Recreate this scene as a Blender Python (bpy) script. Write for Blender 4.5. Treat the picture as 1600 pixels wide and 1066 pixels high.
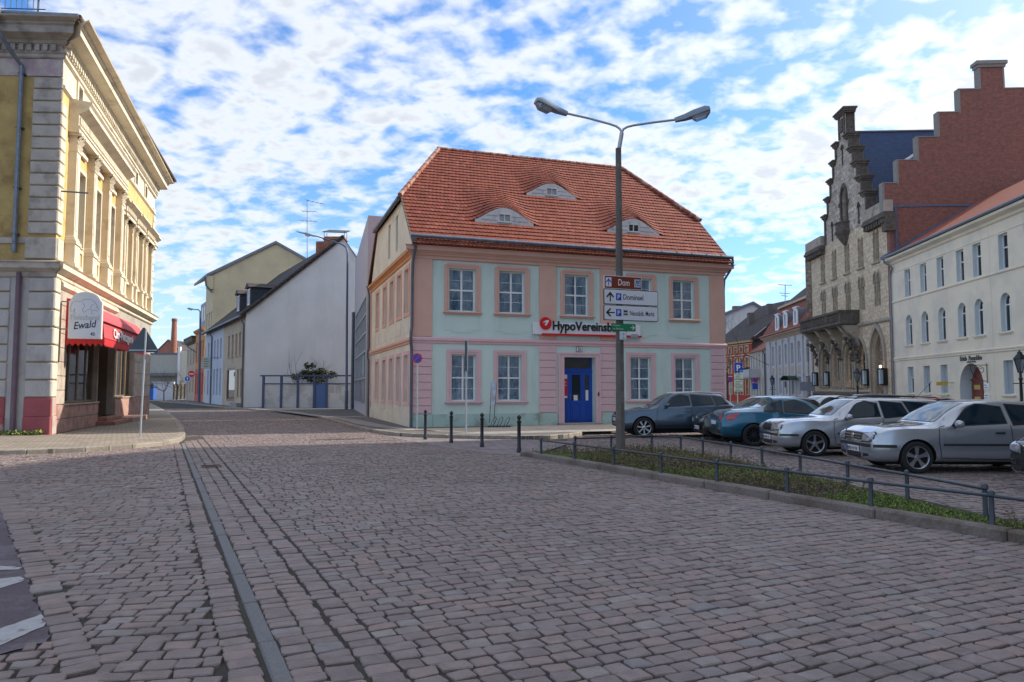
import bpy, bmesh, math, random
import numpy as np
from mathutils import Vector, Matrix, geometry
from mathutils.bvhtree import BVHTree

scene = bpy.context.scene
for o in list(bpy.data.objects):
 bpy.data.objects.remove(o)
COL = scene.collection
R = math.radians
random.seed(11)
RNG = np.random.default_rng(11)

# ------------------------------------------------------------------ camera
FPX, CX, CY, EYE = 1150.0, 800.0, 533.0, 1.65
TILT = math.atan(75.0 / FPX)
cam_d = bpy.data.cameras.new('camera')
cam_d.sensor_width = 36.0
cam_d.lens = FPX / 1600.0 * 36.0
cam_d.clip_start = 0.1
cam_d.clip_end = 3000.0
cam = bpy.data.objects.new('camera', cam_d)
COL.objects.link(cam)
cam.location = (0, 0, EYE)
cam.rotation_euler = (R(90) + TILT, 0, 0)
scene.camera = cam

# ------------------------------------------------------------------ light
SUN_AZ, SUN_EL = R(70.0), R(33.0)          # azimuth clockwise from +Y
world = bpy.data.worlds.new('World')
scene.world = world
world.use_nodes = True
wn, wl = world.node_tree.nodes, world.node_tree.links
wn.clear()

def wnode(t, **kw):
 n = wn.new(t)
 for k, v in kw.items():
  setattr(n, k, v)
 return n

w_out = wnode('ShaderNodeOutputWorld')
w_bg = wnode('ShaderNodeBackground')
w_bg.inputs['Strength'].default_value = 0.11
w_sky = wnode('ShaderNodeTexSky', sky_type='NISHITA')
w_sky.sun_disc = False
w_sky.sun_elevation = SUN_EL
w_sky.sun_rotation = SUN_AZ
w_sky.altitude = 50
w_sky.air_density = 1.0
w_sky.dust_density = 0.4
w_sky.ozone_density = 3.0
w_tc = wnode('ShaderNodeTexCoord')
w_sep = wnode('ShaderNodeSeparateXYZ')
wl.new(w_tc.outputs['Generated'], w_sep.inputs[0])

def wmath(op, a, b=None, clamp=False):
 n = wnode('ShaderNodeMath', operation=op, use_clamp=clamp)
 for i, v in enumerate((a, b)):
  if v is None:
   continue
  if isinstance(v, (int, float)):
   n.inputs[i].default_value = v
  else:
   wl.new(v, n.inputs[i])
 return n.outputs[0]

# direction projected on a high cloud layer
zc = wmath('MAXIMUM', wmath('ADD', w_sep.outputs[2], 0.24), 0.12)
w_cmb = wnode('ShaderNodeCombineXYZ')
wl.new(wmath('DIVIDE', w_sep.outputs[0], zc), w_cmb.inputs[0])
wl.new(wmath('DIVIDE', w_sep.outputs[1], zc), w_cmb.inputs[1])
w_map = wnode('ShaderNodeMapping')
w_map.inputs['Rotation'].default_value = (0, 0, R(24))
w_map.inputs['Scale'].default_value = (1.0, 1.1, 1.0)
w_map.inputs['Location'].default_value = (3.3, 1.7, 0.0)
wl.new(w_cmb.outputs[0], w_map.inputs['Vector'])

def wnoise(scale, detail, rough, dist=0.0):
 n = wnode('ShaderNodeTexNoise')
 n.inputs['Scale'].default_value = scale
 n.inputs['Detail'].default_value = detail
 n.inputs['Roughness'].default_value = rough
 n.inputs['Distortion'].default_value = dist
 wl.new(w_map.outputs[0], n.inputs['Vector'])
 return n.outputs['Fac']

n_big = wnoise(1.5, 3.0, 0.5)
n_mid = wnoise(10.5, 3.0, 0.5, 0.25)
n_fine = wnoise(27.0, 4.0, 0.6, 0.2)
dens = wmath('ADD', wmath('MULTIPLY', n_big, 0.75), wmath('ADD', wmath('MULTIPLY', n_mid, 1.02), wmath('MULTIPLY', n_fine, 0.28)))
# the veil towards the sun: clouds thicken and brighten round its direction
w_dot = wnode('ShaderNodeVectorMath', operation='DOT_PRODUCT')
wl.new(w_tc.outputs['Generated'], w_dot.inputs[0])
w_dot.inputs[1].default_value = (math.sin(SUN_AZ) * math.cos(SUN_EL), math.cos(SUN_AZ) * math.cos(SUN_EL), math.sin(SUN_EL))
glow = wmath('POWER', wmath('MAXIMUM', w_dot.outputs['Value'], 0.0), 4.0)
veil = wmath('MULTIPLY', glow, 0.8)
dens = wmath('ADD', dens, wmath('MULTIPLY', glow, 0.16))
w_r = wnode('ShaderNodeMapRange', interpolation_type='SMOOTHSTEP')
w_r.inputs['From Min'].default_value = 0.80
w_r.inputs['From Max'].default_value = 1.23
wl.new(dens, w_r.inputs['Value'])
w_r2 = wnode('ShaderNodeMapRange', interpolation_type='SMOOTHSTEP')      # thick cores: a little greyer
w_r2.inputs['From Min'].default_value = 1.08
w_r2.inputs['From Max'].default_value = 1.34
wl.new(dens, w_r2.inputs['Value'])
hor = wmath('POWER', wmath('SUBTRACT', 1.0, wmath('MAXIMUM', w_sep.outputs[2], 0.0), True), 7.0)
cmask = wmath('MAXIMUM', w_r.outputs[0], veil)
cmask = wmath('MAXIMUM', cmask, wmath('MULTIPLY', hor, 0.85))
w_core = wnode('ShaderNodeMix', data_type='RGBA')
w_core.inputs['A'].default_value = (9.0, 9.4, 10.0, 1)
w_core.inputs['B'].default_value = (6.6, 7.1, 7.9, 1)
wl.new(w_r2.outputs[0], w_core.inputs['Factor'])
w_gl = wnode('ShaderNodeVectorMath', operation='SCALE')
wl.new(w_core.outputs['Result'], w_gl.inputs[0])
wl.new(wmath('ADD', 0.74, wmath('MULTIPLY', glow, 0.35)), w_gl.inputs['Scale'])
w_sat = wnode('ShaderNodeVectorMath', operation='MULTIPLY')
wl.new(w_sky.outputs[0], w_sat.inputs[0])
w_sat.inputs[1].default_value = (0.62, 1.15, 1.65)
w_mix = wnode('ShaderNodeMix', data_type='RGBA')
wl.new(cmask, w_mix.inputs['Factor'])
wl.new(w_sat.outputs[0], w_mix.inputs['A'])
wl.new(w_gl.outputs[0], w_mix.inputs['B'])
wl.new(w_mix.outputs['Result'], w_bg.inputs['Color'])
wl.new(w_bg.outputs[0], w_out.inputs[0])

sun_d = bpy.data.lights.new('sun', 'SUN')
sun_d.energy = 4.8
sun_d.angle = R(0.6)
sun_d.color = (1.0, 0.92, 0.80)
sun = bpy.data.objects.new('sun', sun_d)
COL.objects.link(sun)
sdir = Vector((math.sin(SUN_AZ) * math.cos(SUN_EL), math.cos(SUN_AZ) * math.cos(SUN_EL), math.sin(SUN_EL)))
sun.rotation_euler = sdir.to_track_quat('Z', 'Y').to_euler()
sun.location = (40, 20, 60)

scene.view_settings.view_transform = 'Standard'
scene.view_settings.look = 'None'
scene.view_settings.exposure = 0.45
scene.view_settings.gamma = 1.0
scene.view_settings.use_curve_mapping = False
scene.render.engine = 'CYCLES'
scene.cycles.max_bounces = 6
scene.cycles.diffuse_bounces = 3
scene.cycles.glossy_bounces = 3
scene.cycles.transparent_max_bounces = 8
scene.cycles.use_denoising = True

# ------------------------------------------------------------------ where things stand: rays of the survey photograph met with the ground
def ray(px, py):
 u = (px - CX) / FPX
 v = (CY - py) / FPX
 return Vector((u, math.cos(TILT) - v * math.sin(TILT), v * math.cos(TILT) + math.sin(TILT)))

def G(px, py, z=0.0):
 r = ray(px, py)
 t = (z - EYE) / r.z
 return Vector((r.x * t, r.y * t, z))

def AT(px, py, Y):
 r = ray(px, py)
 t = Y / r.y
 return Vector((r.x * t, Y, EYE + r.z * t))

# ------------------------------------------------------------------ materials
MATS = {}

def mat(name, col=None, rough=0.8, var=0.15, scale=2.5, bump=0.0, bscale=60.0, metal=0.0, col2=None, mix_scale=1.0,
  thr=(0.45, 0.6), detail=6.0, attr=None, ramp=None, spec=0.5, coat=0.0, emit=None, streak=0.0, ior=None):
 """Procedural principled material: base colour with noise variation, optional second colour in stains, optional per-piece
 attribute ramp, fine bump."""
 if name in MATS:
  return MATS[name]
 m = bpy.data.materials.new(name)
 m.use_nodes = True
 nt = m.node_tree
 n, l = nt.nodes, nt.links
 n.clear()
 out = n.new('ShaderNodeOutputMaterial')
 b = n.new('ShaderNodeBsdfPrincipled')
 l.new(b.outputs[0], out.inputs[0])
 b.inputs['Roughness'].default_value = rough
 b.inputs['Metallic'].default_value = metal
 b.inputs['Specular IOR Level'].default_value = spec
 if ior:
  b.inputs['IOR'].default_value = ior
 if coat:
  b.inputs['Coat Weight'].default_value = coat
  b.inputs['Coat Roughness'].default_value = 0.03
 tc = n.new('ShaderNodeNewGeometry')
 src = tc.outputs['Position']
 nz = n.new('ShaderNodeTexNoise')
 nz.inputs['Scale'].default_value = scale
 nz.inputs['Detail'].default_value = detail
 nz.inputs['Roughness'].default_value = 0.6
 l.new(src, nz.inputs['Vector'])
 if ramp:
  at = n.new('ShaderNodeAttribute')
  at.attribute_name = attr or 'rnd'
  cr = n.new('ShaderNodeValToRGB')
  els = cr.color_ramp.elements
  while len(els) < len(ramp):
   els.new(0.5)
  for e, (p, c) in zip(els, ramp):
   e.position = p
   e.color = (*c, 1)
  l.new(at.outputs['Fac'], cr.inputs[0])
  base = cr.outputs[0]
 else:
  rgb = n.new('ShaderNodeRGB')
  rgb.outputs[0].default_value = (*col, 1)
  base = rgb.outputs[0]
 if col2 is not None:
  n2 = n.new('ShaderNodeTexNoise')
  n2.inputs['Scale'].default_value = mix_scale
  n2.inputs['Detail'].default_value = 8.0
  n2.inputs['Roughness'].default_value = 0.65
  if streak:
   mp = n.new('ShaderNodeMapping')
   mp.inputs['Scale'].default_value = (1, 1, streak)
   l.new(src, mp.inputs[0])
   l.new(mp.outputs[0], n2.inputs['Vector'])
  else:
   l.new(src, n2.inputs['Vector'])
  mr = n.new('ShaderNodeMapRange')
  mr.interpolation_type = 'SMOOTHSTEP'
  mr.inputs['From Min'].default_value = thr[0]
  mr.inputs['From Max'].default_value = thr[1]
  l.new(n2.outputs['Fac'], mr.inputs['Value'])
  mx = n.new('ShaderNodeMix')
  mx.data_type = 'RGBA'
  l.new(mr.outputs[0], mx.inputs['Factor'])
  l.new(base, mx.inputs['A'])
  mx.inputs['B'].default_value = (*col2, 1)
  base = mx.outputs['Result']
 if var:
  mr = n.new('ShaderNodeMapRange')
  mr.inputs['From Min'].default_value = 0.25
  mr.inputs['From Max'].default_value = 0.75
  mr.inputs['To Min'].default_value = 1 - var
  mr.inputs['To Max'].default_value = 1 + var
  l.new(nz.outputs['Fac'], mr.inputs['Value'])
  vm = n.new('ShaderNodeVectorMath')
  vm.operation = 'SCALE'
  l.new(base, vm.inputs[0])
  l.new(mr.outputs[0], vm.inputs['Scale'])
  base = vm.outputs[0]
 l.new(base, b.inputs['Base Color'])
 if emit:
  b.inputs['Emission Color'].default_value = (*emit[0], 1)
  b.inputs['Emission Strength'].default_value = emit[1]
 if bump:
  nb = n.new('ShaderNodeTexNoise')
  nb.inputs['Scale'].default_value = bscale
  nb.inputs['Detail'].default_value = 5.0
  l.new(src, nb.inputs['Vector'])
  bp = n.new('ShaderNodeBump')
  bp.inputs['Strength'].default_value = bump
  bp.inputs['Distance'].default_value = 0.02
  l.new(nb.outputs['Fac'], bp.inputs['Height'])
  l.new(bp.outputs[0], b.inputs['Normal'])
 MATS[name] = m
 return m

def brick_mat(name, c1, c2, mortar, bw, bh, mort=0.01, var=0.25, rough=0.85, bump=0.4, stain=None, stain_thr=(0.5, 0.7)):
 """Courses in the wall's own frame (x along, z up)."""
 if name in MATS:
  return MATS[name]
 m = bpy.data.materials.new(name)
 m.use_nodes = True
 n, l = m.node_tree.nodes, m.node_tree.links
 n.clear()
 out = n.new('ShaderNodeOutputMaterial')
 b = n.new('ShaderNodeBsdfPrincipled')
 l.new(b.outputs[0], out.inputs[0])
 b.inputs['Roughness'].default_value = rough
 tc = n.new('ShaderNodeTexCoord')
 sp = n.new('ShaderNodeSeparateXYZ')
 l.new(tc.outputs['Object'], sp.inputs[0])
 ad = n.new('ShaderNodeMath')
 ad.operation = 'ADD'
 l.new(sp.outputs[0], ad.inputs[0])
 l.new(sp.outputs[1], ad.inputs[1])
 cb = n.new('ShaderNodeCombineXYZ')
 l.new(ad.outputs[0], cb.inputs[0])
 l.new(sp.outputs[2], cb.inputs[1])
 bt = n.new('ShaderNodeTexBrick')
 bt.inputs['Scale'].default_value = 1.0
 bt.inputs['Color1'].default_value = (*c1, 1)
 bt.inputs['Color2'].default_value = (*c2, 1)
 bt.inputs['Mortar'].default_value = (*mortar, 1)
 bt.inputs['Brick Width'].default_value = bw
 bt.inputs['Row Height'].default_value = bh
 bt.inputs['Mortar Size'].default_value = mort
 bt.inputs['Bias'].default_value = 0.0
 l.new(cb.outputs[0], bt.inputs['Vector'])
 base = bt.outputs['Color']
 nz = n.new('ShaderNodeTexNoise')
 nz.inputs['Scale'].default_value = 0.8
 nz.inputs['Detail'].default_value = 8.0
 nz.inputs['Roughness'].default_value = 0.7
 l.new(tc.outputs['Object'], nz.inputs['Vector'])
 if stain:
  mr = n.new('ShaderNodeMapRange')
  mr.inputs['From Min'].default_value = stain_thr[0]
  mr.inputs['From Max'].default_value = stain_thr[1]
  l.new(nz.outputs['Fac'], mr.inputs['Value'])
  mx = n.new('ShaderNodeMix')
  mx.data_type = 'RGBA'
  l.new(mr.outputs[0], mx.inputs['Factor'])
  l.new(base, mx.inputs['A'])
  mx.inputs['B'].default_value = (*stain, 1)
  base = mx.outputs['Result']
 mr2 = n.new('ShaderNodeMapRange')
 mr2.inputs['From Min'].default_value = 0.3
 mr2.inputs['From Max'].default_value = 0.7
 mr2.inputs['To Min'].default_value = 1 - var
 mr2.inputs['To Max'].default_value = 1 + var
 nz2 = n.new('ShaderNodeTexNoise')
 nz2.inputs['Scale'].default_value = 4.0
 nz2.inputs['Detail'].default_value = 6.0
 l.new(tc.outputs['Object'], nz2.inputs['Vector'])
 l.new(nz2.outputs['Fac'], mr2.inputs['Value'])
 vm = n.new('ShaderNodeVectorMath')
 vm.operation = 'SCALE'
 l.new(base, vm.inputs[0])
 l.new(mr2.outputs[0], vm.inputs['Scale'])
 l.new(vm.outputs[0], b.inputs['Base Color'])
 bp = n.new('ShaderNodeBump')
 bp.invert = True
 bp.inputs['Strength'].default_value = bump
 bp.inputs['Distance'].default_value = 0.02
 l.new(bt.outputs['Fac'], bp.inputs['Height'])
 l.new(bp.outputs[0], b.inputs['Normal'])
 MATS[name] = m
 return m

def glass_mat(name, tint=(0.6, 0.7, 0.75), see=0.5, rough=0.02, dark=(0.02, 0.03, 0.04)):
 """Window pane: mirror by Fresnel over a part see-through, part dark pane."""
 if name in MATS:
  return MATS[name]
 m = bpy.data.materials.new(name)
 m.use_nodes = True
 n, l = m.node_tree.nodes, m.node_tree.links
 n.clear()
 out = n.new('ShaderNodeOutputMaterial')
 tr = n.new('ShaderNodeBsdfTransparent')
 tr.inputs[0].default_value = (*tint, 1)
 df = n.new('ShaderNodeBsdfDiffuse')
 df.inputs[0].default_value = (*dark, 1)
 m1 = n.new('ShaderNodeMixShader')
 m1.inputs[0].default_value = see
 l.new(df.outputs[0], m1.inputs[1])
 l.new(tr.outputs[0], m1.inputs[2])
 gl = n.new('ShaderNodeBsdfGlossy')
 gl.inputs['Roughness'].default_value = rough
 gl.inputs[0].default_value = (0.95, 0.97, 1, 1)
 fr = n.new('ShaderNodeFresnel')
 fr.inputs[0].default_value = 1.75
 tc = n.new('ShaderNodeNewGeometry')
 nz = n.new('ShaderNodeTexNoise')
 nz.inputs['Scale'].default_value = 1.3
 nz.inputs['Detail'].default_value = 2.0
 l.new(tc.outputs['Position'], nz.inputs['Vector'])
 bp = n.new('ShaderNodeBump')
 bp.inputs['Strength'].default_value = 0.03
 bp.inputs['Distance'].default_value = 0.05
 l.new(nz.outputs['Fac'], bp.inputs['Height'])
 l.new(bp.outputs[0], gl.inputs['Normal'])
 m2 = n.new('ShaderNodeMixShader')
 l.new(fr.outputs[0], m2.inputs[0])
 l.new(m1.outputs[0], m2.inputs[1])
 l.new(gl.outputs[0], m2.inputs[2])
 l.new(m2.outputs[0], out.inputs[0])
 MATS[name] = m
 return m

# ------------------------------------------------------------------ objects
MW = {}
KIDS = {}

def link(o, parent=None, M=None):
 """Link o with world matrix M under parent (parents carry no scale)."""
 M = Matrix() if M is None else M
 COL.objects.link(o)
 if parent is not None:
  o.parent = parent
  o.matrix_basis = MW[parent.name].inverted() @ M
  KIDS.setdefault(parent.name, []).append(o)
 else:
  o.matrix_basis = M
 MW[o.name] = M.copy()
 return o

def tag(o, label=None, cat=None, group=None, kind=None):
 if label:
  o['label'] = label
 if cat:
  o['category'] = cat
 if group:
  o['group'] = group
 if kind:
  o['kind'] = kind
 return o

def thing(name, loc, label, cat, group=None, rz=0.0, parent=None):
 o = bpy.data.objects.new(name, None)
 o.empty_display_size = 0.3
 link(o, parent, Matrix.Translation(Vector(loc)) @ Matrix.Rotation(rz, 4, 'Z'))
 return tag(o, label, cat, group)

def copy_tree(src, M, label=None, parent=None):
 """Copy a thing with its parts and sub-parts to world matrix M."""
 def rec(o, par, Mo):
  c = o.copy()
  COL.objects.link(c)
  if par is not None:
   c.parent = par
   KIDS.setdefault(par.name, []).append(c)
  else:
   c.parent = None
   c.matrix_basis = Mo
  MW[c.name] = Mo
  for ch in KIDS.get(o.name, []):
   rec(ch, c, Mo @ (MW[o.name].inverted() @ MW[ch.name]))
  return c
 c = rec(src, parent, M)
 if label:
  c['label'] = label
 return c

class MB:
 """Collects faces of one mesh; every shape goes through the current matrix T."""

 def __init__(self, T=None):
  self.v, self.f, self.mi, self.T = [], [], [], T

 def add(self, vs, fs, mi=0):
  b = len(self.v)
  if self.T is not None:
   vs = [self.T @ Vector(p) for p in vs]
  self.v.extend([tuple(p) for p in vs])
  self.f.extend([tuple(b + i for i in f) for f in fs])
  self.mi.extend([mi] * len(fs))
  return self

 def box(self, x0, x1, y0, y1, z0, z1, mi=0, bev=0.0):
  if bev <= 0:
   vs = [(x, y, z) for z in (z0, z1) for (x, y) in ((x0, y0), (x1, y0), (x1, y1), (x0, y1))]
   fs = [(3, 2, 1, 0), (4, 5, 6, 7), (0, 1, 5, 4), (1, 2, 6, 5), (2, 3, 7, 6), (3, 0, 4, 7)]
   return self.add(vs, fs, mi)
  e = bev
  vs, fs = [], []
  # 24-vertex bevelled box
  for sx, X in ((-1, x0), (1, x1)):
   for sy, Y in ((-1, y0), (1, y1)):
    for sz, Z in ((-1, z0), (1, z1)):
     vs += [(X, Y - sy * e, Z - sz * e), (X - sx * e, Y, Z - sz * e), (X - sx * e, Y - sy * e, Z)]
  bm = bmesh.new()
  for p in vs:
   bm.verts.new(p)
  r = bmesh.ops.convex_hull(bm, input=bm.verts[:])
  bmesh.ops.dissolve_limit(bm, angle_limit=0.01, verts=bm.verts[:], edges=bm.edges[:])
  bm.verts.index_update()
  out = [tuple(v.co) for v in bm.verts]
  fcs = [tuple(v.index for v in f.verts) for f in bm.faces]
  bm.free()
  return self.add(out, fcs, mi)

 def quad(self, a, b, c, d, mi=0):
  return self.add([a, b, c, d], [(0, 1, 2, 3)], mi)

 def prism(self, poly, y0, y1, mi=0, back=True):
  """poly: (x, z) counter-clockwise seen from -y; extruded from y0 (front) to y1."""
  n = len(poly)
  vs = [(x, y0, z) for x, z in poly] + [(x, y1, z) for x, z in poly]
  fs = [(i, (i + n), ((i + 1) % n + n), (i + 1) % n) for i in range(n)]
  fs = [tuple(reversed(f)) for f in fs]
  tris = geometry.tessellate_polygon([[Vector((x, z, 0)) for x, z in poly]])
  for t in tris:
   a, b, c = (Vector((poly[i][0], poly[i][1])) for i in t)
   s = (b - a).cross(c - a)
   t = t if s > 0 else (t[0], t[2], t[1])
   fs.append(tuple(t))
   if back:
    fs.append(tuple(n + i for i in reversed(t)))
  return self.add(vs, fs, mi)

 def zprism(self, poly, z0, z1, mi=0):
  """poly: (x, y) counter-clockwise from above."""
  n = len(poly)
  vs = [(x, y, z0) for x, y in poly] + [(x, y, z1) for x, y in poly]
  fs = [(i, (i + 1) % n, (i + 1) % n + n, i + n) for i in range(n)]
  for t in geometry.tessellate_polygon([[Vector((x, y, 0)) for x, y in poly]]):
   a, b, c = (Vector(poly[i]) for i in t)
   t = t if (b - a).cross(c - a) > 0 else (t[0], t[2], t[1])
   fs.append(tuple(n + i for i in t))
   fs.append(tuple(reversed(t)))
  return self.add(vs, fs, mi)

 def tube(self, pts, r, n=8, mi=0, cap=True):
  pts = [Vector(p) for p in pts]
  rs = r if isinstance(r, (list, tuple)) else [r] * len(pts)
  vs, fs = [], []
  ref = None
  for i, p in enumerate(pts):
   t = (pts[min(i + 1, len(pts) - 1)] - pts[max(i - 1, 0)]).normalized()
   if ref is None:
    ref = Vector((0, 0, 1)) if abs(t.z) < 0.9 else Vector((1, 0, 0))
   u = ref - t * ref.dot(t)
   if u.length < 1e-4:
    u = t.orthogonal()
   u.normalize()
   ref = u
   w = t.cross(u)
   for k in range(n):
    a = 2 * math.pi * k / n
    vs.append(p + (u * math.cos(a) + w * math.sin(a)) * rs[i])
  for i in range(len(pts) - 1):
   for k in range(n):
    k2 = (k + 1) % n
    fs.append((i * n + k, i * n + k2, (i + 1) * n + k2, (i + 1) * n + k))
  if cap:
   fs.append(tuple(reversed(range(n))))
   fs.append(tuple((len(pts) - 1) * n + k for k in range(n)))
  return self.add(vs, fs, mi)

 def lathe(self, prof, n=16, mi=0, axis='z', org=(0, 0, 0), cap=True):
  """prof: (radius, height) from bottom to top."""
  vs, fs = [], []
  for r, h in prof:
   for k in range(n):
    a = 2 * math.pi * k / n
    c, s = r * math.cos(a), r * math.sin(a)
    p = (c, s, h) if axis == 'z' else (s, h, c) if axis == 'y' else (h, c, s)
    vs.append((p[0] + org[0], p[1] + org[1], p[2] + org[2]))
  for i in range(len(prof) - 1):
   for k in range(n):
    k2 = (k + 1) % n
    fs.append((i * n + k, i * n + k2, (i + 1) * n + k2, (i + 1) * n + k))
  if cap:
   fs.append(tuple(reversed(range(n))))
   fs.append(tuple((len(prof) - 1) * n + k for k in range(n)))
  return self.add(vs, fs, mi)

 def mesh(self, name, mats, smooth=False):
  me = bpy.data.meshes.new(name)
  me.from_pydata(self.v, [], self.f)
  for m in (mats if isinstance(mats, (list, tuple)) else [mats]):
   me.materials.append(m)
  if any(self.mi):
   me.polygons.foreach_set('material_index', self.mi)
  if smooth:
   me.polygons.foreach_set('use_smooth', [True] * len(me.polygons))
   if smooth != 'all':
    try:
     me.set_sharp_from_angle(angle=R(40))
    except Exception:
     pass
  me.update()
  return me

 def build(self, name, mats, parent=None, M=None, smooth=False, kind=None, label=None):
  o = bpy.data.objects.new(name, self.mesh(name, mats, smooth))
  link(o, parent, M)
  if kind:
   o['kind'] = kind
  if label:
   o['label'] = label
  return o

def inst(name, me, parent, M, label=None):
 o = bpy.data.objects.new(name, me)
 link(o, parent, M)
 if label:
  o['label'] = label
 return o

def bulk(name, V, F, m, parent=None, kind=None, rnd=None, M=None, smooth=False):
 """Mesh from numpy arrays; F is (n, 3) or (n, 4); rnd one value per vertex."""
 me = bpy.data.meshes.new(name)
 k = F.shape[1]
 me.vertices.add(len(V))
 me.vertices.foreach_set('co', V.astype(np.float32).ravel())
 me.loops.add(F.size)
 me.loops.foreach_set('vertex_index', F.astype(np.int32).ravel())
 me.polygons.add(len(F))
 me.polygons.foreach_set('loop_start', np.arange(0, F.size, k, dtype=np.int32))
 me.polygons.foreach_set('loop_total', np.full(len(F), k, dtype=np.int32))
 for mm in (m if isinstance(m, (list, tuple)) else [m]):
  me.materials.append(mm)
 if smooth:
  me.polygons.foreach_set('use_smooth', np.ones(len(F), dtype=bool))
 else:
  me.shade_flat()
 if rnd is not None:
  a = me.attributes.new('rnd', 'FLOAT', 'POINT')
  a.data.foreach_set('value', rnd.astype(np.float32))
 me.update(calc_edges=True)
 me.validate()
 o = bpy.data.objects.new(name, me)
 link(o, parent, M)
 if kind:
  o['kind'] = kind
 return o

def face_matrix(A, d):
 """Facade frame: x along d, y into the building, z up, origin at A."""
 d = Vector((d[0], d[1], 0)).normalized()
 y = Vector((-d.y, d.x, 0))
 Mx = Matrix((d, y, Vector((0, 0, 1)))).transposed().to_4x4()
 return Matrix.Translation(Vector((A[0], A[1], A[2] if len(A) > 2 else 0.0))) @ Mx

def TR(x, y, z):
 return Matrix.Translation(Vector((x, y, z)))

def arc(cx, cz, r, a0, a1, n):
 return [(cx + r * math.cos(a0 + (a1 - a0) * i / n), cz + r * math.sin(a0 + (a1 - a0) * i / n)) for i in range(n + 1)]

def loop_rect(x0, x1, z0, z1):
 return [(x0, z0), (x1, z0), (x1, z1), (x0, z1)]

def loop_round(x0, x1, z0, z1, n=8):
 r = (x1 - x0) / 2
 return [(x0, z0), (x1, z0)] + arc((x0 + x1) / 2, z1 - r, r, 0, math.pi, n)

def loop_pointed(x0, x1, z0, z1, n=5):
 w = x1 - x0
 h = w * 0.87
 zs = z1 - h
 a = [(x0 + w * math.cos(t), zs + w * math.sin(t)) for t in [R(60) * i / n for i in range(n + 1)]]
 b = [(x1 - w * math.cos(t), zs + w * math.sin(t)) for t in [R(60) * (n - 1 - i) / n for i in range(n)]]
 return [(x0, z0), (x1, z0)] + a + b

def wall_mb(outline, holes=(), depth=0.25, mb=None, y=0.0, mi=0, rmi=None, tol=None):
 """Wall skin with openings: front at y, reveals running back by depth."""
 mb = mb or MB()
 loops = [outline] + list(holes)
 flat = [p for lp in loops for p in lp]
 tris = geometry.tessellate_polygon([[Vector((x, z, 0)) for x, z in lp] for lp in loops])
 fs = []
 for t in tris:
  a, b, c = (Vector(flat[i]) for i in t)
  s = (b - a).cross(c - a)
  if abs(s) < 1e-9:
   continue
  fs.append(t if s > 0 else (t[0], t[2], t[1]))
 mb.add([(x, y, z) for x, z in flat], fs, mi)
 rmi = mi if rmi is None else rmi
 for lp in holes:
  n = len(lp)
  vs = [(x, y, z) for x, z in lp] + [(x, y + depth, z) for x, z in lp]
  mb.add(vs, [(i, (i + 1) % n, (i + 1) % n + n, i + n) for i in range(n)], rmi)
 return mb

def text_mesh(txt, size, depth=0.0, bold=False, shear=0.0, space=1.0, width=1.0):
 """Built-in letter shapes as a mesh lying in x/z, facing -y; returns mesh and width."""
 cu = bpy.data.curves.new('lettering', 'FONT')
 cu.body = txt
 cu.size = size
 cu.extrude = depth
 cu.shear = shear
 cu.space_character = space
 cu.resolution_u = 3
 if bold:
  cu.offset = size * bold
 o = bpy.data.objects.new('lettering_tmp', cu)
 COL.objects.link(o)
 dg = bpy.context.evaluated_depsgraph_get()
 me = bpy.data.meshes.new_from_object(o.evaluated_get(dg))
 bpy.data.objects.remove(o)
 bpy.data.curves.remove(cu)
 xs = [v.co.x for v in me.vertices] or [0]
 x0, x1 = min(xs), max(xs)
 for v in me.vertices:
  x, yy, z = v.co
  v.co = ((x - x0) * width, -z, yy)
 return me, (x1 - x0) * width

def lettering(txt, size, m, parent, M, depth=0.0, bold=False, shear=0.0, center=False, space=1.0, fit=None, name='lettering'):
 me, w = text_mesh(txt, size, depth, bold, shear, space)
 if fit:
  k = fit / w
  for v in me.vertices:
   v.co.x *= k
  w = fit
 if center:
  for v in me.vertices:
   v.co.x -= w / 2
 me.materials.append(m)
 return inst(name, me, parent, M)

# ================================================================== GROUND
STONE_RAMP = [(0.0, (0.188, 0.142, 0.128)), (0.3, (0.222, 0.169, 0.152)), (0.6, (0.244, 0.188, 0.169)), (0.82, (0.268, 0.186, 0.161)),
    (0.92, (0.215, 0.190, 0.178)), (1.0, (0.285, 0.238, 0.208))]
M_STONE = mat('sett stone', rough=0.62, var=0.22, scale=9.0, bump=0.5, bscale=70, ramp=STONE_RAMP, col2=(0.145, 0.115, 0.10), mix_scale=0.7, thr=(.50, .76))
M_JOINT = mat('joint earth', (0.046, 0.039, 0.032), rough=1.0, var=0.35, scale=5, col2=(0.046, 0.056, 0.022), mix_scale=1.3, thr=(0.5, 0.66))
M_GROUND = mat('ground', (0.10, 0.09, 0.085), rough=0.95, var=0.2, scale=1.2)
M_ASPH = mat('asphalt', (0.115, 0.085, 0.095), rough=0.9, var=0.25, scale=30, bump=0.6, bscale=160, col2=(0.16, 0.13, 0.14), mix_scale=2.0)
M_LINE = mat('worn white paint', (0.40, 0.385, 0.375), rough=0.8, var=0.15, scale=12, col2=(0.20, 0.165, 0.165), mix_scale=7.0, thr=(0.54, 0.70), bump=0.3, bscale=120)
M_GRAN = mat('granite', (0.165, 0.16, 0.158), rough=0.75, var=0.35, scale=70, bump=0.4, bscale=110)
M_KERB = mat('kerb granite', (0.29, 0.255, 0.21), rough=0.8, var=0.25, scale=25, bump=0.3, bscale=70, col2=(0.22, 0.19, 0.15), mix_scale=1.6)
M_KERBB = mat('bed kerb granite', (0.20, 0.165, 0.14), rough=0.85, var=0.3, scale=30, bump=0.4, bscale=60, col2=(0.12, 0.09, 0.068), mix_scale=1.2, thr=(0.45, 0.65))
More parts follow.
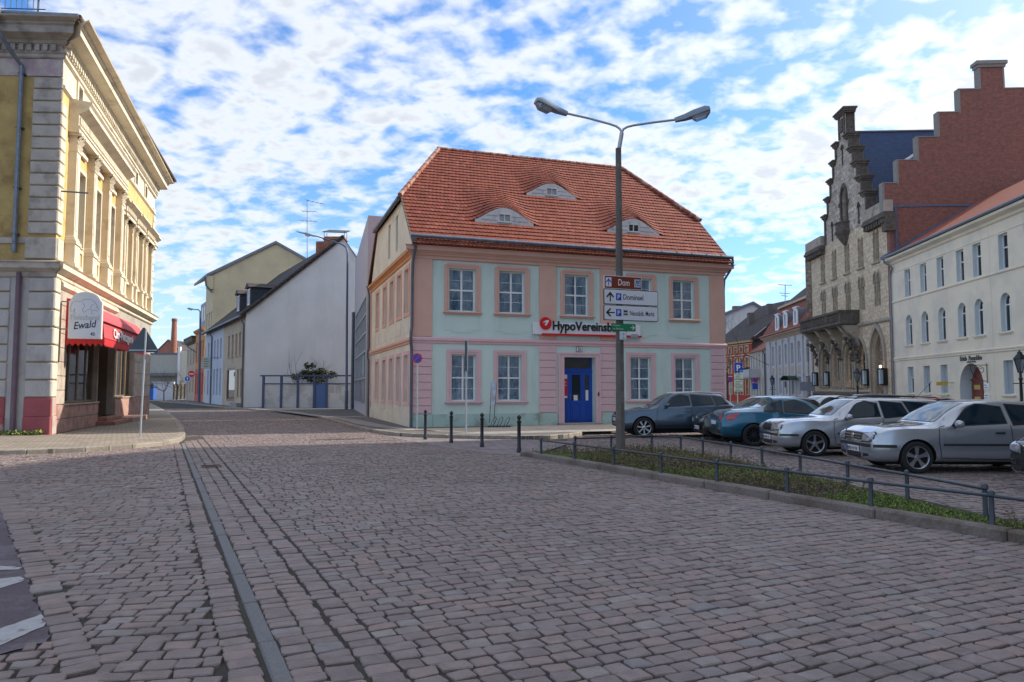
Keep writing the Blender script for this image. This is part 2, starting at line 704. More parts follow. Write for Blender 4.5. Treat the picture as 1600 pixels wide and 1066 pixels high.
M_SOIL = mat('bed soil', (0.045, 0.036, 0.026), rough=1.0, var=0.5, scale=14, bump=0.8, bscale=40, col2=(0.055, 0.075, 0.02), mix_scale=1.0)

def paver_mat(name, c1, c2, mortar, bw, bh, ang, mort=0.012, var=0.2):
 m = bpy.data.materials.new(name)
 m.use_nodes = True
 n, l = m.node_tree.nodes, m.node_tree.links
 b = n['Principled BSDF']
 b.inputs['Roughness'].default_value = 0.85
 ge = n.new('ShaderNodeNewGeometry')
 mp = n.new('ShaderNodeMapping')
 mp.inputs['Rotation'].default_value = (0, 0, ang)
 l.new(ge.outputs['Position'], mp.inputs[0])
 bt = n.new('ShaderNodeTexBrick')
 bt.inputs['Scale'].default_value = 1.0
 bt.inputs['Color1'].default_value = (*c1, 1)
 bt.inputs['Color2'].default_value = (*c2, 1)
 bt.inputs['Mortar'].default_value = (*mortar, 1)
 bt.inputs['Brick Width'].default_value = bw
 bt.inputs['Row Height'].default_value = bh
 bt.inputs['Mortar Size'].default_value = mort
 l.new(mp.outputs[0], bt.inputs['Vector'])
 nz = n.new('ShaderNodeTexNoise')
 nz.inputs['Scale'].default_value = 1.5
 nz.inputs['Detail'].default_value = 8
 l.new(ge.outputs['Position'], nz.inputs['Vector'])
 mr = n.new('ShaderNodeMapRange')
 mr.inputs['From Min'].default_value = 0.3
 mr.inputs['From Max'].default_value = 0.7
 mr.inputs['To Min'].default_value = 1 - var
 mr.inputs['To Max'].default_value = 1 + var
 l.new(nz.outputs['Fac'], mr.inputs['Value'])
 vm = n.new('ShaderNodeVectorMath')
 vm.operation = 'SCALE'
 l.new(bt.outputs['Color'], vm.inputs[0])
 l.new(mr.outputs[0], vm.inputs['Scale'])
 l.new(vm.outputs[0], b.inputs['Base Color'])
 bp = n.new('ShaderNodeBump')
 bp.invert = True
 bp.inputs['Strength'].default_value = 0.5
 bp.inputs['Distance'].default_value = 0.01
 l.new(bt.outputs['Fac'], bp.inputs['Height'])
 l.new(bp.outputs[0], b.inputs['Normal'])
 return m

M_PAVL = paver_mat('tan paving bricks', (0.31, 0.26, 0.20), (0.26, 0.215, 0.165), (0.13, 0.105, 0.08), 0.21, 0.105, R(17))
M_PAVS = paver_mat('grey paving slabs', (0.30, 0.285, 0.275), (0.26, 0.245, 0.24), (0.15, 0.14, 0.13), 0.5, 0.5, R(-18), mort=0.015)
M_PAVM = paver_mat('mosaic paving', (0.20, 0.185, 0.18), (0.14, 0.125, 0.125), (0.09, 0.08, 0.07), 0.10, 0.09, R(-18), mort=0.02)
M_FARCOB = paver_mat('far cobbles', (0.24, 0.19, 0.195), (0.17, 0.14, 0.15), (0.07, 0.06, 0.055), 0.24, 0.18, R(-25), mort=0.03)
M_PLAZA = paver_mat('reddish concrete setts', (0.25, 0.205, 0.20), (0.21, 0.17, 0.17), (0.11, 0.09, 0.085), 0.42, 0.26, R(30), mort=0.02)

def flat(name, pts, z, m, parent=None, kind='structure', th=None):
 """A level sheet (or a slab th thick) over ground points."""
 pts = [(p[0], p[1]) for p in pts]
 a = sum(pts[i][0] * pts[(i + 1) % len(pts)][1] - pts[(i + 1) % len(pts)][0] * pts[i][1] for i in range(len(pts)))
 if a < 0:
  pts = pts[::-1]
 mb = MB()
 if th:
  mb.zprism(pts, z - th, z)
 else:
  fs = []
  for t in geometry.tessellate_polygon([[Vector((x, y, 0)) for x, y in pts]]):
   A, B, Cc = (Vector(pts[i]) for i in t)
   fs.append(t if (B - A).cross(Cc - A) > 0 else (t[0], t[2], t[1]))
  mb.add([(x, y, z) for x, y in pts], fs)
 return mb.build(name, m, parent, kind=kind)

def inside(P, poly):
 """Points (n, 2) in a polygon."""
 x, y = P[:, 0], P[:, 1]
 r = np.zeros(len(P), bool)
 n = len(poly)
 for i in range(n):
  x1, y1 = poly[i][0], poly[i][1]
  x2, y2 = poly[(i + 1) % n][0], poly[(i + 1) % n][1]
  c = (y1 > y) != (y2 > y)
  with np.errstate(divide='ignore', invalid='ignore'):
   r ^= c & (x < (x2 - x1) * (y - y1) / (y2 - y1) + x1)
 return r

def stone_rows(org, c, poly, t0, t1, s0, s1, pitch, lmin, lmax, wob=0.05, gap=0.022, flush=False):
 """Bonded rows of setts: rows along c, stacked along a (c turned left). Returns centre, half sizes and angle of each stone."""
 c = np.array(c, float)
 c /= np.linalg.norm(c)
 a = np.array([-c[1], c[0]])
 org = np.array(org, float)
 out = []
 t = t0
 while t < t1:
  p = pitch * RNG.uniform(0.88, 1.12)
  s = s0 if flush else s0 + RNG.uniform(0, lmax)
  ss, ll = [], []
  L = RNG.uniform(lmin, lmax, int((s1 - s0) / lmin) + 2)
  e = s + np.concatenate([[0], np.cumsum(L)])
  k = e[1:] < s1
  ss = (e[:-1] + L / 2)[k]
  ll = L[k]
  tt = t + p / 2 + wob * np.sin(ss * 0.55 + t * 0.21) + 0.5 * wob * np.sin(ss * 1.7 - t * 0.8)
  P = org + ss[:, None] * c + tt[:, None] * a
  ang = math.atan2(c[1], c[0]) + np.arctan(wob * 0.55 * np.cos(ss * 0.55 + t * 0.21) + 0.85 * wob * np.cos(ss * 1.7 - t * 0.8)) + RNG.normal(0, 0.025, len(ss))
  out.append(np.column_stack([P, ll / 2 - gap / 2 * RNG.uniform(0.7, 1.5, len(ll)), np.full(len(ll), p / 2 - gap / 2) * RNG.uniform(0.92, 1.0, len(ll)), ang]))
  t += p
 S = np.concatenate(out)
 # stones that straddle the edge are cut to it
 u = np.column_stack([np.cos(S[:, 4]), np.sin(S[:, 4])])
 ea, eb = S[:, :2] - u * S[:, 2:3], S[:, :2] + u * S[:, 2:3]
 ia, ib = inside(ea, poly), inside(eb, poly)
 cut = ia != ib
 lo, hi = np.where(ia[:, None], ea, eb), np.where(ia[:, None], eb, ea)
 l0 = lo.copy()
 for _ in range(7):
  md = (lo + hi) / 2
  k = inside(md, poly)[:, None]
  lo, hi = np.where(k, md, lo), np.where(k, hi, md)
 S[cut, :2] = (l0[cut] + lo[cut]) / 2
 S[cut, 2] = np.linalg.norm(lo[cut] - l0[cut], axis=1) / 2
 S = S[(ia | ib) & (S[:, 2] > 0.03)]
 vis = (np.abs(S[:, 0]) < 0.80 * S[:, 1] + 1.6) & (S[:, 1] > 2.6)
 return S[vis]

def strip(P0, P1, width, pitch, gap=0.014):
 """A single column of setts from P0 to P1, each lying across."""
 P0, P1 = np.array(P0[:2], float), np.array(P1[:2], float)
 d = P1 - P0
 L = np.linalg.norm(d)
 d /= L
 e = np.cumsum(RNG.uniform(0.8, 1.2, int(L / pitch / 0.8) + 2) * pitch)
 e = e[e < L]
 h = np.diff(np.concatenate([[0], e]))
 P = P0 + (e - h / 2)[:, None] * d
 P += RNG.normal(0, 0.008, P.shape)
 ang = math.atan2(d[1], d[0]) - math.pi / 2 + RNG.normal(0, 0.03, len(P))
 S = np.column_stack([P, np.full(len(P), width / 2 - gap / 2) * RNG.uniform(0.97, 1.03, len(P)), h / 2 - gap / 2, ang])
 vis = (np.abs(S[:, 0]) < 0.80 * S[:, 1] + 1.6) & (S[:, 1] > 2.6)
 return S[vis]

def stone_geo(S, rich):
 n = len(S)
 if rich:
  base = np.array([(1, -.78), (1, .78), (.84, 1), (-.84, 1), (-1, .78), (-1, -.78), (-.84, -1), (.84, -1)])
  j = RNG.normal(0, 1, (n, 8, 2)) * 0.0045
 else:
  base = np.array([(1, -1), (1, 1), (-1, 1), (-1, -1)], float)
  j = RNG.normal(0, 1, (n, 4, 2)) * 0.006
 k = len(base)
 ab = S[:, 2:4][:, None, :]
 ring = base[None] * ab + j
 hz = RNG.normal(0, 0.0028, n) + 0.002
 tilt = RNG.normal(0, 0.013, (n, 2))
 def place(r2, z):
  z = z + (r2 * tilt[:, None, :]).sum(-1)
  ca, sa = np.cos(S[:, 4])[:, None], np.sin(S[:, 4])[:, None]
  x = S[:, 0][:, None] + r2[..., 0] * ca - r2[..., 1] * sa
  y = S[:, 1][:, None] + r2[..., 0] * sa + r2[..., 1] * ca
  return np.stack([x, y, z], -1)
 inset = 1 - 0.0075 / np.maximum(ab, 0.03)
 if rich:
  rings = [place(ring * 1.02, np.full((n, k), -0.04)), place(ring, hz[:, None] - 0.0055 + RNG.normal(0, .002, (n, k))),
     place(ring * inset, hz[:, None] + RNG.normal(0, .0015, (n, k))), place(np.zeros((n, 1, 2)), hz[:, None] + 0.0015)]
  V = np.concatenate(rings, 1)
  F = []
  for r in range(2):
   for i in range(k):
    i2 = (i + 1) % k
    F += [(r * k + i, r * k + i2, (r + 1) * k + i2), (r * k + i, (r + 1) * k + i2, (r + 1) * k + i)]
  F += [(2 * k + i, 2 * k + (i + 1) % k, 3 * k) for i in range(k)]
 else:
  V = np.concatenate([place(ring * 1.03, np.full((n, k), -0.04)), place(ring * inset, hz[:, None] + np.zeros((n, k)))], 1)
  F = []
  for i in range(k):
   i2 = (i + 1) % k
   F += [(i, i2, k + i2), (i, k + i2, k + i)]
  F += [(k, k + 1, k + 2), (k, k + 2, k + 3)]
 F = np.array(F)
 return V, F, RNG.random(n)

def lay_stones(S, parent, name, m, single=300, near=13.0):
 """The stones that show largest are objects of their own; the rest stays one part."""
 Y = np.maximum(S[:, 1], 1.0)
 px = FPX * S[:, 0] / Y + CX
 py = 608 + EYE * FPX / Y
 seen = (px > -10) & (px < 1610) & (py < 1075)
 size = np.where(seen, S[:, 2] * S[:, 3] / Y ** 3, 0)
 order = np.argsort(-size)
 S = S[order]
 nsing = min(single, int(seen.sum()))
 V, F, rn = stone_geo(S[:nsing], True)
 kk = V.shape[1]
 for i in range(nsing):
  c = np.array([S[i, 0], S[i, 1], 0.0])
  bulk(name, V[i] - c, F, m, parent, rnd=np.full(kk, rn[i]), M=TR(*c))
 rest = S[nsing:]
 if not len(rest):
  return
 Vs, Fs, Rs, off = [], [], [], 0
 for sel, rich in ((rest[:, 1] < near, True), (rest[:, 1] >= near, False)):
  if sel.sum() == 0:
   continue
  V, F, rn = stone_geo(rest[sel], rich)
  n, k = V.shape[:2]
  Vs.append(V.reshape(-1, 3))
  Fs.append((F[None] + (np.arange(n) * k)[:, None, None]).reshape(-1, 3) + off)
  Rs.append(np.repeat(rn, k))
  off += n * k
 bulk(name + '_paving', np.concatenate(Vs), np.concatenate(Fs), m, parent, kind='stuff', rnd=np.concatenate(Rs), smooth=False)

def kerb(pts, width, z0, z1, m, parent, piece=1.0, side=1, name='kerb_stone', bev=0.02):
 """Kerb stones laid end to end along pts; side = +1: the kerb's body lies left of the line."""
 pts = [Vector((p[0], p[1])) for p in pts]
 i, run = 0, []
 # resample
 acc = [0.0]
 for a, b in zip(pts, pts[1:]):
  acc.append(acc[-1] + (b - a).length)
 n = max(1, round(acc[-1] / piece))
 def at(t):
  for k in range(len(pts) - 1):
   if t <= acc[k + 1] or k == len(pts) - 2:
    u = (t - acc[k]) / max(1e-6, acc[k + 1] - acc[k])
    return pts[k].lerp(pts[k + 1], u)
 ends = [0.0] + [acc[-1] * (k + random.uniform(-0.12, 0.12)) / n for k in range(1, n)] + [acc[-1]]
 for k in range(n):
  a, b = at(ends[k]), at(ends[k + 1])
  d = (b - a)
  L = d.length
  d.normalize()
  mb = MB()
  y0, y1 = (0, width) if side > 0 else (-width, 0)
  dz = random.uniform(-0.006, 0.006)
  mb.box(0.006, L - 0.006, y0, y1, z0, z1 + dz, bev=bev)
  Mx = Matrix.Translation((a.x, a.y, 0)) @ Matrix.Rotation(math.atan2(d.y, d.x), 4, 'Z')
  mb.build(name, m, parent, Mx)

flat('ground', [(-900, -200), (900, -200), (900, 1500), (-900, 1500)], -0.07, M_GROUND)

A_DIR = Vector((-0.430, 0.903))             # the way the main road runs
C_DIR = Vector((0.903, 0.430))
P_GUT = Vector((-1.17, 4.14))
GUT0 = P_GUT - A_DIR * 3.0
GUT1 = Vector((-10.05, 22.75))

KERB_L = [G(x, y) for x, y in ((-330, 716), (-60, 713), (0, 711), (80, 709), (175, 704), (250, 697.5), (279, 692), (290, 685), (288, 673), (279, 660), (264, 647), (246, 637), (236, 632))]
KERB_R = [G(x, y) for x, y in ((250, 628.5), (285, 630.5), (330, 635.5), (400, 642), (467, 647), (512, 657), (560, 671.5), (597, 678.5), (622, 682), (666, 684), (760, 686.5), (835, 687))]
KERB_R += [Vector((1.8, 25.0, 0)), Vector((2.9, 27.6, 0)), Vector((6.0, 29.7, 0)), Vector((15.0, 32.7, 0))]
TIP = G(812, 712)
BED_F = [TIP] + [G(x, y) for x, y in ((1050, 754), (1300, 798), (1600, 851))]
BED_F.append(BED_F[-1] + (BED_F[-1] - BED_F[-2]).normalized() * 3.0)
BACK_RAIL = [Vector(p) for p in ((0.69, 17.6), (1.56, 18.3), (2.49, 18.6), (3.64, 19.3), (4.28, 18.8), (4.53, 17.6), (4.81, 16.3), (5.02, 14.9), (5.24, 13.5), (5.42, 12.0), (5.63, 10.6), (5.78, 9.1))]
FRONT_RAIL = [Vector(p) for p in ((0.69, 17.6), (1.37, 16.3), (2.05, 15.0), (2.73, 13.6), (3.38, 12.25), (4.07, 11.0), (4.70, 9.75), (5.47, 8.5), (6.1, 7.1))]
BED_B = [Vector(p) for p in ((1.5, 18.6), (2.5, 18.95), (3.8, 19.6), (4.5, 18.95), (4.75, 17.6), (5.0, 16.3), (5.2, 14.9), (5.42, 13.5), (5.62, 12.0), (5.85, 10.6), (6.0, 9.1), (6.9, 6.5))]

MAIN = [GUT0, GUT1] + [p.xy for p in KERB_L[6:]] + [Vector((-75, 150)), Vector((-55, 150))] + [p.xy for p in KERB_R[:-4]] + [Vector((0.9, 22.5)), TIP.xy] + [p.xy for p in BED_F[1:]] + [Vector((7.5, 2.0)), Vector((0.4, 1.0))]
flat_main = [(p[0], p[1]) for p in MAIN]
road = flat('road', flat_main, -0.013, M_JOINT)
LANE = [tuple(GUT0 - C_DIR * 0.05), tuple(GUT1 - C_DIR * 0.05)] + [(p.x, p.y) for p in reversed(KERB_L[:6])] + [(-22, 8), (-8, 2.0), (-3, 0.5)]
lane = flat('side_lane', LANE, -0.017, M_JOINT)

# granite channel between lane and road
mbs = 0
d = (GUT1 - GUT0)
nsl = int(d.length / 0.95)
for k in range(nsl):
 L = d.length / nsl
 a = GUT0 + d.normalized() * L * k
 if a.y < 1.5:
  continue
 mb = MB()
 mb.box(0.006, L - 0.006, -0.015, 0.10, -0.05, -0.009 + random.uniform(-0.006, 0.006), bev=0.012)
 mb.build('granite_slab', M_GRAN, road, Matrix.Translation((a.x, a.y, 0)) @ Matrix.Rotation(math.atan2(d.y, d.x), 4, 'Z'))

# setts of the main road: three edge columns, then bonded rows
sts = []
for k in range(3):
 o = C_DIR * (0.105 + 0.19 * k + (0.02 if k == 2 else 0))
 sts.append(strip(GUT0 + o, GUT1 + o + A_DIR * (1.0 + .25 * k), 0.194, 0.135 if k < 2 else 0.15))
inner = [tuple(GUT0 + C_DIR * 0.6), tuple(GUT1 + C_DIR * 0.6 + A_DIR * 1.2)] + flat_main[2:]
sts.append(stone_rows(P_GUT, C_DIR, inner, -4.0, 24.0, 0.612, 24.0, 0.152, 0.145, 0.225, wob=0.03, gap=0.014, flush=True))
sts.append(stone_rows(P_GUT, C_DIR, inner, 24.0, 64.0, -14.0, 18.0, 0.165, 0.16, 0.25, wob=0.05, gap=0.022))
lay_stones(np.concatenate(sts), road, 'cobblestone', M_STONE)
flat('far_street', [(-75, 150), (-24.5, 62.5), (-19.5, 60), (-55, 150)], -0.02, M_FARCOB)

# setts of the side lane
EDGE_L = [G(x, y) for x, y in ((8, 812), (30, 864), (60, 936), (84, 1000), (100, 1052), (120, 1110))]
EDGE_R = [G(x, y) for x, y in ((42, 812), (68, 864), (100, 922), (132, 992), (160, 1062), (185, 1130))]
ls = [strip(GUT0 - C_DIR * 0.23, GUT1 - C_DIR * 0.23, 0.20, 0.15)]
for q in range(len(EDGE_L) - 1):
 a0, a1 = EDGE_L[q].xy, EDGE_L[q + 1].xy
 b0, b1 = EDGE_R[q].xy, EDGE_R[q + 1].xy
 w = (b0 - a0).length * 0.5 + (b1 - a1).length * 0.5
 ls.append(strip((a0 + b0) / 2, (a1 + b1) / 2, max(0.2, min(0.30, w * 0.92)), 0.155))
tan = (EDGE_R[0].xy - EDGE_R[1].xy).normalized()
ls.append(strip((EDGE_L[0].xy + EDGE_R[0].xy) / 2 + (EDGE_R[0].xy - EDGE_R[1].xy).normalized() * 9, (EDGE_L[0].xy + EDGE_R[0].xy) / 2, 0.27, 0.155))
lane_in = [tuple(GUT0 - C_DIR * 0.34), tuple(GUT1 - C_DIR * 0.34)] + [(p.x, p.y + 0.05) for p in reversed(KERB_L[:6])] + [(-30, 20), tuple(EDGE_R[0].xy + tan * 9)] + [tuple(p.xy) for p in EDGE_R] + [(-1.5, 2.5)]
C_LANE = (0.985, 0.17)
ls.append(stone_rows(P_GUT, C_LANE, lane_in, -4.0, 26.0, -26.0, 4.0, 0.160, 0.15, 0.245, wob=0.035, gap=0.013))
corner = [tuple(G(-60, 1030).xy), tuple(G(0, 1022).xy), tuple(G(80, 1000).xy), tuple(G(100, 1052).xy), tuple(G(125, 1130).xy), tuple(G(-60, 1130).xy)]
ls.append(stone_rows(P_GUT, (0.94, 0.34), corner, -3, 3, -4, 1, 0.15, 0.15, 0.22))
left_far = [tuple(EDGE_L[0].xy + tan * 9 + Vector((-.1, 0))), tuple(EDGE_L[0].xy), (-14, 8)]
lay_stones(np.concatenate(ls), lane, 'cobblestone', M_STONE)

asp = [tuple(EDGE_L[0].xy + tan * 9 - Vector((0.03, 0))), tuple(EDGE_L[0].xy)] + [tuple(p.xy - Vector((0.02, 0))) for p in EDGE_L[1:4]] + [tuple(G(0, 1020).xy), tuple(G(-200, 1060).xy), (-6, 4.0), (-16, 8), (-22, 15)]

def ragged(pts, step=0.06, amp=0.012):
 """A worn outline: the edge broken up into short uneven runs."""
 out = []
 for a, b in zip(pts, pts[1:] + pts[:1]):
  a, b = Vector(a[:2]), Vector(b[:2])
  n = max(1, min(60, int((b - a).length / step)))
  for k in range(n):
   out.append(a.lerp(b, k / n) + Vector((random.gauss(0, amp), random.gauss(0, amp))))
 return out

crossing = flat('asphalt_crossing', ragged(asp), -0.008, M_ASPH)
for poly in (((-90, 1012), (0, 982), (64, 959), (73, 975), (0, 1008), (-90, 1046)), ((-90, 912), (0, 904), (31, 900), (40, 906), (0, 919), (-90, 935)), ((-60, 886), (0, 884), (34, 886), (30, 889), (-60, 892))):
 flat('road_marking', ragged([G(*q) for q in poly], .05, .007), -0.003, M_LINE, parent=crossing, kind=None)

# pavements
def inset_line(pts, d):
 """The line moved d to its left."""
 out = []
 for i, p in enumerate(pts):
  t = (pts[min(i + 1, len(pts) - 1)] - pts[max(i - 1, 0)]).xy.normalized()
  out.append(Vector((p.x - t.y * d, p.y + t.x * d)))
 return out

PL = inset_line(KERB_L, .12) + [Vector((-24.3, 45.0)), Vector((-21.55, 44.0)), Vector((-15.5, 25.2)), Vector((-60, 22.6)), Vector((-60, 20.5))]
pav_l = flat('corner_pavement', PL, 0.115, M_PAVL, th=0.3)
kerb(KERB_L[1:], 0.24, -0.2, 0.125, M_KERB, pav_l, piece=1.3, side=1 if True else -1)
PR = inset_line(KERB_R, .09) + [Vector((15.0, 36)), Vector((0, 33)), Vector((-8, 44)), Vector((-14, 66)), Vector((-24, 66)), Vector((-60, 140))]
pav_r = flat('street_pavement', PR, 0.112, M_PAVM, th=0.3)
kerb(list(reversed(KERB_R)), 0.18, -0.2, 0.122, M_KERB, pav_r, piece=1.2, side=-1)
mid = [(-22.0, 60.2), (-17.3, 53.5), (-12.9, 45.5), (-8.6, 37.6), (-5.9, 31.0), (-3.6, 27.6), (-2.4, 27.3)]
ww = 0.75
lft = [Vector(p) for p in mid]
slabs = [(p + Vector((-0.3, 0.2))) for p in lft] + [(p + Vector((1.0, -0.75))) for p in reversed(lft)]
flat('walking_slabs', slabs, 0.116, M_PAVS, parent=pav_r, kind=None)
flat('walking_slabs', [(-1.2, 26.6), (1.6, 27.5), (9, 29.9), (9.3, 29.1), (1.9, 26.5), (-0.6, 25.4), (-2.2, 25.5)], 0.116, M_PAVS, parent=pav_r, kind=None)
flat('paved_apron', [G(x, y) for x, y in ((600, 681), (640, 690), (700, 700), (770, 709), (812, 712), (860, 703), (900, 690), (835, 687.6), (760, 687.2), (666, 685))], 0.006, M_PLAZA)

# parking ground behind the bed
PARK = [(p.x, p.y) for p in BED_B[::-1]] + [(TIP.x, TIP.y), (0.95, 22.6), (1.1, 24.9), (1.8, 25.0), (2.9, 27.6), (6.0, 29.7), (15, 32.7), (15, 60), (60, 60), (60, -30), (8, 2)]
park = flat('parking_ground', PARK, -0.021, M_JOINT)
flat('far_square', [(4.5, 27.5), (60, 27.5), (60, 130), (12, 130), (15, 33), (15, 32.5), (6.0, 29.5)], -0.012, M_FARCOB)
ps = stone_rows((3, 10), (0.97, 0.24), [(p.x, p.y) for p in reversed(BED_B)] + [(1.6, 22.0), (1.9, 24.9), (3.0, 27.5), (24, 27.5), (14, 7)], -8, 20, -6, 24, 0.17, 0.15, 0.23, wob=0.05, gap=0.03)
lay_stones(ps, park, 'cobblestone', M_STONE, near=9.0)

# planted bed
bed = flat('planted_bed', [p.xy + C_DIR * 0.12 for p in BED_F] + [p.xy for p in reversed(BED_B)], 0.07, M_SOIL, th=0.25)
kerb(BED_F, 0.19, -0.2, 0.125, M_KERBB, bed, piece=1.55, side=1, bev=0.025)

dp = G(330, 729)
dt = thing('drain_cover', (dp.x, dp.y, 0), 'rusty rectangular drain cover set in the gutter of the cobbled road', 'drain cover')
DM = Matrix.Translation((dp.x, dp.y, 0)) @ Matrix.Rotation(math.atan2(A_DIR.y, A_DIR.x), 4, 'Z')
M_RUST = mat('rusty iron', (0.075, 0.048, 0.035), rough=.8, var=.3, scale=12)
mb = MB()
mb.box(-.27, .27, -.2, -.16, -.04, .012).box(-.27, .27, .16, .2, -.04, .012).box(-.27, -.23, -.16, .16, -.04, .012).box(.23, .27, -.16, .16, -.04, .012)
mb.build('frame', M_RUST, dt, DM)
for k in range(7):
 MB().box(-.20 + k * .062, -.165 + k * .062, -.16, .16, -.03, .006).build('slat', M_RUST, dt, DM)

# ================================================================== building parts shared by the houses
M_GLASS = glass_mat('window glass', tint=(0.86, 0.93, 0.97), see=0.95)
M_GLASSD = glass_mat('dark window glass', see=0.15, dark=(0.025, 0.035, 0.045))
M_WFRAME = mat('white window paint', (0.74, 0.74, 0.74), rough=0.45, var=0.05)
M_CURT = mat('curtain', (0.84, 0.90, 0.95), rough=0.9, var=0.3, scale=5, col2=(0.36, 0.48, 0.58), mix_scale=2.2, thr=(.48, .68), streak=.4)
M_ZINC = mat('zinc', (0.17, 0.20, 0.245), rough=0.42, var=0.25, scale=6, metal=0.55)
M_ZINCD = mat('old zinc pipe', (0.10, 0.12, 0.15), rough=0.5, var=0.2, scale=5, metal=0.3)
M_DARK = mat('dark interior', (0.012, 0.012, 0.014), rough=0.9, var=0)
M_WHITE = mat('white enamel', (0.72, 0.72, 0.73), rough=0.35, var=0.03)
M_BLACK = mat('black paint', (0.012, 0.012, 0.014), rough=0.4, var=0)
M_RED = mat('sign red', (0.62, 0.012, 0.02), rough=0.35, var=0.03)
M_BLUE = mat('sign blue', (0.01, 0.06, 0.42), rough=0.4, var=0.03)
MESHES = {}

def ring(mb, lo, li, y0, y1, mi=0):
 """Frame between an outer and an inner loop of the same count."""
 n = len(lo)
 vs = [(x, y0, z) for x, z in lo] + [(x, y0, z) for x, z in li] + [(x, y1, z) for x, z in lo] + [(x, y1, z) for x, z in li]
 fs = []
 for i in range(n):
  j = (i + 1) % n
  fs += [(i, j, n + j, n + i), (n + i, n + j, 3 * n + j, 3 * n + i), (j, i, 2 * n + i, 2 * n + j)]
 return mb.add(vs, fs, mi)

def arch_loop(kind, x0, x1, z0, z1):
 return {'round': loop_round, 'point': loop_pointed}.get(kind, loop_rect)(x0, x1, z0, z1)

def win_frame(w, h, y, fw, cols, transom, bars, kind):
 mb = MB()
 ring(mb, arch_loop(kind, 0, w, 0, h), arch_loop(kind, fw, w - fw, fw, h - fw), y, y + 0.07)
 zt = h * transom if transom else None
 top = h - (w * 0.28 if kind else 0) - fw * 0.5
 for k in range(1, cols):
  x = w * k / cols
  mb.box(x - fw * 0.62, x + fw * 0.62, y - 0.008, y + 0.06, fw, top)
 if zt:
  mb.box(fw, w - fw, y - 0.014, y + 0.064, zt - fw * 0.55, zt + fw * 0.55)
 if bars:
  segs = [(fw, zt), (zt, h - fw)] if zt else [(fw, h - fw)]
  for (a, b), nb in zip(segs, bars if isinstance(bars, (list, tuple)) else [bars] * len(segs)):
   for q in range(1, nb + 1):
    z = a + (b - a) * q / (nb + 1)
    mb.box(fw, w - fw, y + 0.012, y + 0.045, z - 0.010, z + 0.010)
 return mb

def window(parent, M, x, z, w, h, y=0.16, fw=0.06, cols=2, transom=0.5, bars=0, kind=None, frame=None, pane=None, sur=None, sill=None,
   curtain=None, name='window', label=None, shade=None):
 """A window at (x, z) lower left in the facade frame M: frame with mullions, pane, and when given surround, sill, curtain, blind."""
 key = (w, h, y, fw, cols, transom, str(bars), kind)
 W = M @ TR(x, 0, z)
 fm = frame or M_WFRAME
 k = ('frame',) + key + (fm.name,)
 if k not in MESHES:
  MESHES[k] = win_frame(w, h, y, fw, cols, transom, bars, kind).mesh(name, fm)
 f = inst(name, MESHES[k], parent, W, label)
 pm = pane or M_GLASS
 k = ('pane',) + key + (pm.name,)
 if k not in MESHES:
  mb = MB()
  mb.prism(arch_loop(kind, fw * 0.8, w - fw * 0.8, fw * 0.8, h - fw * 0.8), y + 0.025, y + 0.034)
  MESHES[k] = mb.mesh('pane', pm)
 inst('pane', MESHES[k], f, W)
 if curtain:
  k = ('curtain',) + key + (curtain,)
  if k not in MESHES:
   mb = MB()
   n = 30
   for a, b in ((0.04, 0.96),) if curtain == 'full' else ((0.04, 0.44), (0.56, 0.96)):
    for i in range(n):
     u0, u1 = a + (b - a) * i / n, a + (b - a) * (i + 1) / n
     y0, y1 = (y + 0.060 + 0.018 * math.sin(u * 46 + 2 * math.sin(u * 9)) for u in (u0, u1))
     mb.quad((w * u0, y0, 0.02), (w * u1, y1, 0.02), (w * u1, y1, h - 0.02), (w * u0, y0, h - 0.02))
   MESHES[k] = mb.mesh('curtain', M_CURT)
  inst('curtain', MESHES[k], f, W)
 if shade:
  mb = MB()
  n = int(shade * h / 0.05)
  for i in range(n):
   zz = h - 0.03 - i * 0.05
   mb.add([(fw, y - 0.03, zz - 0.05), (w - fw, y - 0.03, zz - 0.05), (w - fw, y - 0.045, zz - 0.025), (fw, y - 0.045, zz - 0.025),
     (w - fw, y - 0.03, zz), (fw, y - 0.03, zz)], [(0, 1, 2, 3), (3, 2, 4, 5)])
  mb.build('roller_blind', mat('roller blind grey', (0.36, 0.40, 0.44), rough=0.5, var=0.05), f, W)
 if sur:
  sw, sm, proud, style = sur
  k = ('sur',) + key + (sw, sm.name, proud, style)
  if k not in MESHES:
   mb = MB()
   if style == 'soft':           # upper corners rounded
    r = 0.16
    lo = [(-sw, -0.02), (w + sw, -0.02)] + arc(w + sw - r, h + sw - r, r, 0, math.pi / 2, 4) + arc(-sw + r, h + sw - r, r, math.pi / 2, math.pi, 4)
    li = [(0, 0), (w, 0)] + [(w, h)] * 5 + [(0, h)] * 5
    lm = [(-sw * .45, -0.01), (w + sw * .45, -0.01)] + [(w + sw * .45, h + sw * .45)] * 5 + [(-sw * .45, h + sw * .45)] * 5
   else:
    lo = arch_loop(kind, -sw, w + sw, -0.02, h + sw)
    li = arch_loop(kind, 0, w, 0, h)
    q = sw * .45
    lm = arch_loop(kind, -q, w + q, -0.01, h + q)
   ring(mb, lo, lm, -proud, 0.002)
   ring(mb, lm, li, -proud * 0.6, 0.002)
   MESHES[k] = mb.mesh('surround', sm)
  inst('surround', MESHES[k], f, W)
 if sill:
  ov, th, pr, sm = sill
  k = ('sill', w, ov, th, pr, sm.name)
  if k not in MESHES:
   mb = MB()
   mb.box(-ov, w + ov, -pr, 0.08, -th, -0.012, bev=0.012)
   mb.box(-ov * .8, w + ov * .8, -pr * .6, 0.002, -th - 0.05, -th)
   MESHES[k] = mb.mesh('sill', sm)
  inst('sill', MESHES[k], f, W)
 return f

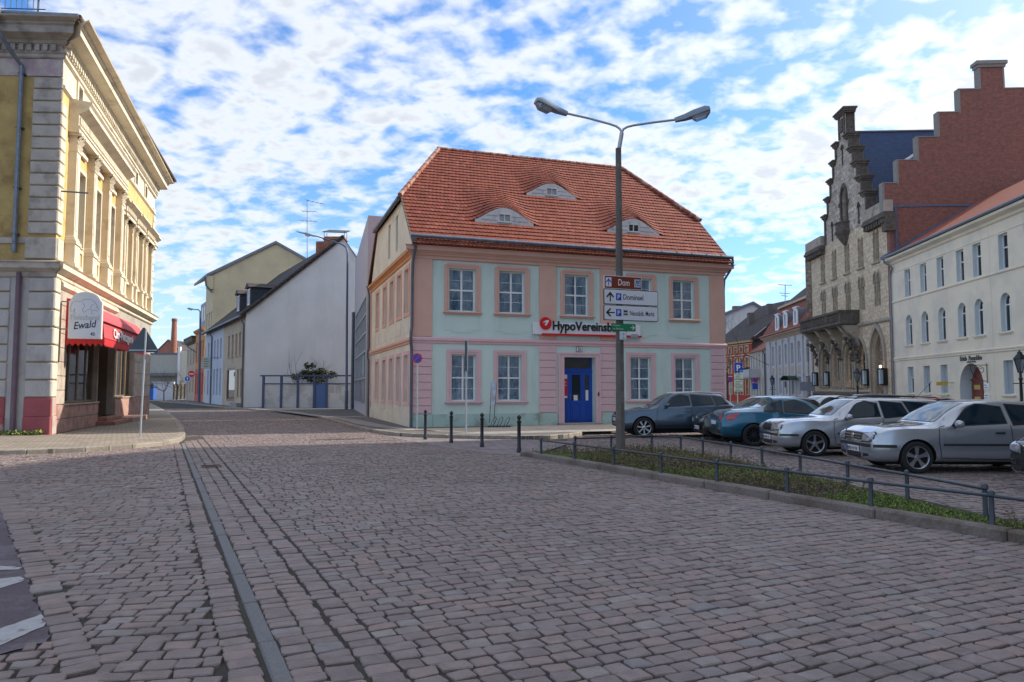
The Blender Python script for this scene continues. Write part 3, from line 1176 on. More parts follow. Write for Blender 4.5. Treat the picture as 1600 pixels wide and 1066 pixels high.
def profile_run(mb, x0, x1, prof, mi=0, m0=0.0, m1=0.0):
 """Moulding along x: prof = [(out, z)...] bottom to top, out = distance in front of the wall; mitre factors at the ends."""
 n = len(prof)
 vs = [(x0 - o * m0, -o, z) for o, z in prof] + [(x1 + o * m1, -o, z) for o, z in prof]
 fs = [(i, n + i, n + i + 1, i + 1) for i in range(n - 1)]
 b = len(vs)
 vs += [(x0, 0.02, prof[0][1]), (x0, 0.02, prof[-1][1]), (x1, 0.02, prof[0][1]), (x1, 0.02, prof[-1][1])]
 fs += [tuple([b] + list(range(n)) + [b + 1]), tuple([b + 3] + [2 * n - 1 - i for i in range(n)] + [b + 2])]
 fs += [(b, b + 2, n, 0), (n - 1, 2 * n - 1, b + 3, b + 1)]
 return mb.add(vs, fs, mi)

def pipe(parent, pts, r, m, name='downpipe', n=8):
 mb = MB()
 mb.tube(pts, r, n)
 return mb.build(name, m, parent, smooth=True)

def pts_w(M, pts):
 return [M @ Vector(p) for p in pts]

# ================================================================== BANK BUILDING
M_MINT = mat('mint stucco', (0.56, 0.675, 0.615), rough=0.9, var=0.06, scale=0.8, bump=0.15, bscale=140, col2=(0.46, 0.555, 0.495), mix_scale=1.1, streak=0.18, thr=(.47, .72))
M_MINTD = mat('mint plinth stucco', (0.41, 0.55, 0.49), rough=0.9, var=0.1, scale=1.5, bump=0.15, bscale=120, col2=(0.29, 0.33, 0.27), mix_scale=1.6, thr=(0.46, 0.68))
M_CREAMG = mat('yellowish side stucco', (0.68, 0.66, 0.565), rough=0.9, var=0.08, scale=0.9, bump=0.15, bscale=120, col2=(0.60, 0.58, 0.49), mix_scale=0.6)
M_SALM = mat('salmon stucco', (0.635, 0.385, 0.305), rough=0.88, var=0.06, scale=1.5, bump=0.12, bscale=120)
M_PINK = mat('rose stucco', (0.66, 0.445, 0.455), rough=0.88, var=0.06, scale=1.5, bump=0.12, bscale=120)
M_BLIND = mat('blind window salmon', (0.56, 0.23, 0.16), rough=0.9, var=0.07, scale=1.5)
M_BLINDP = mat('blind window rose', (0.56, 0.235, 0.215), rough=0.9, var=0.07, scale=1.5)
M_TILE = mat('clay tile', rough=0.75, var=0.16, scale=1.2, bump=0.25, bscale=50,
    ramp=[(0.0, (0.155, 0.032, 0.015)), (0.3, (0.196, 0.040, 0.019)), (0.85, (0.218, 0.046, 0.022)), (1.0, (0.255, 0.068, 0.038))])
M_TILEB = mat('clay roof base', (0.28, 0.075, 0.036), rough=0.9, var=0.15)
M_RIDGE = mat('ridge tile', (0.26, 0.075, 0.042), rough=0.8, var=0.3, scale=4, col2=(0.40, 0.26, 0.20), mix_scale=3)
M_BOARD = mat('weathered white boards', (0.58, 0.58, 0.57), rough=0.8, var=0.12, scale=3, col2=(0.36, 0.36, 0.35), mix_scale=3.5, thr=(0.52, 0.7))
M_DOORB = mat('blue door paint', (0.010, 0.065, 0.36), rough=0.35, var=0.06)
M_STEP = mat('grey step stone', (0.26, 0.26, 0.25), rough=0.85, var=0.15, scale=6)

BA = Vector((-4.03, 29.69, 0))
BD = Vector((.947, .322, 0)).normalized()
BM = face_matrix(BA, BD)
BW_, BDEP, BEAVE = 14.78, 12.0, 7.35
bank = thing('bank_building', BA, 'mint and pink two-storey corner house with a red tiled roof and three eyebrow windows', 'building')
up_w = [(c - 0.575, 4.85, 1.15, 1.80) for c in (2.08, 4.26, 7.25, 10.4, 12.62)]
lo_w = [(c - 0.525, 1.15, 1.05, 1.93) for c in (2.15, 4.16, 10.36, 12.64)]
DX0, DX1 = 6.62, 8.10
holes = [loop_rect(x, x + w, z, z + h) for x, z, w, h in up_w + lo_w] + [loop_rect(DX0, DX1, 0.2, 3.03)]
wall_mb([(0, 0), (BW_, 0), (BW_, BEAVE), (0, BEAVE)], holes, 0.42).build('wall', M_MINT, bank, BM)
BML = face_matrix(BM @ Vector((0, BDEP, 0)), -Vector((BM.col[1][0], BM.col[1][1], 0)))      # left side, seen from the street
BMR = face_matrix(BM @ Vector((BW_, 0, 0)), Vector((BM.col[1][0], BM.col[1][1], 0)))
BMB = face_matrix(BM @ Vector((BW_, BDEP, 0)), -BD)
gable = [(0, 0), (BDEP, 0), (BDEP, 7.45), (9.85, 10.02), (2.15, 10.02), (0, 7.45)]
bs = [1.27, 3.08, 5.05, 7.15, 9.55]
blind = []
for c in bs:
 xc = BDEP - c
 blind += [(xc - 0.44, 4.85, 0.88, 1.85, M_BLIND), (xc - 0.44, 1.12, 0.88, 1.95, M_BLINDP)]
gab_w = [(BDEP - 3.9 - 0.3, 7.95, 0.62, 1.65), (BDEP - 6.0 - 0.3, 7.95, 0.62, 1.65)]
holes = [loop_rect(x, x + w, z, z + h) for x, z, w, h, _ in blind] + [loop_rect(x, x + w, z, z + h) for x, z, w, h in gab_w]
wall_mb(gable, holes, 0.14).build('wall', M_CREAMG, bank, BML, label='yellowish side wall with blind windows')
for x, z, w, h, mm in blind:
 mb = MB()
 mb.box(x, x + w, 0.14, 0.2, z, z + h)
 o = mb.build('blind_window', mm, bank, BML)
 mb = MB()
 ring(mb, loop_rect(x - .2, x + w + .2, z - .16, z + h + .16), loop_rect(x, x + w, z, z + h), -0.03, 0.0)
 mb.build('surround', M_SALM if mm is M_BLIND else M_PINK, o, BML)
for x, z, w, h in gab_w:
 mb = MB()
 mb.box(x, x + w, 0.14, 0.2, z, z + h)
 mb.build('blind_window', mat('faded green shutter', (0.27, 0.33, 0.24), rough=0.9), bank, BML)
wall_mb(gable).build('wall', M_MINT, bank, BMR)
wall_mb([(0, 0), (BW_, 0), (BW_, BEAVE), (0, BEAVE)]).build('wall', M_MINT, bank, BMB)

# plinth, pilasters, courses
for x0, x1 in ((0.0, 0.84), (0.86, 5.44), (5.46, 6.30), (8.38, 9.10), (9.12, 13.92), (13.94, BW_)):
 pr = 0.06 if x1 - x0 < 1 else 0.03
 MB().box(x0, x1, -pr, 0.0, 0.0, 0.63).build('plinth', M_MINTD, bank, BM)
MB().box(0.0, BDEP, -0.03, 0.0, 0.0, 0.63).build('plinth', M_CREAMG, bank, BML)
for x0, x1 in ((0.0, 0.80), (5.48, 6.26), (8.36, 9.06), (13.98, BW_)):
 MB().box(x0, x1, -0.055, 0.0, 3.79, 7.0).build('pilaster', M_SALM, bank, BM)
 k = ('rust', round(x1 - x0, 2))
 if k not in MESHES:
  MESHES[k] = MB().box(0, x1 - x0, -0.06, 0.0, 0, 0.302, bev=0.015).mesh('rustication_block', M_PINK)
 for r in range(9):
  inst('rustication_block', MESHES[k], bank, BM @ TR(x0, 0, 0.655 + r * 0.318))
k = 'rustside'
MESHES[k] = MB().box(0, 0.34, -0.05, 0.0, 0, 0.302, bev=0.015).mesh('rustication_block', M_PINK)
for r in range(9):
 for x0 in (BDEP - 0.34, 0.0):
  inst('rustication_block', MESHES[k], bank, BML @ TR(x0, 0, 0.655 + r * 0.318))
for x0 in (0.0, BDEP - 0.3):
 MB().box(x0, x0 + 0.3, -0.05, 0.0, 3.79, 7.0).build('pilaster', M_SALM, bank, BML)
band = [(0.02, 3.50), (0.05, 3.53), (0.05, 3.60), (0.10, 3.63), (0.10, 3.72), (0.03, 3.78)]
profile_run(MB(), 0, BW_, band, m0=1, m1=1).build('string_course', M_PINK, bank, BM)
profile_run(MB(), 0, BDEP, band, m1=1).build('string_course', M_SALM, bank, BML)
corn = [(0.03, 6.95), (0.08, 6.98), (0.08, 7.08), (0.16, 7.12), (0.16, 7.17), (0.30, 7.26), (0.36, 7.28), (0.36, 7.42), (0.42, 7.46)]
profile_run(MB(), 0, BW_, corn, m0=1, m1=1).build('cornice', M_SALM, bank, BM)
corns = [(0.03, 7.02), (0.06, 7.05), (0.06, 7.14), (0.15, 7.22), (0.22, 7.25), (0.22, 7.36), (0.05, 7.46)]
profile_run(MB(), 0, BDEP, corns, m0=0.0, m1=1).build('cornice', mat('orange cornice stucco', (0.56, 0.27, 0.12), rough=0.85, var=0.08), bank, BML)
for c in (2.08, 4.26, 7.25, 10.4, 12.62):
 if c == 7.25:
  continue
 p = [(c - 0.75, 4.62), (c - 0.75, 4.08), (c - 0.42, 4.08), (c - 0.42, 3.98), (c + 0.42, 3.98), (c + 0.42, 4.08), (c + 0.75, 4.08), (c + 0.75, 4.62)]
 MB().prism(p, -0.016, 0.001).build('apron_panel', M_MINT, bank, BM)
for c in bs:
 xc = BDEP - c
 MB().box(xc - 0.42, xc + 0.42, -0.016, 0.001, 4.0, 4.55).build('apron_panel', M_CREAMG, bank, BML)
 MB().box(xc - 0.42, xc + 0.42, -0.016, 0.001, 0.66, 0.92).build('apron_panel', M_CREAMG, bank, BML)
for i, (x, z, w, h) in enumerate(up_w):
 window(bank, BM, x, z, w, h, y=0.17, fw=0.065, bars=1, sur=(0.2, M_SALM, 0.06, 'soft'), sill=(0.26, 0.07, 0.13, M_SALM), curtain='full' if i != 2 else 'pair')
for i, (x, z, w, h) in enumerate(lo_w):
 window(bank, BM, x, z, w, h, y=0.17, fw=0.06, bars=1, sur=(0.2, M_PINK, 0.06, 'rect'), sill=(0.28, 0.07, 0.13, M_PINK), curtain='full' if i < 2 else 'pair')

# door
mb = MB()
ring(mb, [(DX0 - .27, 0.2), (DX1 + .25, 0.2), (DX1 + .25, 3.22), (DX0 - .27, 3.22)], [(DX0, 0.2), (DX1, 0.2), (DX1, 3.03), (DX0, 3.03)], -0.07, 0.0)
ring(mb, [(DX0 - .27, 0.2), (DX1 + .25, 0.2), (DX1 + .25, 3.22), (DX0 - .27, 3.22)], [(DX0 - .2, 0.2), (DX1 + .18, 0.2), (DX1 + .18, 3.15), (DX0 - .2, 3.15)], -0.10, -0.07)
mb.build('door_surround', M_PINK, bank, BM)
MB().box(DX0 - .3, DX1 + .28, -0.22, 0.40, 0.0, 0.2, bev=0.015).build('doorstep', M_STEP, bank, BM)
dz, dy = 0.2, 0.30
door = MB()
door.box(DX0, DX1, dy, dy + .07, dz, dz + 0.95)
door.box(DX0, DX1, dy, dy + .07, 2.27, 2.50)
for a, b in ((DX0, DX0 + .30), (DX0 + .42, DX0 + .50), (DX0 + .92, DX0 + 1.12), (DX0 + 1.33, DX1)):
 door.box(a, b, dy, dy + .07, dz + .95, 2.27)
door.box(DX0, DX0 + .45, dy - 0.012, dy + .06, dz + .95, 2.27)
door.box(DX0, DX1, dy - .03, dy + .06, 2.40, 2.48)
ring(door, loop_rect(DX0, DX1, 2.5, 3.03), loop_rect(DX0 + .05, DX1 - .05, 2.55, 2.98), dy, dy + .07)
for a, b in ((DX0 + .05, DX0 + .27), (DX0 + .44, DX0 + .94), (DX0 + 1.14, DX0 + 1.42)):
 ring(door, loop_rect(a, b, dz + .12, dz + .85), loop_rect(a + .05, b - .05, dz + .17, dz + .8), dy - .022, dy)
 door.box(a + .09, b - .09, dy - .018, dy, dz + .21, dz + .76)
dr = door.build('door', M_DOORB, bank, BM)
mb = MB()
mb.box(DX0 + .30, DX0 + 1.40, dy + .035, dy + .045, dz + .9, 2.3)
mb.box(DX0 + .03, DX1 - .03, dy + .035, dy + .045, 2.52, 3.0)
mb.build('pane', M_GLASSD, dr, BM)
MB().tube([(DX0 + .39, dy - .06, 1.2), (DX0 + .39, dy - .06, 1.42)], .014).tube([(DX0 + .39, dy - .06, 1.3), (DX0 + .39, dy, 1.3)], .01).build('handle', M_ZINC, dr, BM)
MB().box(DX0, DX1, dy + .3, dy + .32, .2, 3.03).build('back_wall', M_DARK, bank, BM)
MB().box(DX0 + .60, DX0 + .78, dy + .02, dy + .03, dz + .93, dz + 1.18).build('notice', M_WHITE, dr, BM)
MB().box(DX0 + 1.17, DX0 + 1.30, dy + .02, dy + .03, dz + .93, dz + 1.40).build('notice', M_WHITE, dr, BM)
mb = MB()
mb.box(DX0 + .02, DX0 + .27, dy - .03, dy - .015, 1.35, 2.10, mi=1)
mb.box(DX0 + .02, DX0 + .27, dy - .03, dy - .015, 2.10, 2.28, mi=0)
mb.box(DX0 + .02, DX0 + .27, dy - .03, dy - .015, 1.26, 1.35, mi=0)
mb.box(DX0 + .05, DX0 + .22, dy - .033, dy - .03, 1.93, 1.96, mi=0)
mb.box(DX0 + .12, DX0 + .24, dy - .033, dy - .03, 1.80, 1.82, mi=0)
mb.build('door_poster', [M_WHITE, M_RED], dr, BM)
MB().box(DX1 + 0.10, DX1 + 0.15, -0.10, -0.07, 1.35, 1.50).build('doorbell', M_BLACK, bank, BM)

# roof -----------------------------------------------------------------
TANP = 0.937
EY0, EZ0 = -0.55, 7.49

def roof_z(dep):
 return EZ0 + TANP * (dep - EY0)

RIDGE_D = 6.0
RZ = roof_z(RIDGE_D)
HIP_D = 2.2
HZ = roof_z(HIP_D)
SL0, SL1, RS0, RS1 = -0.14, BW_ + 0.14, 2.44, 12.6
n_rows = 31
ddep = (RIDGE_D - EY0) / n_rows
DORM = [(4.22, EY0 + 7 * ddep, 1.78, 0.70), (7.30, EY0 + 17 * ddep, 1.70, 0.66), (10.55, EY0 + 7 * ddep, 1.78, 0.70)]

def srange(dep):
 if dep <= HIP_D:
  return SL0, SL1
 k = (dep - HIP_D) / (RIDGE_D - HIP_D)
 return SL0 + (RS0 - SL0) * k, SL1 + (RS1 - SL1) * k

def brow(s, dep, row_d):
 z = 0.0
 for s0, d0, w, h in DORM:
  if row_d < d0 - 0.01:
   continue
  u = (s - s0) / w
  if abs(u) < 1 and d0 - 0.02 <= dep < d0 + 2.6:
   z += h * math.cos(math.pi * u / 2) ** 2 * (1 - (dep - d0) / 2.6) ** 1.3
 return z

TW = 0.178
slope_n = Vector((0, -TANP, 1)).normalized()
slope_u = Vector((0, 1, TANP)).normalized()
tiles = []
for r in range(n_rows):
 d0 = EY0 + r * ddep
 d1 = d0 + ddep * 1.18
 a0, a1 = srange(d0 + ddep * .5)
 off = 0.5 * TW if r % 2 else 0
 nt = int((a1 - a0) / TW) + 2
 for k in range(nt):
  x0 = max(a0, a0 - off + k * TW)
  x1 = min(a1, a0 - off + (k + 1) * TW)
  if x1 - x0 < 0.03:
   continue
  xc, w = (x0 + x1) / 2, (x1 - x0) / 2 - 0.004
  lift = 0.045 + random.uniform(-0.006, 0.006)
  shp = [(-w, d0 + .035), (-w * .6, d0 + .008), (0, d0), (w * .6, d0 + .008), (w, d0 + .035), (w, d1), (-w, d1)]
  top, bot = [], []
  for dx, dd in shp:
   fr_ = (dd - d0) / (d1 - d0)
   z = roof_z(dd) + brow(xc + dx, dd, d0)
   p = Vector((xc + dx, dd, z)) + slope_n * (lift * (1 - fr_) + .008)
   top.append(p)
   if len(bot) < 5:
    bot.append(p - slope_n * 0.03)
  tiles.append((top + bot, d0, xc))
T_F = [(0, 1, 2), (0, 2, 4), (2, 3, 4), (0, 4, 5), (0, 5, 6), (7, 8, 1), (7, 1, 0), (8, 9, 2), (8, 2, 1), (9, 10, 3), (9, 3, 2), (10, 11, 4), (10, 4, 3)]
order = sorted(range(len(tiles)), key=lambda i: (BM @ tiles[i][0][2] - Vector((0, 0, EYE))).length)
T_Fa = np.array(T_F)
roof = MB()
# roof body under the tiles
P = [(SL0 + .03, EY0, EZ0), (SL1 - .03, EY0, EZ0), (SL1 - .03, HIP_D, HZ), (RS1, RIDGE_D, RZ), (RS0, RIDGE_D, RZ), (SL0 + .03, HIP_D, HZ)]
hb = 2 * RIDGE_D - HIP_D
Q = [(SL0 + .03, BDEP + .55, EZ0), (SL1 - .03, BDEP + .55, EZ0), (SL1 - .03, hb, HZ), (RS1, RIDGE_D, RZ), (RS0, RIDGE_D, RZ), (SL0 + .03, hb, HZ)]
roof.add(P, [(0, 1, 2, 3, 4, 5)])
roof.add(Q, [(5, 4, 3, 2, 1, 0)])
roof.add([P[5], P[4], Q[5]], [(0, 1, 2)])
roof.add([P[2], Q[2], P[3]], [(0, 1, 2)])
roof.add([P[0], P[1], Q[1], Q[0]], [(3, 2, 1, 0)])
rf = roof.build('roof', M_TILEB, bank, BM)
for i in order[:300]:
 V, d0, xc = tiles[i]
 c = V[2]
 bulk('roof_tile', np.array([tuple(p - c) for p in V]), T_Fa, M_TILE, rf, rnd=np.full(12, random.random()), M=BM @ TR(*c))
rest = [tiles[i] for i in order[300:]]
V = np.array([tuple(p) for t in rest for p in t[0]])
F = (T_Fa[None] + (np.arange(len(rest)) * 12)[:, None, None]).reshape(-1, 3)
bulk('roof_tiling', V, F, M_TILE, rf, kind='stuff', rnd=np.repeat(RNG.random(len(rest)), 12), M=BM)

def caps(parent, a, b, r, n, m, M, name='ridge_tile'):
 a, b = Vector(a), Vector(b)
 for k in range(n):
  p, q = a.lerp(b, k / n), a.lerp(b, (k + 1.06) / n)
  MB().tube([p, q], [r * 1.12, r * .95], 8).build(name, m, parent, M, smooth=True)

caps(rf, (RS0 - .1, RIDGE_D, RZ + .03), (RS1 + .1, RIDGE_D, RZ + .03), 0.10, 26, M_RIDGE, BM)
caps(rf, (SL0 - .05, HIP_D - .1, HZ + .03), (RS0, RIDGE_D, RZ + .05), 0.10, 15, M_RIDGE, BM)
caps(rf, (SL1 + .05, HIP_D - .1, HZ + .03), (RS1, RIDGE_D, RZ + .05), 0.10, 15, M_RIDGE, BM)
caps(rf, (SL0 - .05, hb, HZ + .03), (RS0, RIDGE_D, RZ + .05), 0.10, 15, M_RIDGE, BM)
for x0, mm in ((SL0, M_BOARD), (SL1 - .03, M_BOARD)):      # verge boards
 mb = MB()
 for (d0, z0), (d1, z1) in (((EY0, EZ0), (HIP_D, HZ)), ((BDEP + .55, EZ0), (hb, HZ))):
  mb.add([(x0, d0, z0 - .12), (x0, d1, z1 - .12), (x0, d1, z1 + .05), (x0, d0, z0 + .05), (x0 + .03, d0, z0 - .12), (x0 + .03, d1, z1 - .12), (x0 + .03, d1, z1 + .05), (x0 + .03, d0, z0 + .05)],
    [(0, 1, 2, 3), (7, 6, 5, 4), (0, 4, 5, 1), (3, 2, 6, 7), (0, 3, 7, 4), (1, 5, 6, 2)])
 mb.build('verge_board', mat('verge zinc', (0.15, 0.16, 0.12), rough=0.7), rf, BM)
MB().tube([(SL0 - .08, HIP_D + .1, HZ - .05), (SL0 - .08, hb - .1, HZ - .05)], 0.09, 8).build('gutter', M_ZINCD, rf, BM, smooth=True)
for s0, d0, w, h in DORM:
 zb = roof_z(d0) - 0.02
 top = [(s0 + w * .76 * u, zb + h * math.cos(math.pi * u * .76 / 2) ** 2 + .03) for u in [1 - 2 * i / 24 for i in range(25)]]
 poly = [(s0 - w * .76, zb), (s0 + w * .76, zb)] + top
 hole = loop_rect(s0 - .24, s0 + .24, zb + .14, zb + .43)
 f = wall_mb(poly, [hole], 0.06, y=d0 - .04).build('eyebrow_window', M_BOARD, bank, BM)
 mb = MB()
 ring(mb, loop_rect(s0 - .27, s0 + .27, zb + .11, zb + .46), hole, d0 - .055, d0 + .02)
 mb.box(s0 - .02, s0 + .02, d0 - .05, d0 + .02, zb + .14, zb + .43)
 mb.box(s0 - .34, s0 + .34, d0 - .09, d0 - .04, zb + .07, zb + .11)
 mb.build('frame', M_BOARD, f, BM)
 MB().box(s0 - .24, s0 + .24, d0, d0 + .01, zb + .14, zb + .43).build('pane', M_GLASSD if s0 > 10 else mat('dusty pane', (0.34, 0.37, 0.38), rough=0.3), f, BM)
 for q in (0.22, 0.5):
  zz = zb + h * q
  ww = w * .76 * (1 - q * .62)
  MB().box(s0 - ww + .1, s0 - .3, d0 - .052, d0 - .04, zz, zz + .012).box(s0 + .3, s0 + ww - .1, d0 - .052, d0 - .04, zz, zz + .012).build('board_joint', mat('board gap', (0.20, 0.20, 0.20)), f, BM)

# gutter and downpipes
gz, gy = 7.80, -0.46
g = MB()
g.tube([(-.2, gy, gz + .02), (BW_ + .22, gy, gz - .02)], 0.085, 10)
for k in range(19):
 x = 0.3 + k * 0.78
 g.tube([(x - .012, gy, gz), (x + .012, gy, gz)], 0.095, 10)
g.build('gutter', M_ZINC, bank, BM, smooth=True)
pipe(bank, pts_w(BM, [(-.08, gy, gz - .05), (0.0, gy - .02, gz - .2), (0.02, gy + .08, gz - .45), (0.0, -.26, 7.15), (-.04, -.14, 6.8), (-.05, -.12, 6.2), (-.05, -.12, 4.15), (-.09, -.16, 3.95), (-.10, -.18, 3.6), (-.07, -.13, 3.4), (-.05, -.12, 3.2), (-.05, -.12, 0.1)]), 0.06, M_ZINCD)
pipe(bank, pts_w(BM, [(BW_ + .2, gy, gz - .05), (BW_ + .26, gy + .05, gz - .25), (BW_ + .24, -.2, 7.2), (BW_ + .1, .06, 6.8), (BW_ + .08, .1, 6.3), (BW_ + .08, .1, 0.1)]), 0.06, M_ZINCD)
pipe(bank, pts_w(BML, [(0.0, -.25, 7.4), (0.02, -.12, 6.9), (0.02, -.1, 3.95), (-.05, -.16, 3.7), (-.05, -.16, 3.4), (0.02, -.1, 3.2), (0.02, -.1, 0.1)]), 0.05, M_ZINCD)

# lettered sign board and house number
sgn = thing('bank_sign', BM @ Vector((5.2, -.15, 3.97)), 'long white sign board with black letters, red disc and red bar on the mint house', 'sign')
MB().box(5.16, 10.30, -.14, -.03, 3.98, 4.50, bev=.01).build('sign_board', M_WHITE, sgn, BM)
MB().box(5.55, 10.32, -.20, -.05, 3.95, 4.03, bev=.008).build('red_bar', M_RED, sgn, BM)
mb = MB()
mb.lathe([(0.27, -.19), (0.27, -.13)], 28, axis='y', org=(5.72, 0, 4.45))
mb.build('disc', M_RED, sgn, BM)
MB().prism([(5.66, 4.36), (5.74, 4.36), (5.86, 4.56), (5.84, 4.60), (5.72, 4.58), (5.60, 4.50), (5.61, 4.47), (5.75, 4.52)], -.20, -.19).build('numeral', M_WHITE, sgn, BM)
lettering('HypoVereinsbank', 0.54, M_BLACK, sgn, BM @ TR(6.05, -.165, 4.19), depth=.02, bold=.022, fit=3.55)
nb = thing('house_number_plate', BM @ Vector((7.4, -.03, 3.3)), 'small white enamel plate with the number 31 over the blue door', 'sign')
MB().box(7.20, 7.50, -.035, -.005, 3.27, 3.49).build('plate', M_BLACK, nb, BM)
MB().box(7.215, 7.485, -.040, -.035, 3.285, 3.475).build('plate_face', M_WHITE, nb, BM)
lettering('31', 0.20, M_BLACK, nb, BM @ TR(7.35, -.044, 3.31), bold=.04, center=True)

# ================================================================== STUCCOED CORNER HOUSE (butcher's shop)
M_STU = mat('cream stucco', (0.66, 0.59, 0.455), rough=0.88, var=0.10, scale=1.2, bump=0.25, bscale=70, col2=(0.47, 0.405, 0.31), mix_scale=1.4, thr=(0.5, 0.72))
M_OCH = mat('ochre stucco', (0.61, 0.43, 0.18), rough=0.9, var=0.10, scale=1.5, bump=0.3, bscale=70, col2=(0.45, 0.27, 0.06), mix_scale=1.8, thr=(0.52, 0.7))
M_OCHD = mat('dirty shaded ochre stucco', (0.42, 0.30, 0.115), rough=0.92, var=0.2, scale=1.5, bump=0.3, bscale=60, col2=(0.28, 0.185, 0.07), mix_scale=1.1, thr=(0.45, 0.65))  # darker copy of the ochre: front wall's shade put into the colour, plus dirt
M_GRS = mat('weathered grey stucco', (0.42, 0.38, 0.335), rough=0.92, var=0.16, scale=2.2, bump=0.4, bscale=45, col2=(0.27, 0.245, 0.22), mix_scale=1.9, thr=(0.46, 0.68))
M_GRL = mat('grey painted stucco', (0.40, 0.385, 0.375), rough=0.9, var=0.12, scale=2.2, bump=0.35, bscale=45, col2=(0.28, 0.26, 0.26), mix_scale=1.6, thr=(0.5, 0.7), streak=0.5)
M_PINKP = mat('pink patch stucco', (0.40, 0.30, 0.33), rough=0.92, var=0.15, scale=2.5, bump=0.3, col2=(0.46, 0.42, 0.37), mix_scale=2.4, thr=(0.45, 0.6))
M_REDP = mat('red plinth paint', (0.30, 0.075, 0.085), rough=0.85, var=0.15, scale=2, bump=0.35, bscale=50, col2=(0.36, 0.27, 0.25), mix_scale=1.7, thr=(0.55, 0.66))
M_SLAB = mat('beige stone slab', (0.47, 0.40, 0.325), rough=0.6, var=0.16, scale=3, bump=0.12, col2=(0.37, 0.30, 0.245), mix_scale=2.0)
M_SLABP = mat('pinkish stone slab', (0.43, 0.265, 0.21), rough=0.6, var=0.2, scale=3, bump=0.12, col2=(0.30, 0.17, 0.14), mix_scale=2.2)
M_SHOPF = mat('brown shop frame', (0.27, 0.20, 0.115), rough=0.4, var=0.1, metal=0.2)
M_AWN = mat('red awning cloth', (0.50, 0.075, 0.085), rough=0.65, var=0.06, scale=2)
M_AWNR = mat('bright red awning end', (0.58, 0.025, 0.03), rough=0.6, var=0.05, scale=2)
M_STEPR = mat('reddish step stone', (0.34, 0.155, 0.10), rough=0.75, var=0.2, scale=4, col2=(0.26, 0.13, 0.10), mix_scale=3)
M_LBOX = mat('sign box face', (0.55, 0.60, 0.68), rough=0.4, var=0.05, scale=2)
M_FADE = mat('faded lettering', (0.40, 0.42, 0.45), rough=0.6, var=0.1)
M_TIMB = mat('brown eaves timber', (0.14, 0.095, 0.06), rough=0.8, var=0.25, scale=3)

M_SHUT = mat('closed roller shutter', (0.33, 0.29, 0.22), rough=.6, var=.15, scale=3)
LA = Vector((-15.656, 24.987, 0))
RD = Vector((-0.314, 1, 0)).normalized()
FD = Vector((0.998, 0.06, 0)).normalized()
LL, LF = 19.7, 9.0
RMx = face_matrix(LA, RD)
FMx = face_matrix(LA - FD * LF, FD)
stu = thing('corner_house', LA, 'ochre and cream stuccoed corner house with tall pilasters above a butcher shop', 'building')
aed = (2.68, 5.33, 7.98)
dbl = (11.45, 14.35, 17.25)
frz = (2.2, 5.05, 7.9, 10.75, 13.6, 16.45)
holes = [loop_rect(c - .55, c + .55, 7.05, 9.85) for c in aed] + [loop_rect(c - .62, c + .62, 7.05, 9.75) for c in dbl]
wall_mb([(0, 5.8), (LL, 5.8), (LL, 12.15), (0, 12.15)], holes, 0.35, rmi=1).build('wall', [M_OCH, M_STU], stu, RMx)
wall_mb([(0, 12.15), (LL, 12.15), (LL, 14.2), (0, 14.2)], [loop_rect(c - .27, c + .27, 12.35, 13.0) for c in frz], 0.3).build('wall', M_STU, stu, RMx)
SW = [(1.66, 6.72, 1.12, 3.9), (10.2, 14.6, 1.28, 3.9)]
wall_mb([(0, 0), (LL, 0), (LL, 5.8), (0, 5.8)], [loop_rect(*SW[0]), loop_rect(6.86, 10.05, .45, 3.9), loop_rect(*SW[1])], 0.30).build('wall', mat('ground floor render', (0.40, 0.36, 0.31), rough=0.85, var=0.12, col2=(0.33, 0.29, 0.25)), stu, RMx)
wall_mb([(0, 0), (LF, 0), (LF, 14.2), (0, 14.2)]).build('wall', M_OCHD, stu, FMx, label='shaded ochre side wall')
far = face_matrix(RMx @ Vector((LL, 0, 0)), -FD)
wall_mb([(0, 0), (LF, 0), (LF, 14.2), (0, 14.2)]).build('wall', M_STU, stu, far)
for c in aed:
 window(stu, RMx, c - .55, 7.05, 1.1, 2.8, y=.26, fw=.07, bars=0, transom=.68, pane=M_SHUT, frame=mat('old window paint', (0.45, 0.40, 0.33), rough=.6))
 MB().box(c - .55, c + .55, -.03, 0, 6.25, 6.85).build('apron_panel', M_OCH, stu, RMx)
 ring(MB(), loop_rect(c - .68, c + .68, 6.12, 6.95), loop_rect(c - .5, c + .5, 6.28, 6.8), -.08, 0).build('apron_frame', M_STU, stu, RMx)
 ring(MB(), loop_rect(c - .68, c + .68, 7.0, 9.98), loop_rect(c - .55, c + .55, 7.05, 9.85), -.09, 0).build('surround', M_STU, stu, RMx)
 MB().box(c - .62, c + .62, -.06, 0, 10.62, 10.85).box(c - .66, c + .66, -.12, 0, 10.48, 10.62).build('lintel_moulding', M_STU, stu, RMx)
for c in dbl:
 window(stu, RMx, c - .62, 7.05, 1.24, 2.7, y=.26, fw=.07, bars=0, transom=.7, pane=M_SHUT, frame=MATS['old window paint'])
 MB().box(c - .1, c + .1, -.10, .26, 7.05, 9.75).build('mullion_post', M_STU, stu, RMx)
 MB().box(c - .5, c + .5, -.03, 0, 6.25, 6.85).build('apron_panel', M_OCH, stu, RMx)
for c in frz:
 MB().box(c - .27, c + .27, .25, .3, 12.35, 13.0).build('frieze_window', M_GLASSD, stu, RMx)
 ring(MB(), loop_rect(c - .42, c + .42, 12.22, 13.1), loop_rect(c - .27, c + .27, 12.35, 13.0), -.06, 0).build('surround', M_STU, stu, RMx)

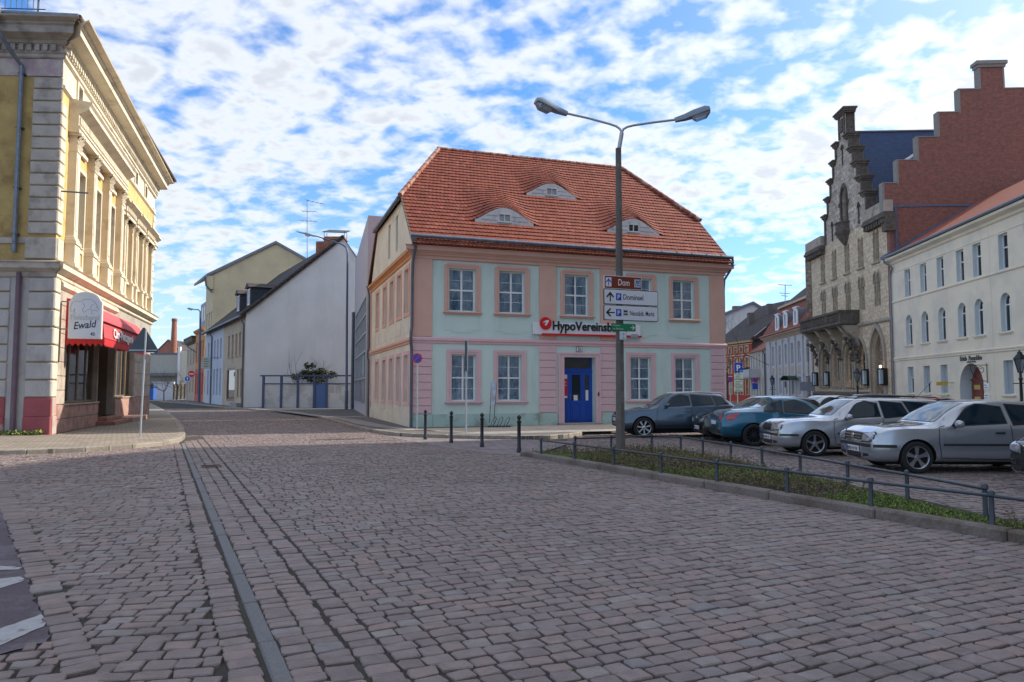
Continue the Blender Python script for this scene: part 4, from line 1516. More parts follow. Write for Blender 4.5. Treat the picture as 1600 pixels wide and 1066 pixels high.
def pilaster(c, w, pr, zp, zb, zc, zt, M, parent, m):
 """Pedestal, moulded base, shaft and leafy capital."""
 mb = MB()
 pw = w * .72
 mb.box(c - pw, c + pw, -pr - .10, 0, zp, zp + .12)
 mb.box(c - pw * .92, c + pw * .92, -pr - .07, 0, zp + .12, zb - .12)
 mb.box(c - pw, c + pw, -pr - .11, 0, zb - .12, zb)
 p = mb.build('pilaster', m, parent, M)
 mb = MB()
 for i, (k, h) in enumerate(((.64, .09), (.58, .07), (.53, .05))):
  z0 = zb + sum((.09, .07, .05)[:i])
  mb.box(c - w * k, c + w * k, -pr - (k - .5) * w, 0, z0, z0 + h, bev=.015)
 mb.box(c - w * .5, c + w * .5, -pr, 0, zb + .21, zc)
 mb.box(c - w * .30, c + w * .30, -pr - .018, -pr, zb + .4, zc - .2)
 mb.build('shaft', m, p, M)
 mb = MB()
 H = zt - zc
 mb.box(c - w * .53, c + w * .53, -pr - .03, 0, zc, zc + .05)
 for row, (z0, k, n) in enumerate(((zc + .05, .50, 4), (zc + .05 + H * .3, .56, 4), (zc + .05 + H * .55, .62, 2))):
  for q in range(n):
   x = c + (q - (n - 1) / 2) * (w * 1.9 * k / n)
   hw = w * .75 * k / n
   mb.add([(x - hw, -pr, z0), (x + hw, -pr, z0), (x + hw * .8, -pr - .05 - .05 * row, z0 + H * .32), (x - hw * .8, -pr - .05 - .05 * row, z0 + H * .32), (x, -pr - .10 - .05 * row, z0 + H * .28)],
     [(0, 1, 4), (1, 2, 4), (2, 3, 4), (3, 0, 4)])
 mb.box(c - w * .5, c + w * .5, -pr, 0, zc + .05, zt - .08)
 mb.box(c - w * .68, c + w * .68, -pr - .15, 0, zt - .09, zt)
 mb.build('capital', m, p, M)

for c in (1.35, 4.0, 6.65, 9.3):
 pilaster(c, .52, .27, 6.02, 6.95, 10.22, 10.88, RMx, stu, M_STU)
for c in dbl:
 for q in (-.92, .92):
  pilaster(c + q, .30, .18, 6.02, 6.95, 9.55, 9.98, RMx, stu, M_STU)
# entablatures
ent = [(0.36, 10.88), (0.36, 11.02), (0.40, 11.05), (0.40, 11.12), (0.33, 11.14), (0.33, 11.55), (0.42, 11.60), (0.62, 11.72), (0.66, 11.74), (0.66, 11.88), (0.74, 11.96), (0.74, 12.02), (0.1, 12.10)]
profile_run(MB(), .92, 9.73, ent, m0=.0, m1=0).build('entablature', M_STU, stu, RMx)
for k in range(44):
 x = 1.02 + k * .2
 MB().box(x, x + .12, -.385, -.33, 11.22, 11.48, bev=.01).build('frieze_block', M_STU, stu, RMx)
ent2 = [(0.20, 9.98), (0.20, 10.12), (0.26, 10.16), (0.20, 10.2), (0.20, 10.45), (0.40, 10.58), (0.44, 10.6), (0.44, 10.68), (0.06, 10.80)]
for c in dbl:
 profile_run(MB(), c - 1.2, c + 1.2, [(o + .07, z) for o, z in ent2]).build('entablature', M_STU, stu, RMx)
 for k in range(9):
  x = c - 1.0 + k * .225
  MB().box(x, x + .11, -.31, -.2, 10.24, 10.42).build('frieze_block', M_STU, stu, RMx)
profile_run(MB(), 9.75, LL, ent2).build('entablature', M_STU, stu, RMx)
MB().box(9.75, LL, -.10, 0, 6.85, 6.97).build('sill_course', M_STU, stu, RMx)
MB().box(9.75, LL, -.06, 0, 6.02, 6.2).build('sill_course', M_STU, stu, RMx)
profile_run(MB(), 0, LL, [(0.02, 12.06), (0.10, 12.12), (0.10, 12.2), (0.02, 12.24)], m1=0).build('string_course', M_STU, stu, RMx)
M_LEDGE = M_STU
ledge = [(0.04, 5.45), (0.10, 5.50), (0.10, 5.62), (0.28, 5.72), (0.34, 5.74), (0.34, 5.90), (0.40, 5.95), (0.04, 6.04)]
profile_run(MB(), 0, LL, ledge, m0=1, m1=0.5).build('ledge', M_LEDGE, stu, RMx)
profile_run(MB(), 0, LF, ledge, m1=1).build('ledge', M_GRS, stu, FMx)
profile_run(MB(), .6, 9.9, [(0.03, 5.16), (0.14, 5.24), (0.14, 5.36), (0.05, 5.45)]).build('ledge', M_LEDGE, stu, RMx)
eav = [(0.04, 13.12), (0.10, 13.16), (0.10, 13.26), (0.16, 13.30), (0.16, 13.34)]
eav2 = [(0.16, 13.56), (0.24, 13.60), (0.24, 13.70), (0.62, 13.76), (0.66, 13.78), (0.66, 14.02), (0.74, 14.06), (0.74, 14.12), (0.98, 14.18), (1.0, 14.22)]
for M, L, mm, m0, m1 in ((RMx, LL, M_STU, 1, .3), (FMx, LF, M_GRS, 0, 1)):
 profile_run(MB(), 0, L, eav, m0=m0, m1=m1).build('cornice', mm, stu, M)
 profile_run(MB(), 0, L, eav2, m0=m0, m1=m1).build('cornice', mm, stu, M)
 n = int(L / .27)
 k = ('dent', mm.name)
 MESHES[k] = MB().box(0, .15, -.22, 0, 13.34, 13.56).mesh('dentil', mm)
 MB().box(0, L, -.12, 0, 13.34, 13.56).build('cornice', mm, stu, M)
 for q in range(n):
  inst('dentil', MESHES[k], stu, M @ TR(q * .27 + .05, 0, 0))
# eaves timber and gutter, low roof
OV = 1.02
c0 = RMx @ Vector((LL + .3, -OV, 0))
c1_ = LA + (RMx.to_3x3() @ Vector((0, -1, 0)) + FMx.to_3x3() @ Vector((0, -1, 0))) * (OV * .78)
c2_ = FMx @ Vector((0, -OV, 0))
c3_ = Vector((c2_.x, c2_.y + 20, 0))
rp = [c2_, c1_, c0, c3_]
MB().zprism([(p.x, p.y) for p in rp], 14.22, 14.32).build('eaves', M_TIMB, stu)
mb = MB()
ctr = Vector((-21, 36, 17.2))
for a, b in zip(rp, rp[1:] + rp[:1]):
 mb.add([(a.x, a.y, 14.33), (b.x, b.y, 14.33), tuple(ctr)], [(0, 1, 2)])
mb.build('roof', mat('dark roof felt', (0.10, 0.09, 0.085), rough=.9), stu)
g = MB()
g.tube([Vector((c2_.x, c2_.y - .06, 14.36)), Vector((c1_.x + .04, c1_.y - .06, 14.36))], .085, 10)
g.build('gutter', M_ZINC, stu, smooth=True)
g = MB()
g.tube([Vector((c1_.x + .06, c1_.y - .04, 14.36)), Vector((c0.x + .06, c0.y, 14.36))], .075, 10)
n = 26
for k in range(n):
 p = Vector((c1_.x + .06, c1_.y - .04, 14.36)).lerp(Vector((c0.x + .06, c0.y, 14.36)), (k + .5) / n)
 g.box(p.x - .09, p.x + .03, p.y - .02, p.y + .02, 14.24, 14.46)
g.build('gutter', M_TIMB, stu, smooth=True)
sg = MB()
for z in (14.62, 14.98):
 sg.tube([FMx @ Vector((0, -.55, z)), FMx @ Vector((LF - .35, -.55, z))], .022, 6)
for k in range(46):
 x = .1 + k * .185
 if x < LF - .4:
  sg.tube([FMx @ Vector((x, -.55, 14.62)), FMx @ Vector((x, -.55, 14.98))], .014, 5)
for x in (2.2, 4.4, 6.5, 8.4):
 sg.tube([FMx @ Vector((x, -.55, 14.35)), FMx @ Vector((x, -.55, 14.98))], .03, 5)
sg.build('snow_guard', M_ZINCD, stu)

# quoins and rustication; every block its own piece
for r in range(15):
 z = 6.10 + r * .425
 if r == 0:
  MB().box(LF - .98, LF + .06, -.09, 0, z, z + .72, bev=.02).build('quoin_block', M_GRS, stu, FMx)
  MB().box(0.0, .62, -.09, 0, z, z + .72, bev=.02).build('quoin_block', M_STU, stu, RMx)
  continue
 if r == 1:
  continue
 MB().box(LF - .94, LF + .05, -.06, 0, z + .01, z + .405, bev=.03).build('quoin_block', M_GRS, stu, FMx)
 if z < 11.6:
  MB().box(0.0, .52, -.06, 0, z + .01, z + .405, bev=.03).build('quoin_block', M_STU, stu, RMx)
 MB().box(LL - .55, LL, -.06, 0, z + .01, z + .405, bev=.03).build('quoin_block', M_STU, stu, RMx)
MB().box(0, LF - .95, -.03, 0, 12.50, 13.1).build('frieze_band', M_PINKP, stu, FMx)
MB().box(LF - .95, LF + .03, -.05, 0, 12.50, 13.1).build('frieze_band', M_PINKP, stu, FMx)
MB().box(0, LF - .98, -.05, 0, 6.62, 6.82).build('string_course', M_GRS, stu, FMx)
for k in range(7):
 z = 1.38 + k * .60
 h = .575 if z + .575 < 5.5 else 5.46 - z
 MB().box(LF - .80, LF + .07, -.08, 0, z, z + h - .02, bev=.03).build('rustication_block', M_GRL, stu, FMx)
 xs = LF - 1.40
 w = 1.9
 while xs > 0.2:
  x0 = max(0, xs - w)
  MB().box(x0 + .01, xs - .01, -.06, 0, z, z + h - .02, bev=.025).build('rustication_block', M_GRL, stu, FMx)
  xs = x0
 MB().box(0.0, .50, -.08, 0, z, z + h - .02, bev=.03).build('rustication_block', M_STU, stu, RMx)
for z0, z1, o in ((.1, .72, .12), (.72, 1.36, .09)):
 MB().box(LF - .80, LF + .11, -o, 0, z0, z1, bev=.02).build('plinth', M_REDP, stu, FMx)
 MB().box(0, LF - 1.42, -o + .02, 0, z0, z1, bev=.02).build('plinth', M_REDP, stu, FMx)
 MB().box(0.02, .50, -o, 0, z0, z1, bev=.02).build('plinth', mat('worn pink plinth', (0.46, 0.29, 0.25), rough=.85, var=.2, col2=(0.42, 0.36, 0.31), mix_scale=2), stu, RMx)
MB().box(LF - 1.42, LF - .80, -.02, 0, .1, 5.45).build('plinth', M_GRL, stu, FMx)
pipe(stu, pts_w(FMx, [(LF - 1.75, -OV + .1, 14.3), (LF - 1.72, -OV + .15, 13.75), (LF - 1.45, -.45, 13.1), (LF - 1.30, -.14, 12.8), (LF - 1.29, -.13, 6.3)]), .075, M_ZINC)
MB(FMx).lathe([(.08, 13.9), (.10, 14.1), (.17, 14.28), (.17, 14.42)], 12, org=(LF - 1.75, -OV + .08, 0)).build('rain_hopper', M_ZINC, stu, smooth=True)
pipe(stu, pts_w(FMx, [(LF - 1.10, -.12, 5.6), (LF - 1.10, -.12, .1)]), .085, mat('mauve drain pipe', (0.14, 0.09, 0.12), rough=.6))
for z in (12.5, 10.6, 8.5, 6.9):
 MB().box(LF - 1.39, LF - 1.19, -.20, 0, z, z + .05).build('pipe_clamp', M_ZINCD, stu, FMx)
MB().tube([(.15, -.05, 8.5), (.15, -.9, 8.5)], .03, 6).build('iron_bracket', M_ZINCD, stu, RMx)

# slabs of the shop front: pale pier, pinkish dado
for c, (x0, x1) in enumerate(((.55, 1.08), (1.10, 1.62))):
 for r in range(8):
  MB().box(x0, x1, -.05, 0, 1.12 + r * .50, 1.60 + r * .50, bev=.006).build('stone_slab', M_SLAB, stu, RMx)
for x0, x1, z1 in ((.55, 1.62, 1.08), (1.64, 3.3, 1.06), (3.32, 5.0, 1.06), (5.02, 6.8, 1.06)):
 for z0, zz in ((.1, .58), (.60, z1)):
  MB().box(x0, x1, -.06, 0, z0, zz, bev=.006).build('stone_slab', M_SLABP, stu, RMx)
for x0, x1 in ((10.1, 11.6), (11.62, 13.1), (13.12, 14.65), (14.7, 16.3), (16.32, 18.0), (18.02, LL)):
 MB().box(x0, x1, -.06, 0, .1, 1.22, bev=.006).build('stone_slab', M_SLABP, stu, RMx)
for r in range(4):
 for x0, x1 in ((14.7, 16.3), (16.32, 18.0), (18.02, LL - .05)):
  MB().box(x0, x1, -.05, 0, 1.25 + r * .62, 1.85 + r * .62, bev=.006).build('stone_slab', M_SLAB, stu, RMx)
for x0, x1, z0, z1 in SW:
 mb = MB()
 ring(mb, loop_rect(x0, x1, z0, z1), loop_rect(x0 + .08, x1 - .08, z0 + .08, z1 - .08), .16, .24)
 n = 4
 for k in range(1, n):
  x = x0 + (x1 - x0) * k / n
  mb.box(x - .06, x + .06, .15, .25, z0 + .08, z1 - .08)
 f = mb.build('shop_window', M_SHOPF, stu, RMx)
 MB().box(x0 + .06, x1 - .06, .19, .2, z0 + .06, z1 - .06).build('pane', glass_mat('shop glass', tint=(.9, .9, .85), see=.8, dark=(.05, .045, .04)), f, RMx)
 for k in (0, 1, 3) if x0 < 5 else (0, 2):
  xa, xb = x0 + (x1 - x0) * k / n + .1, x0 + (x1 - x0) * (k + 1) / n - .1
  mb = MB()
  zz = z0 + .1
  while zz < z1 - .1:
   mb.add([(xa, .28, zz), (xb, .28, zz), (xb, .33, zz + .04), (xa, .33, zz + .04)], [(0, 1, 2, 3)])
   zz += .07
  mb.build('slat_blind', mat('beige blind', (0.50, 0.46, 0.33), rough=.6), f, RMx, kind='stuff')
 MB().box(x0, x1, 1.3, 1.35, .5, z1).build('shop_back', mat('shop interior', (0.05, 0.045, 0.04)), f, RMx)
 MB().box(x0 - .05, x1 + .05, -.12, .16, z0 - .06, z0, bev=.01).build('sill', M_SLAB, f, RMx)
mb = MB()
mb.box(6.86, 10.05, 1.25, 1.3, .45, 3.9)
mb.box(6.80, 6.86, .3, 1.3, .45, 3.9)
mb.box(10.05, 10.1, .3, 1.3, .45, 3.9)
mb.box(6.8, 10.1, .0, 1.3, .40, .45)
mb.build('door_recess', mat('recess render', (0.16, 0.12, 0.085), rough=.7), stu, RMx)
mb = MB()
ring(mb, loop_rect(7.7, 9.2, .45, 3.3), loop_rect(7.85, 9.05, .75, 3.15), 1.15, 1.24)
sd_ = mb.build('shop_door', M_SHOPF, stu, RMx)
MB().box(7.85, 9.05, 1.19, 1.2, .75, 3.15).build('pane', M_GLASSD, sd_, RMx)
MB().box(6.45, 9.55, -.78, -.02, .11, .28, bev=.02).build('step', M_STEPR, stu, RMx)
MB().box(6.80, 10.1, -.42, -.02, .28, .45, bev=.02).build('step', M_STEPR, stu, RMx)
MB().box(9.62, 13.6, -.95, -.07, .11, .33, bev=.02).build('step', M_SLABP, stu, RMx)

# awning: curved cover, flat lettered front, scalloped valance
aw = MB()
X0, X1 = 1.42, 10.3
pf = [(0.02, 4.92), (0.45, 4.86), (0.85, 4.66), (1.12, 4.36), (1.24, 4.10), (1.30, 3.48)]
for (o0, z0), (o1, z1) in zip(pf, pf[1:]):
 n = 12
 for k in range(n):
  a, b = X0 + (X1 - X0) * k / n, X0 + (X1 - X0) * (k + 1) / n
  aw.add([(a, -o0, z0), (a, -o1, z1), (b, -o1, z1), (b, -o0, z0)], [(0, 1, 2, 3)])
awn = aw.build('awning', M_AWN, stu, RMx, smooth=True)
for x in (X0, X1):
 MB().prism([(o, z) for o, z in [(0.02, 3.45), (1.30, 3.45)] + [(p[0], p[1]) for p in pf[::-1]]], -.01, .01).build('awning_end', M_AWNR, awn, RMx @ TR(x, 0, 0) @ Matrix.Rotation(-math.pi / 2, 4, 'Z'))
va = MB()
n = 44
for k in range(n):
 a, b = X0 + (X1 - X0) * k / n, X0 + (X1 - X0) * (k + 1) / n
 m_ = (a + b) / 2
 va.add([(a, -1.31, 3.5), (b, -1.31, 3.5), (b, -1.31, 3.30), (b - .03, -1.31, 3.24), (m_, -1.31, 3.19), (a + .03, -1.31, 3.24), (a, -1.31, 3.30)], [(6, 5, 4, 3, 2, 1, 0)])
for k in range(7):
 a, b = 1.31 * k / 7, 1.31 * (k + 1) / 7
 m_ = (a + b) / 2
 va.add([(X0 - .01, -a, 3.47), (X0 - .01, -b, 3.47), (X0 - .01, -b, 3.30), (X0 - .01, -m_, 3.19), (X0 - .01, -a, 3.30)], [(0, 1, 2, 3, 4)])
va.build('valance', M_AWNR, awn, RMx)
mb = MB()
for z in (3.5, 4.1):
 mb.box(X0, X1, -1.32, -1.305 if z < 4 else -1.24, z - .012, z + .012)
mb.build('piping', mat('dark red piping', (0.25, 0.02, 0.03), rough=.6), awn, RMx)
lettering('City-Metzgerei', .50, M_WHITE, awn, RMx @ TR(2.9, -1.325, 3.62) @ Matrix.Rotation(R(-4), 4, 'X'), depth=.004, bold=.03, fit=3.9)

# hanging light box sign
hs = thing('hanging_shop_sign', RMx @ Vector((.75, -.5, 3.4)), 'pale blue butcher sign box with rounded top on two rods beside the awning', 'sign')
SM = RMx @ TR(.75, 0, 0) @ Matrix.Rotation(-math.pi / 2, 4, 'Z')      # x now runs out from the wall, face towards the square
SM = SM @ TR(-.27, 0, 0)
ol = [(.58, 3.42), (1.62, 3.42), (1.62, 4.72), (1.56, 4.80)] + [(1.10 + .44 * math.cos(a), 4.80 + .28 * math.sin(a)) for a in [math.pi * k / 12 for k in range(1, 12)]] + [(.64, 4.80), (.58, 4.72)]
OUT = Matrix.Identity(4)
MB().prism(ol, -.10, .10).build('sign_case', mat('sign case white', (0.66, 0.66, 0.62), rough=.4), hs, SM)
il = [(x + (.03 if x < 1.10 else -.03), z + (.03 if z < 4 else -.03)) for x, z in ol]
MB().prism(il, -.108, -.10).build('sign_face', M_LBOX, hs, SM)
cow = MB()
def line(pts, w, m=cow):
 pts = [(.58 + (x - .58) * .866, z) for x, z in pts]
 for a, b in zip(pts, pts[1:]):
  d = Vector((b[0] - a[0], b[1] - a[1]))
  n_ = Vector((-d.y, d.x)).normalized() * w
  m.add([(a[0] + n_.x, -.113, a[1] + n_.y), (a[0] - n_.x, -.113, a[1] - n_.y), (b[0] - n_.x, -.113, b[1] - n_.y), (b[0] + n_.x, -.113, b[1] + n_.y)], [(0, 1, 2, 3)])
line([(.68, 4.35), (.64, 4.5), (.70, 4.68), (.85, 4.74), (1.0, 4.72), (1.12, 4.80), (1.35, 4.82), (1.52, 4.72), (1.62, 4.56), (1.66, 4.46), (1.60, 4.40), (1.52, 4.44)], .007)
line([(1.52, 4.44), (1.44, 4.40), (1.36, 4.48), (1.40, 4.62), (1.50, 4.66)], .006)
line([(.74, 4.34), (.80, 4.48), (.78, 4.34), (.86, 4.30)], .006)
line([(1.08, 4.70), (1.16, 4.56), (1.06, 4.44), (1.14, 4.34), (1.24, 4.44), (1.34, 4.46)], .007)
line([(1.40, 4.40), (1.42, 4.30), (1.50, 4.30)], .006)
line([(1.56, 4.54), (1.60, 4.52)], .012)
cow.build('line_drawing', mat('line drawing blue', (0.22, 0.27, 0.36)), hs, SM)
lettering('Fleischerei', .27, M_FADE, hs, SM @ TR(.65, -.113, 4.08), bold=.02, fit=.90)
lettering('Ewald', .36, M_BLACK, hs, SM @ TR(.76, -.113, 3.74) @ Matrix.Rotation(R(-8), 4, 'Y'), bold=.012, shear=.3, fit=.74)
lettering('42', .15, M_BLACK, hs, SM @ TR(1.28, -.113, 3.54), bold=.03, fit=.15)
mb = MB()
for z in (3.75, 4.72):
 mb.tube([(.0, 0, z), (.60, 0, z)], .022, 6)
mb.build('rod', M_ZINC, hs, SM)

# ================================================================== LEFT STREET
M_WHW = mat('white gable render', (0.60, 0.60, 0.595), rough=0.92, var=0.08, scale=0.5, bump=0.1, bscale=60, col2=(0.55, 0.55, 0.545), mix_scale=0.55, streak=0.16, thr=(0.42, 0.70))
M_LAV = mat('lavender grey render', (0.42, 0.40, 0.44), rough=0.8, var=0.05)
M_BEIGE = mat('beige render', (0.48, 0.39, 0.29), rough=0.9, var=0.1, scale=1.2, col2=(0.37, 0.29, 0.22), mix_scale=1.0, thr=(.5, .7))
M_BLUW = mat('bluish white render', (0.50, 0.53, 0.60), rough=0.9, var=0.06)
M_PALEY = mat('pale yellow render', (0.63, 0.515, 0.325), rough=0.9, var=0.07, scale=.6, col2=(0.53, 0.44, 0.28), mix_scale=0.4, thr=(.45, .7))
M_ORA = mat('orange render', (0.56, 0.27, 0.12), rough=0.9, var=0.08)
M_REDW = mat('red render', (0.50, 0.13, 0.09), rough=0.9, var=0.08)
M_DTILE = brick_mat('dark brown roof tiles', (0.085, 0.062, 0.058), (0.055, 0.045, 0.045), (0.03, 0.025, 0.025), 0.25, 0.33, mort=0.03, var=0.3)
M_SLATE = brick_mat('slate shingles', (0.045, 0.065, 0.085), (0.03, 0.045, 0.06), (0.015, 0.02, 0.025), 0.25, 0.16, mort=0.012, var=0.3)
M_BRK = brick_mat('chimney brick', (0.40, 0.13, 0.07), (0.30, 0.09, 0.05), (0.22, 0.17, 0.13), 0.24, 0.085, mort=0.012)
M_BLUEF = mat('blue steel', (0.045, 0.075, 0.16), rough=0.45, var=0.1)
M_BLUED = mat('blue gate', (0.06, 0.13, 0.30), rough=0.5, var=0.1, scale=2)
M_POLE = mat('grey blue pole', (0.085, 0.115, 0.185), rough=0.45, var=0.1, metal=0.3)
M_WINB = mat('blue tinted window', (0.10, 0.16, 0.26), rough=0.08, var=0.1)

GB = 0.0
GY = 62.0
wg = [AT(x, y, GY) for x, y in ((381, 636), (381, 490), (537, 372), (566, 412), (566, 636))]
wx = [p.x - wg[0].x for p in wg]
WGM = face_matrix((wg[0].x, GY, 0), (1, 0))
wh = thing('white_gable_house', (wg[0].x, GY, 0), 'row house with a big blank white gable wall, brown tiled roof and brick chimney', 'building')
wall_mb([(0, 0), (wx[4], 0), (wx[3], wg[3].z), (wx[2], wg[2].z), (0, wg[1].z)]).build('gable_wall', M_WHW, wh, WGM)
SD = Vector((-.52, .86, 0)).normalized()
SD = Vector((-.58, 1, 0)).normalized()
HL = 23.3
far_ = Vector((wg[0].x, GY, 0)) + SD * HL
HM = face_matrix(far_, -SD)
zE = wg[1].z
XS = HL - 11.4
ups = [HL - s for s in (1.0, 2.5, 4.3, 6.2, 8.2)]
holes = [loop_rect(x - .5, x + .5, 4.6, 6.6) for x in ups]
low = [loop_rect(HL - 9.0, HL - 4.6, .55, 3.6), loop_rect(HL - 3.6, HL - 2.5, .9, 3.4), loop_rect(HL - 1.9, HL - .9, .9, 3.4)]
wall_mb([(XS, 0), (HL, 0), (HL, zE), (XS, zE)], holes + low, .2).build('wall', M_BEIGE, wh, HM)
ups2 = [2.0, 4.0, 6.4, 8.4, 10.4]
holes = [loop_rect(x - .5, x + .5, 4.6, 6.7) for x in ups2] + [loop_rect(x - .5, x + .5, 1.0, 3.7) for x in ups2]
wall_mb([(0, 0), (XS, 0), (XS, zE), (0, zE)], holes, .2).build('wall', M_BLUW, wh, HM, label='bluish white part of the street front')
for x in ups:
 window(wh, HM, x - .5, 4.6, 1.0, 2.0, y=.12, fw=.08, pane=M_GLASSD, frame=M_BEIGE, sill=(.1, .08, .1, M_BEIGE))
for x in ups2:
 window(wh, HM, x - .5, 4.6, 1.0, 2.1, y=.08, fw=.08, pane=M_WINB, frame=M_BLUW)
 window(wh, HM, x - .5, 1.0, 1.0, 2.7, y=.08, fw=.08, pane=M_WINB, frame=M_BLUW)
mb = MB()
ring(mb, loop_rect(HL - 9.0, HL - 4.6, .55, 3.6), loop_rect(HL - 8.8, HL - 4.8, .75, 3.4), .02, .2)
f = mb.build('shop_window', mat('reddish shop frame', (0.20, 0.06, 0.035), rough=.4), wh, HM)
MB().box(HL - 8.9, HL - 4.7, .1, .12, .7, 3.5).build('pane', glass_mat('shop glass2', tint=(.9, .9, .8), see=.3, dark=(.07, .07, .05)), f, HM)
for a in (3.6, 1.9):
 MB().box(HL - a, HL - a + 1.05, .1, .15, .9, 3.4).build('door', M_SHOPF, wh, HM)
MB().box(HL - 3.8, HL - .6, -.5, 0, .1, .45).build('step', M_STEP, wh, HM)
# roof: from the street eaves to a ridge parallel to the street
ap = Vector((wg[2].x, GY, wg[2].z))
e0 = Vector((wg[0].x, GY - .15, zE)) + Vector((-.35, -.1, -.2))
e1 = e0 + SD * (HL + .3)
r0 = ap + Vector((0, -.15, .08))
r1 = r0 + SD * (HL + .3)
RM_ = Matrix((SD, (r0 - e0 - SD * (r0 - e0).dot(SD)).normalized(), SD.cross((r0 - e0 - SD * (r0 - e0).dot(SD)).normalized()))).transposed().to_4x4()
RM_ = Matrix.Translation(e0) @ RM_
ri = RM_.inverted()
mb = MB()
dn = Vector((0, 0, -.18))
loc = [ri @ p for p in (e0, e1, r1, r0)]
lo2 = [ri @ (p + dn) for p in (e0, e1, r1, r0)]
mb.add(loc + lo2, [(0, 1, 2, 3), (7, 6, 5, 4), (0, 4, 5, 1), (1, 5, 6, 2), (2, 6, 7, 3), (3, 7, 4, 0)])
mt_r = brick_mat('brown pantiles', (0.10, 0.07, 0.066), (0.062, 0.05, 0.05), (0.03, 0.025, 0.025), 0.25, 0.36, mort=0.04, var=0.3, bump=.9)
# the roof frame lies in its own x/y plane: use x and y as the brick coordinates
roof_o = mb.build('roof', mt_r, wh, RM_)
back = AT(572, 424, GY + 1)
mb = MB()
mb.add([r0, r1, Vector((back.x, GY - .1, wg[3].z - .4)) + SD * HL, Vector((back.x, GY - .1, wg[3].z - .4))], [(3, 2, 1, 0)])
mb.build('roof', M_DTILE, wh)
ntl = 34
slope_len = (loc[3] - loc[0]).length
for k in range(ntl):            # verge tiles seen edge-on along the gable
 a = e0.lerp(r0, k / ntl)
 b = e0.lerp(r0, (k + 1.15) / ntl)
 MB().tube([a + Vector((.02, -.06, .10)), b + Vector((.02, -.06, .04))], [.13, .11], 6).build('verge_tile', M_DTILE, roof_o, smooth=True)
mb = MB()
mb.tube([e0 + Vector((-.1, 0, -.05)), e1 + Vector((-.1, 0, -.05))], .09, 8)
mb.build('gutter', M_ZINC, wh, smooth=True)
pipe(wh, pts_w(HM, [(HL - .5, -.4, zE - .3), (HL - .4, -.1, zE - .9), (HL - .4, -.1, .1)]), .07, M_ZINCD)
pipe(wh, pts_w(HM, [(4.9, -.4, zE - .3), (4.9, -.1, zE - .9), (4.9, -.1, .1)]), .07, M_ZINCD)
for t, s in ((.16, 3.6), (.13, 7.2)):            # two slate-hung dormers
 base = e0.lerp(r0, t) + SD * s
 out = Vector((SD.y * -1, SD.x, 0)) * -1
 DM = face_matrix((base.x, base.y, base.z), -SD)
 d = wh_d = MB().prism([(-.75, -.1), (.75, -.1), (.75, 1.7), (-.75, 1.7)], 0, 3.4).build('dormer', M_SLATE, wh, DM)
 MB().prism([(-.95, 1.7), (.95, 1.7), (.0, 2.15)], -.25, 3.6).build('dormer_roof', M_DTILE, d, DM)
 mb = MB()
 ring(mb, loop_rect(-.6, .6, .15, 1.6), loop_rect(-.5, .5, .25, 1.5), -.06, 0)
 mb.box(-.04, .04, -.06, 0, .25, 1.5)
 mb.build('window_frame', M_WFRAME, d, DM)
 MB().box(-.5, .5, -.03, -.01, .25, 1.5).build('pane', M_WINB, d, DM)
 for xa in (.62, -.78):
  MB().box(xa, xa + .16, -.08, .0, 0, 1.7).build('trim', mat('brown trim', (0.14, 0.06, 0.045), rough=.6), d, DM)
ch = AT(523, 385, GY + 1.2)
MB().box(ch.x - .85, ch.x + .9, GY + .8, GY + 1.9, ch.z - 1.5, AT(523, 371, GY + 1.2).z).box(ch.x - .95, ch.x + 1.0, GY + .7, GY + 2.0, AT(523, 371, GY).z, AT(523, 369, GY).z).build('chimney', M_BRK, wh)
mb = MB()
zt = AT(523, 361, GY + 1).z
for dx in (-.85, .9):
 for dy in (.9, 1.8):
  mb.tube([(ch.x + dx, GY + dy, zt - .6), (ch.x + dx, GY + dy, zt)], .025, 5)
mb.add([(ch.x - 1.0, GY + .7, zt - .18), (ch.x + 1.05, GY + .7, zt - .26), (ch.x + 1.15, GY + 2.1, zt + .22), (ch.x - .7, GY + 2.1, zt + .3), (ch.x - 1.0, GY + .7, zt - .13), (ch.x + 1.05, GY + .7, zt - .21), (ch.x + 1.15, GY + 2.1, zt + .27), (ch.x - .7, GY + 2.1, zt + .35)],
  [(3, 2, 1, 0), (4, 5, 6, 7), (0, 1, 5, 4), (1, 2, 6, 5), (2, 3, 7, 6), (3, 0, 4, 7)])
mb.build('chimney_cap', M_BLACK, wh)
c2 = AT(502, 392, GY + 2.5)
MB().box(c2.x - .35, c2.x + .35, GY + 2, GY + 2.9, c2.z - 1.6, AT(502, 379, GY + 2.5).z).build('chimney', M_BRK, wh)
pa, pb = AT(480, 412, GY + 4), AT(480, 311, GY + 4)
an = thing('roof_antenna', pa, 'tall thin mast with three crossed aerials above the brown roof', 'antenna')
mb = MB()
mb.tube([pa, pb], .035, 6)
mb.build('mast', M_ZINC, an)
for py, x0, x1, n in ((345, 470, 495, 5), (330, 472, 494, 4), (313, 479, 505, 5)):
 a, b = AT(x0, py, GY + 4), AT(x1, py + (6 if py == 313 else 1), GY + 4)
 mb = MB()
 mb.tube([a, b], .02, 5)
 for k in range(n):
  p = a.lerp(b, k / (n - 1))
  mb.tube([p + Vector((-.12, -.35, .02)), p + Vector((.12, .35, -.02))], .012, 4)
 mb.build('aerial', M_ZINC, an)

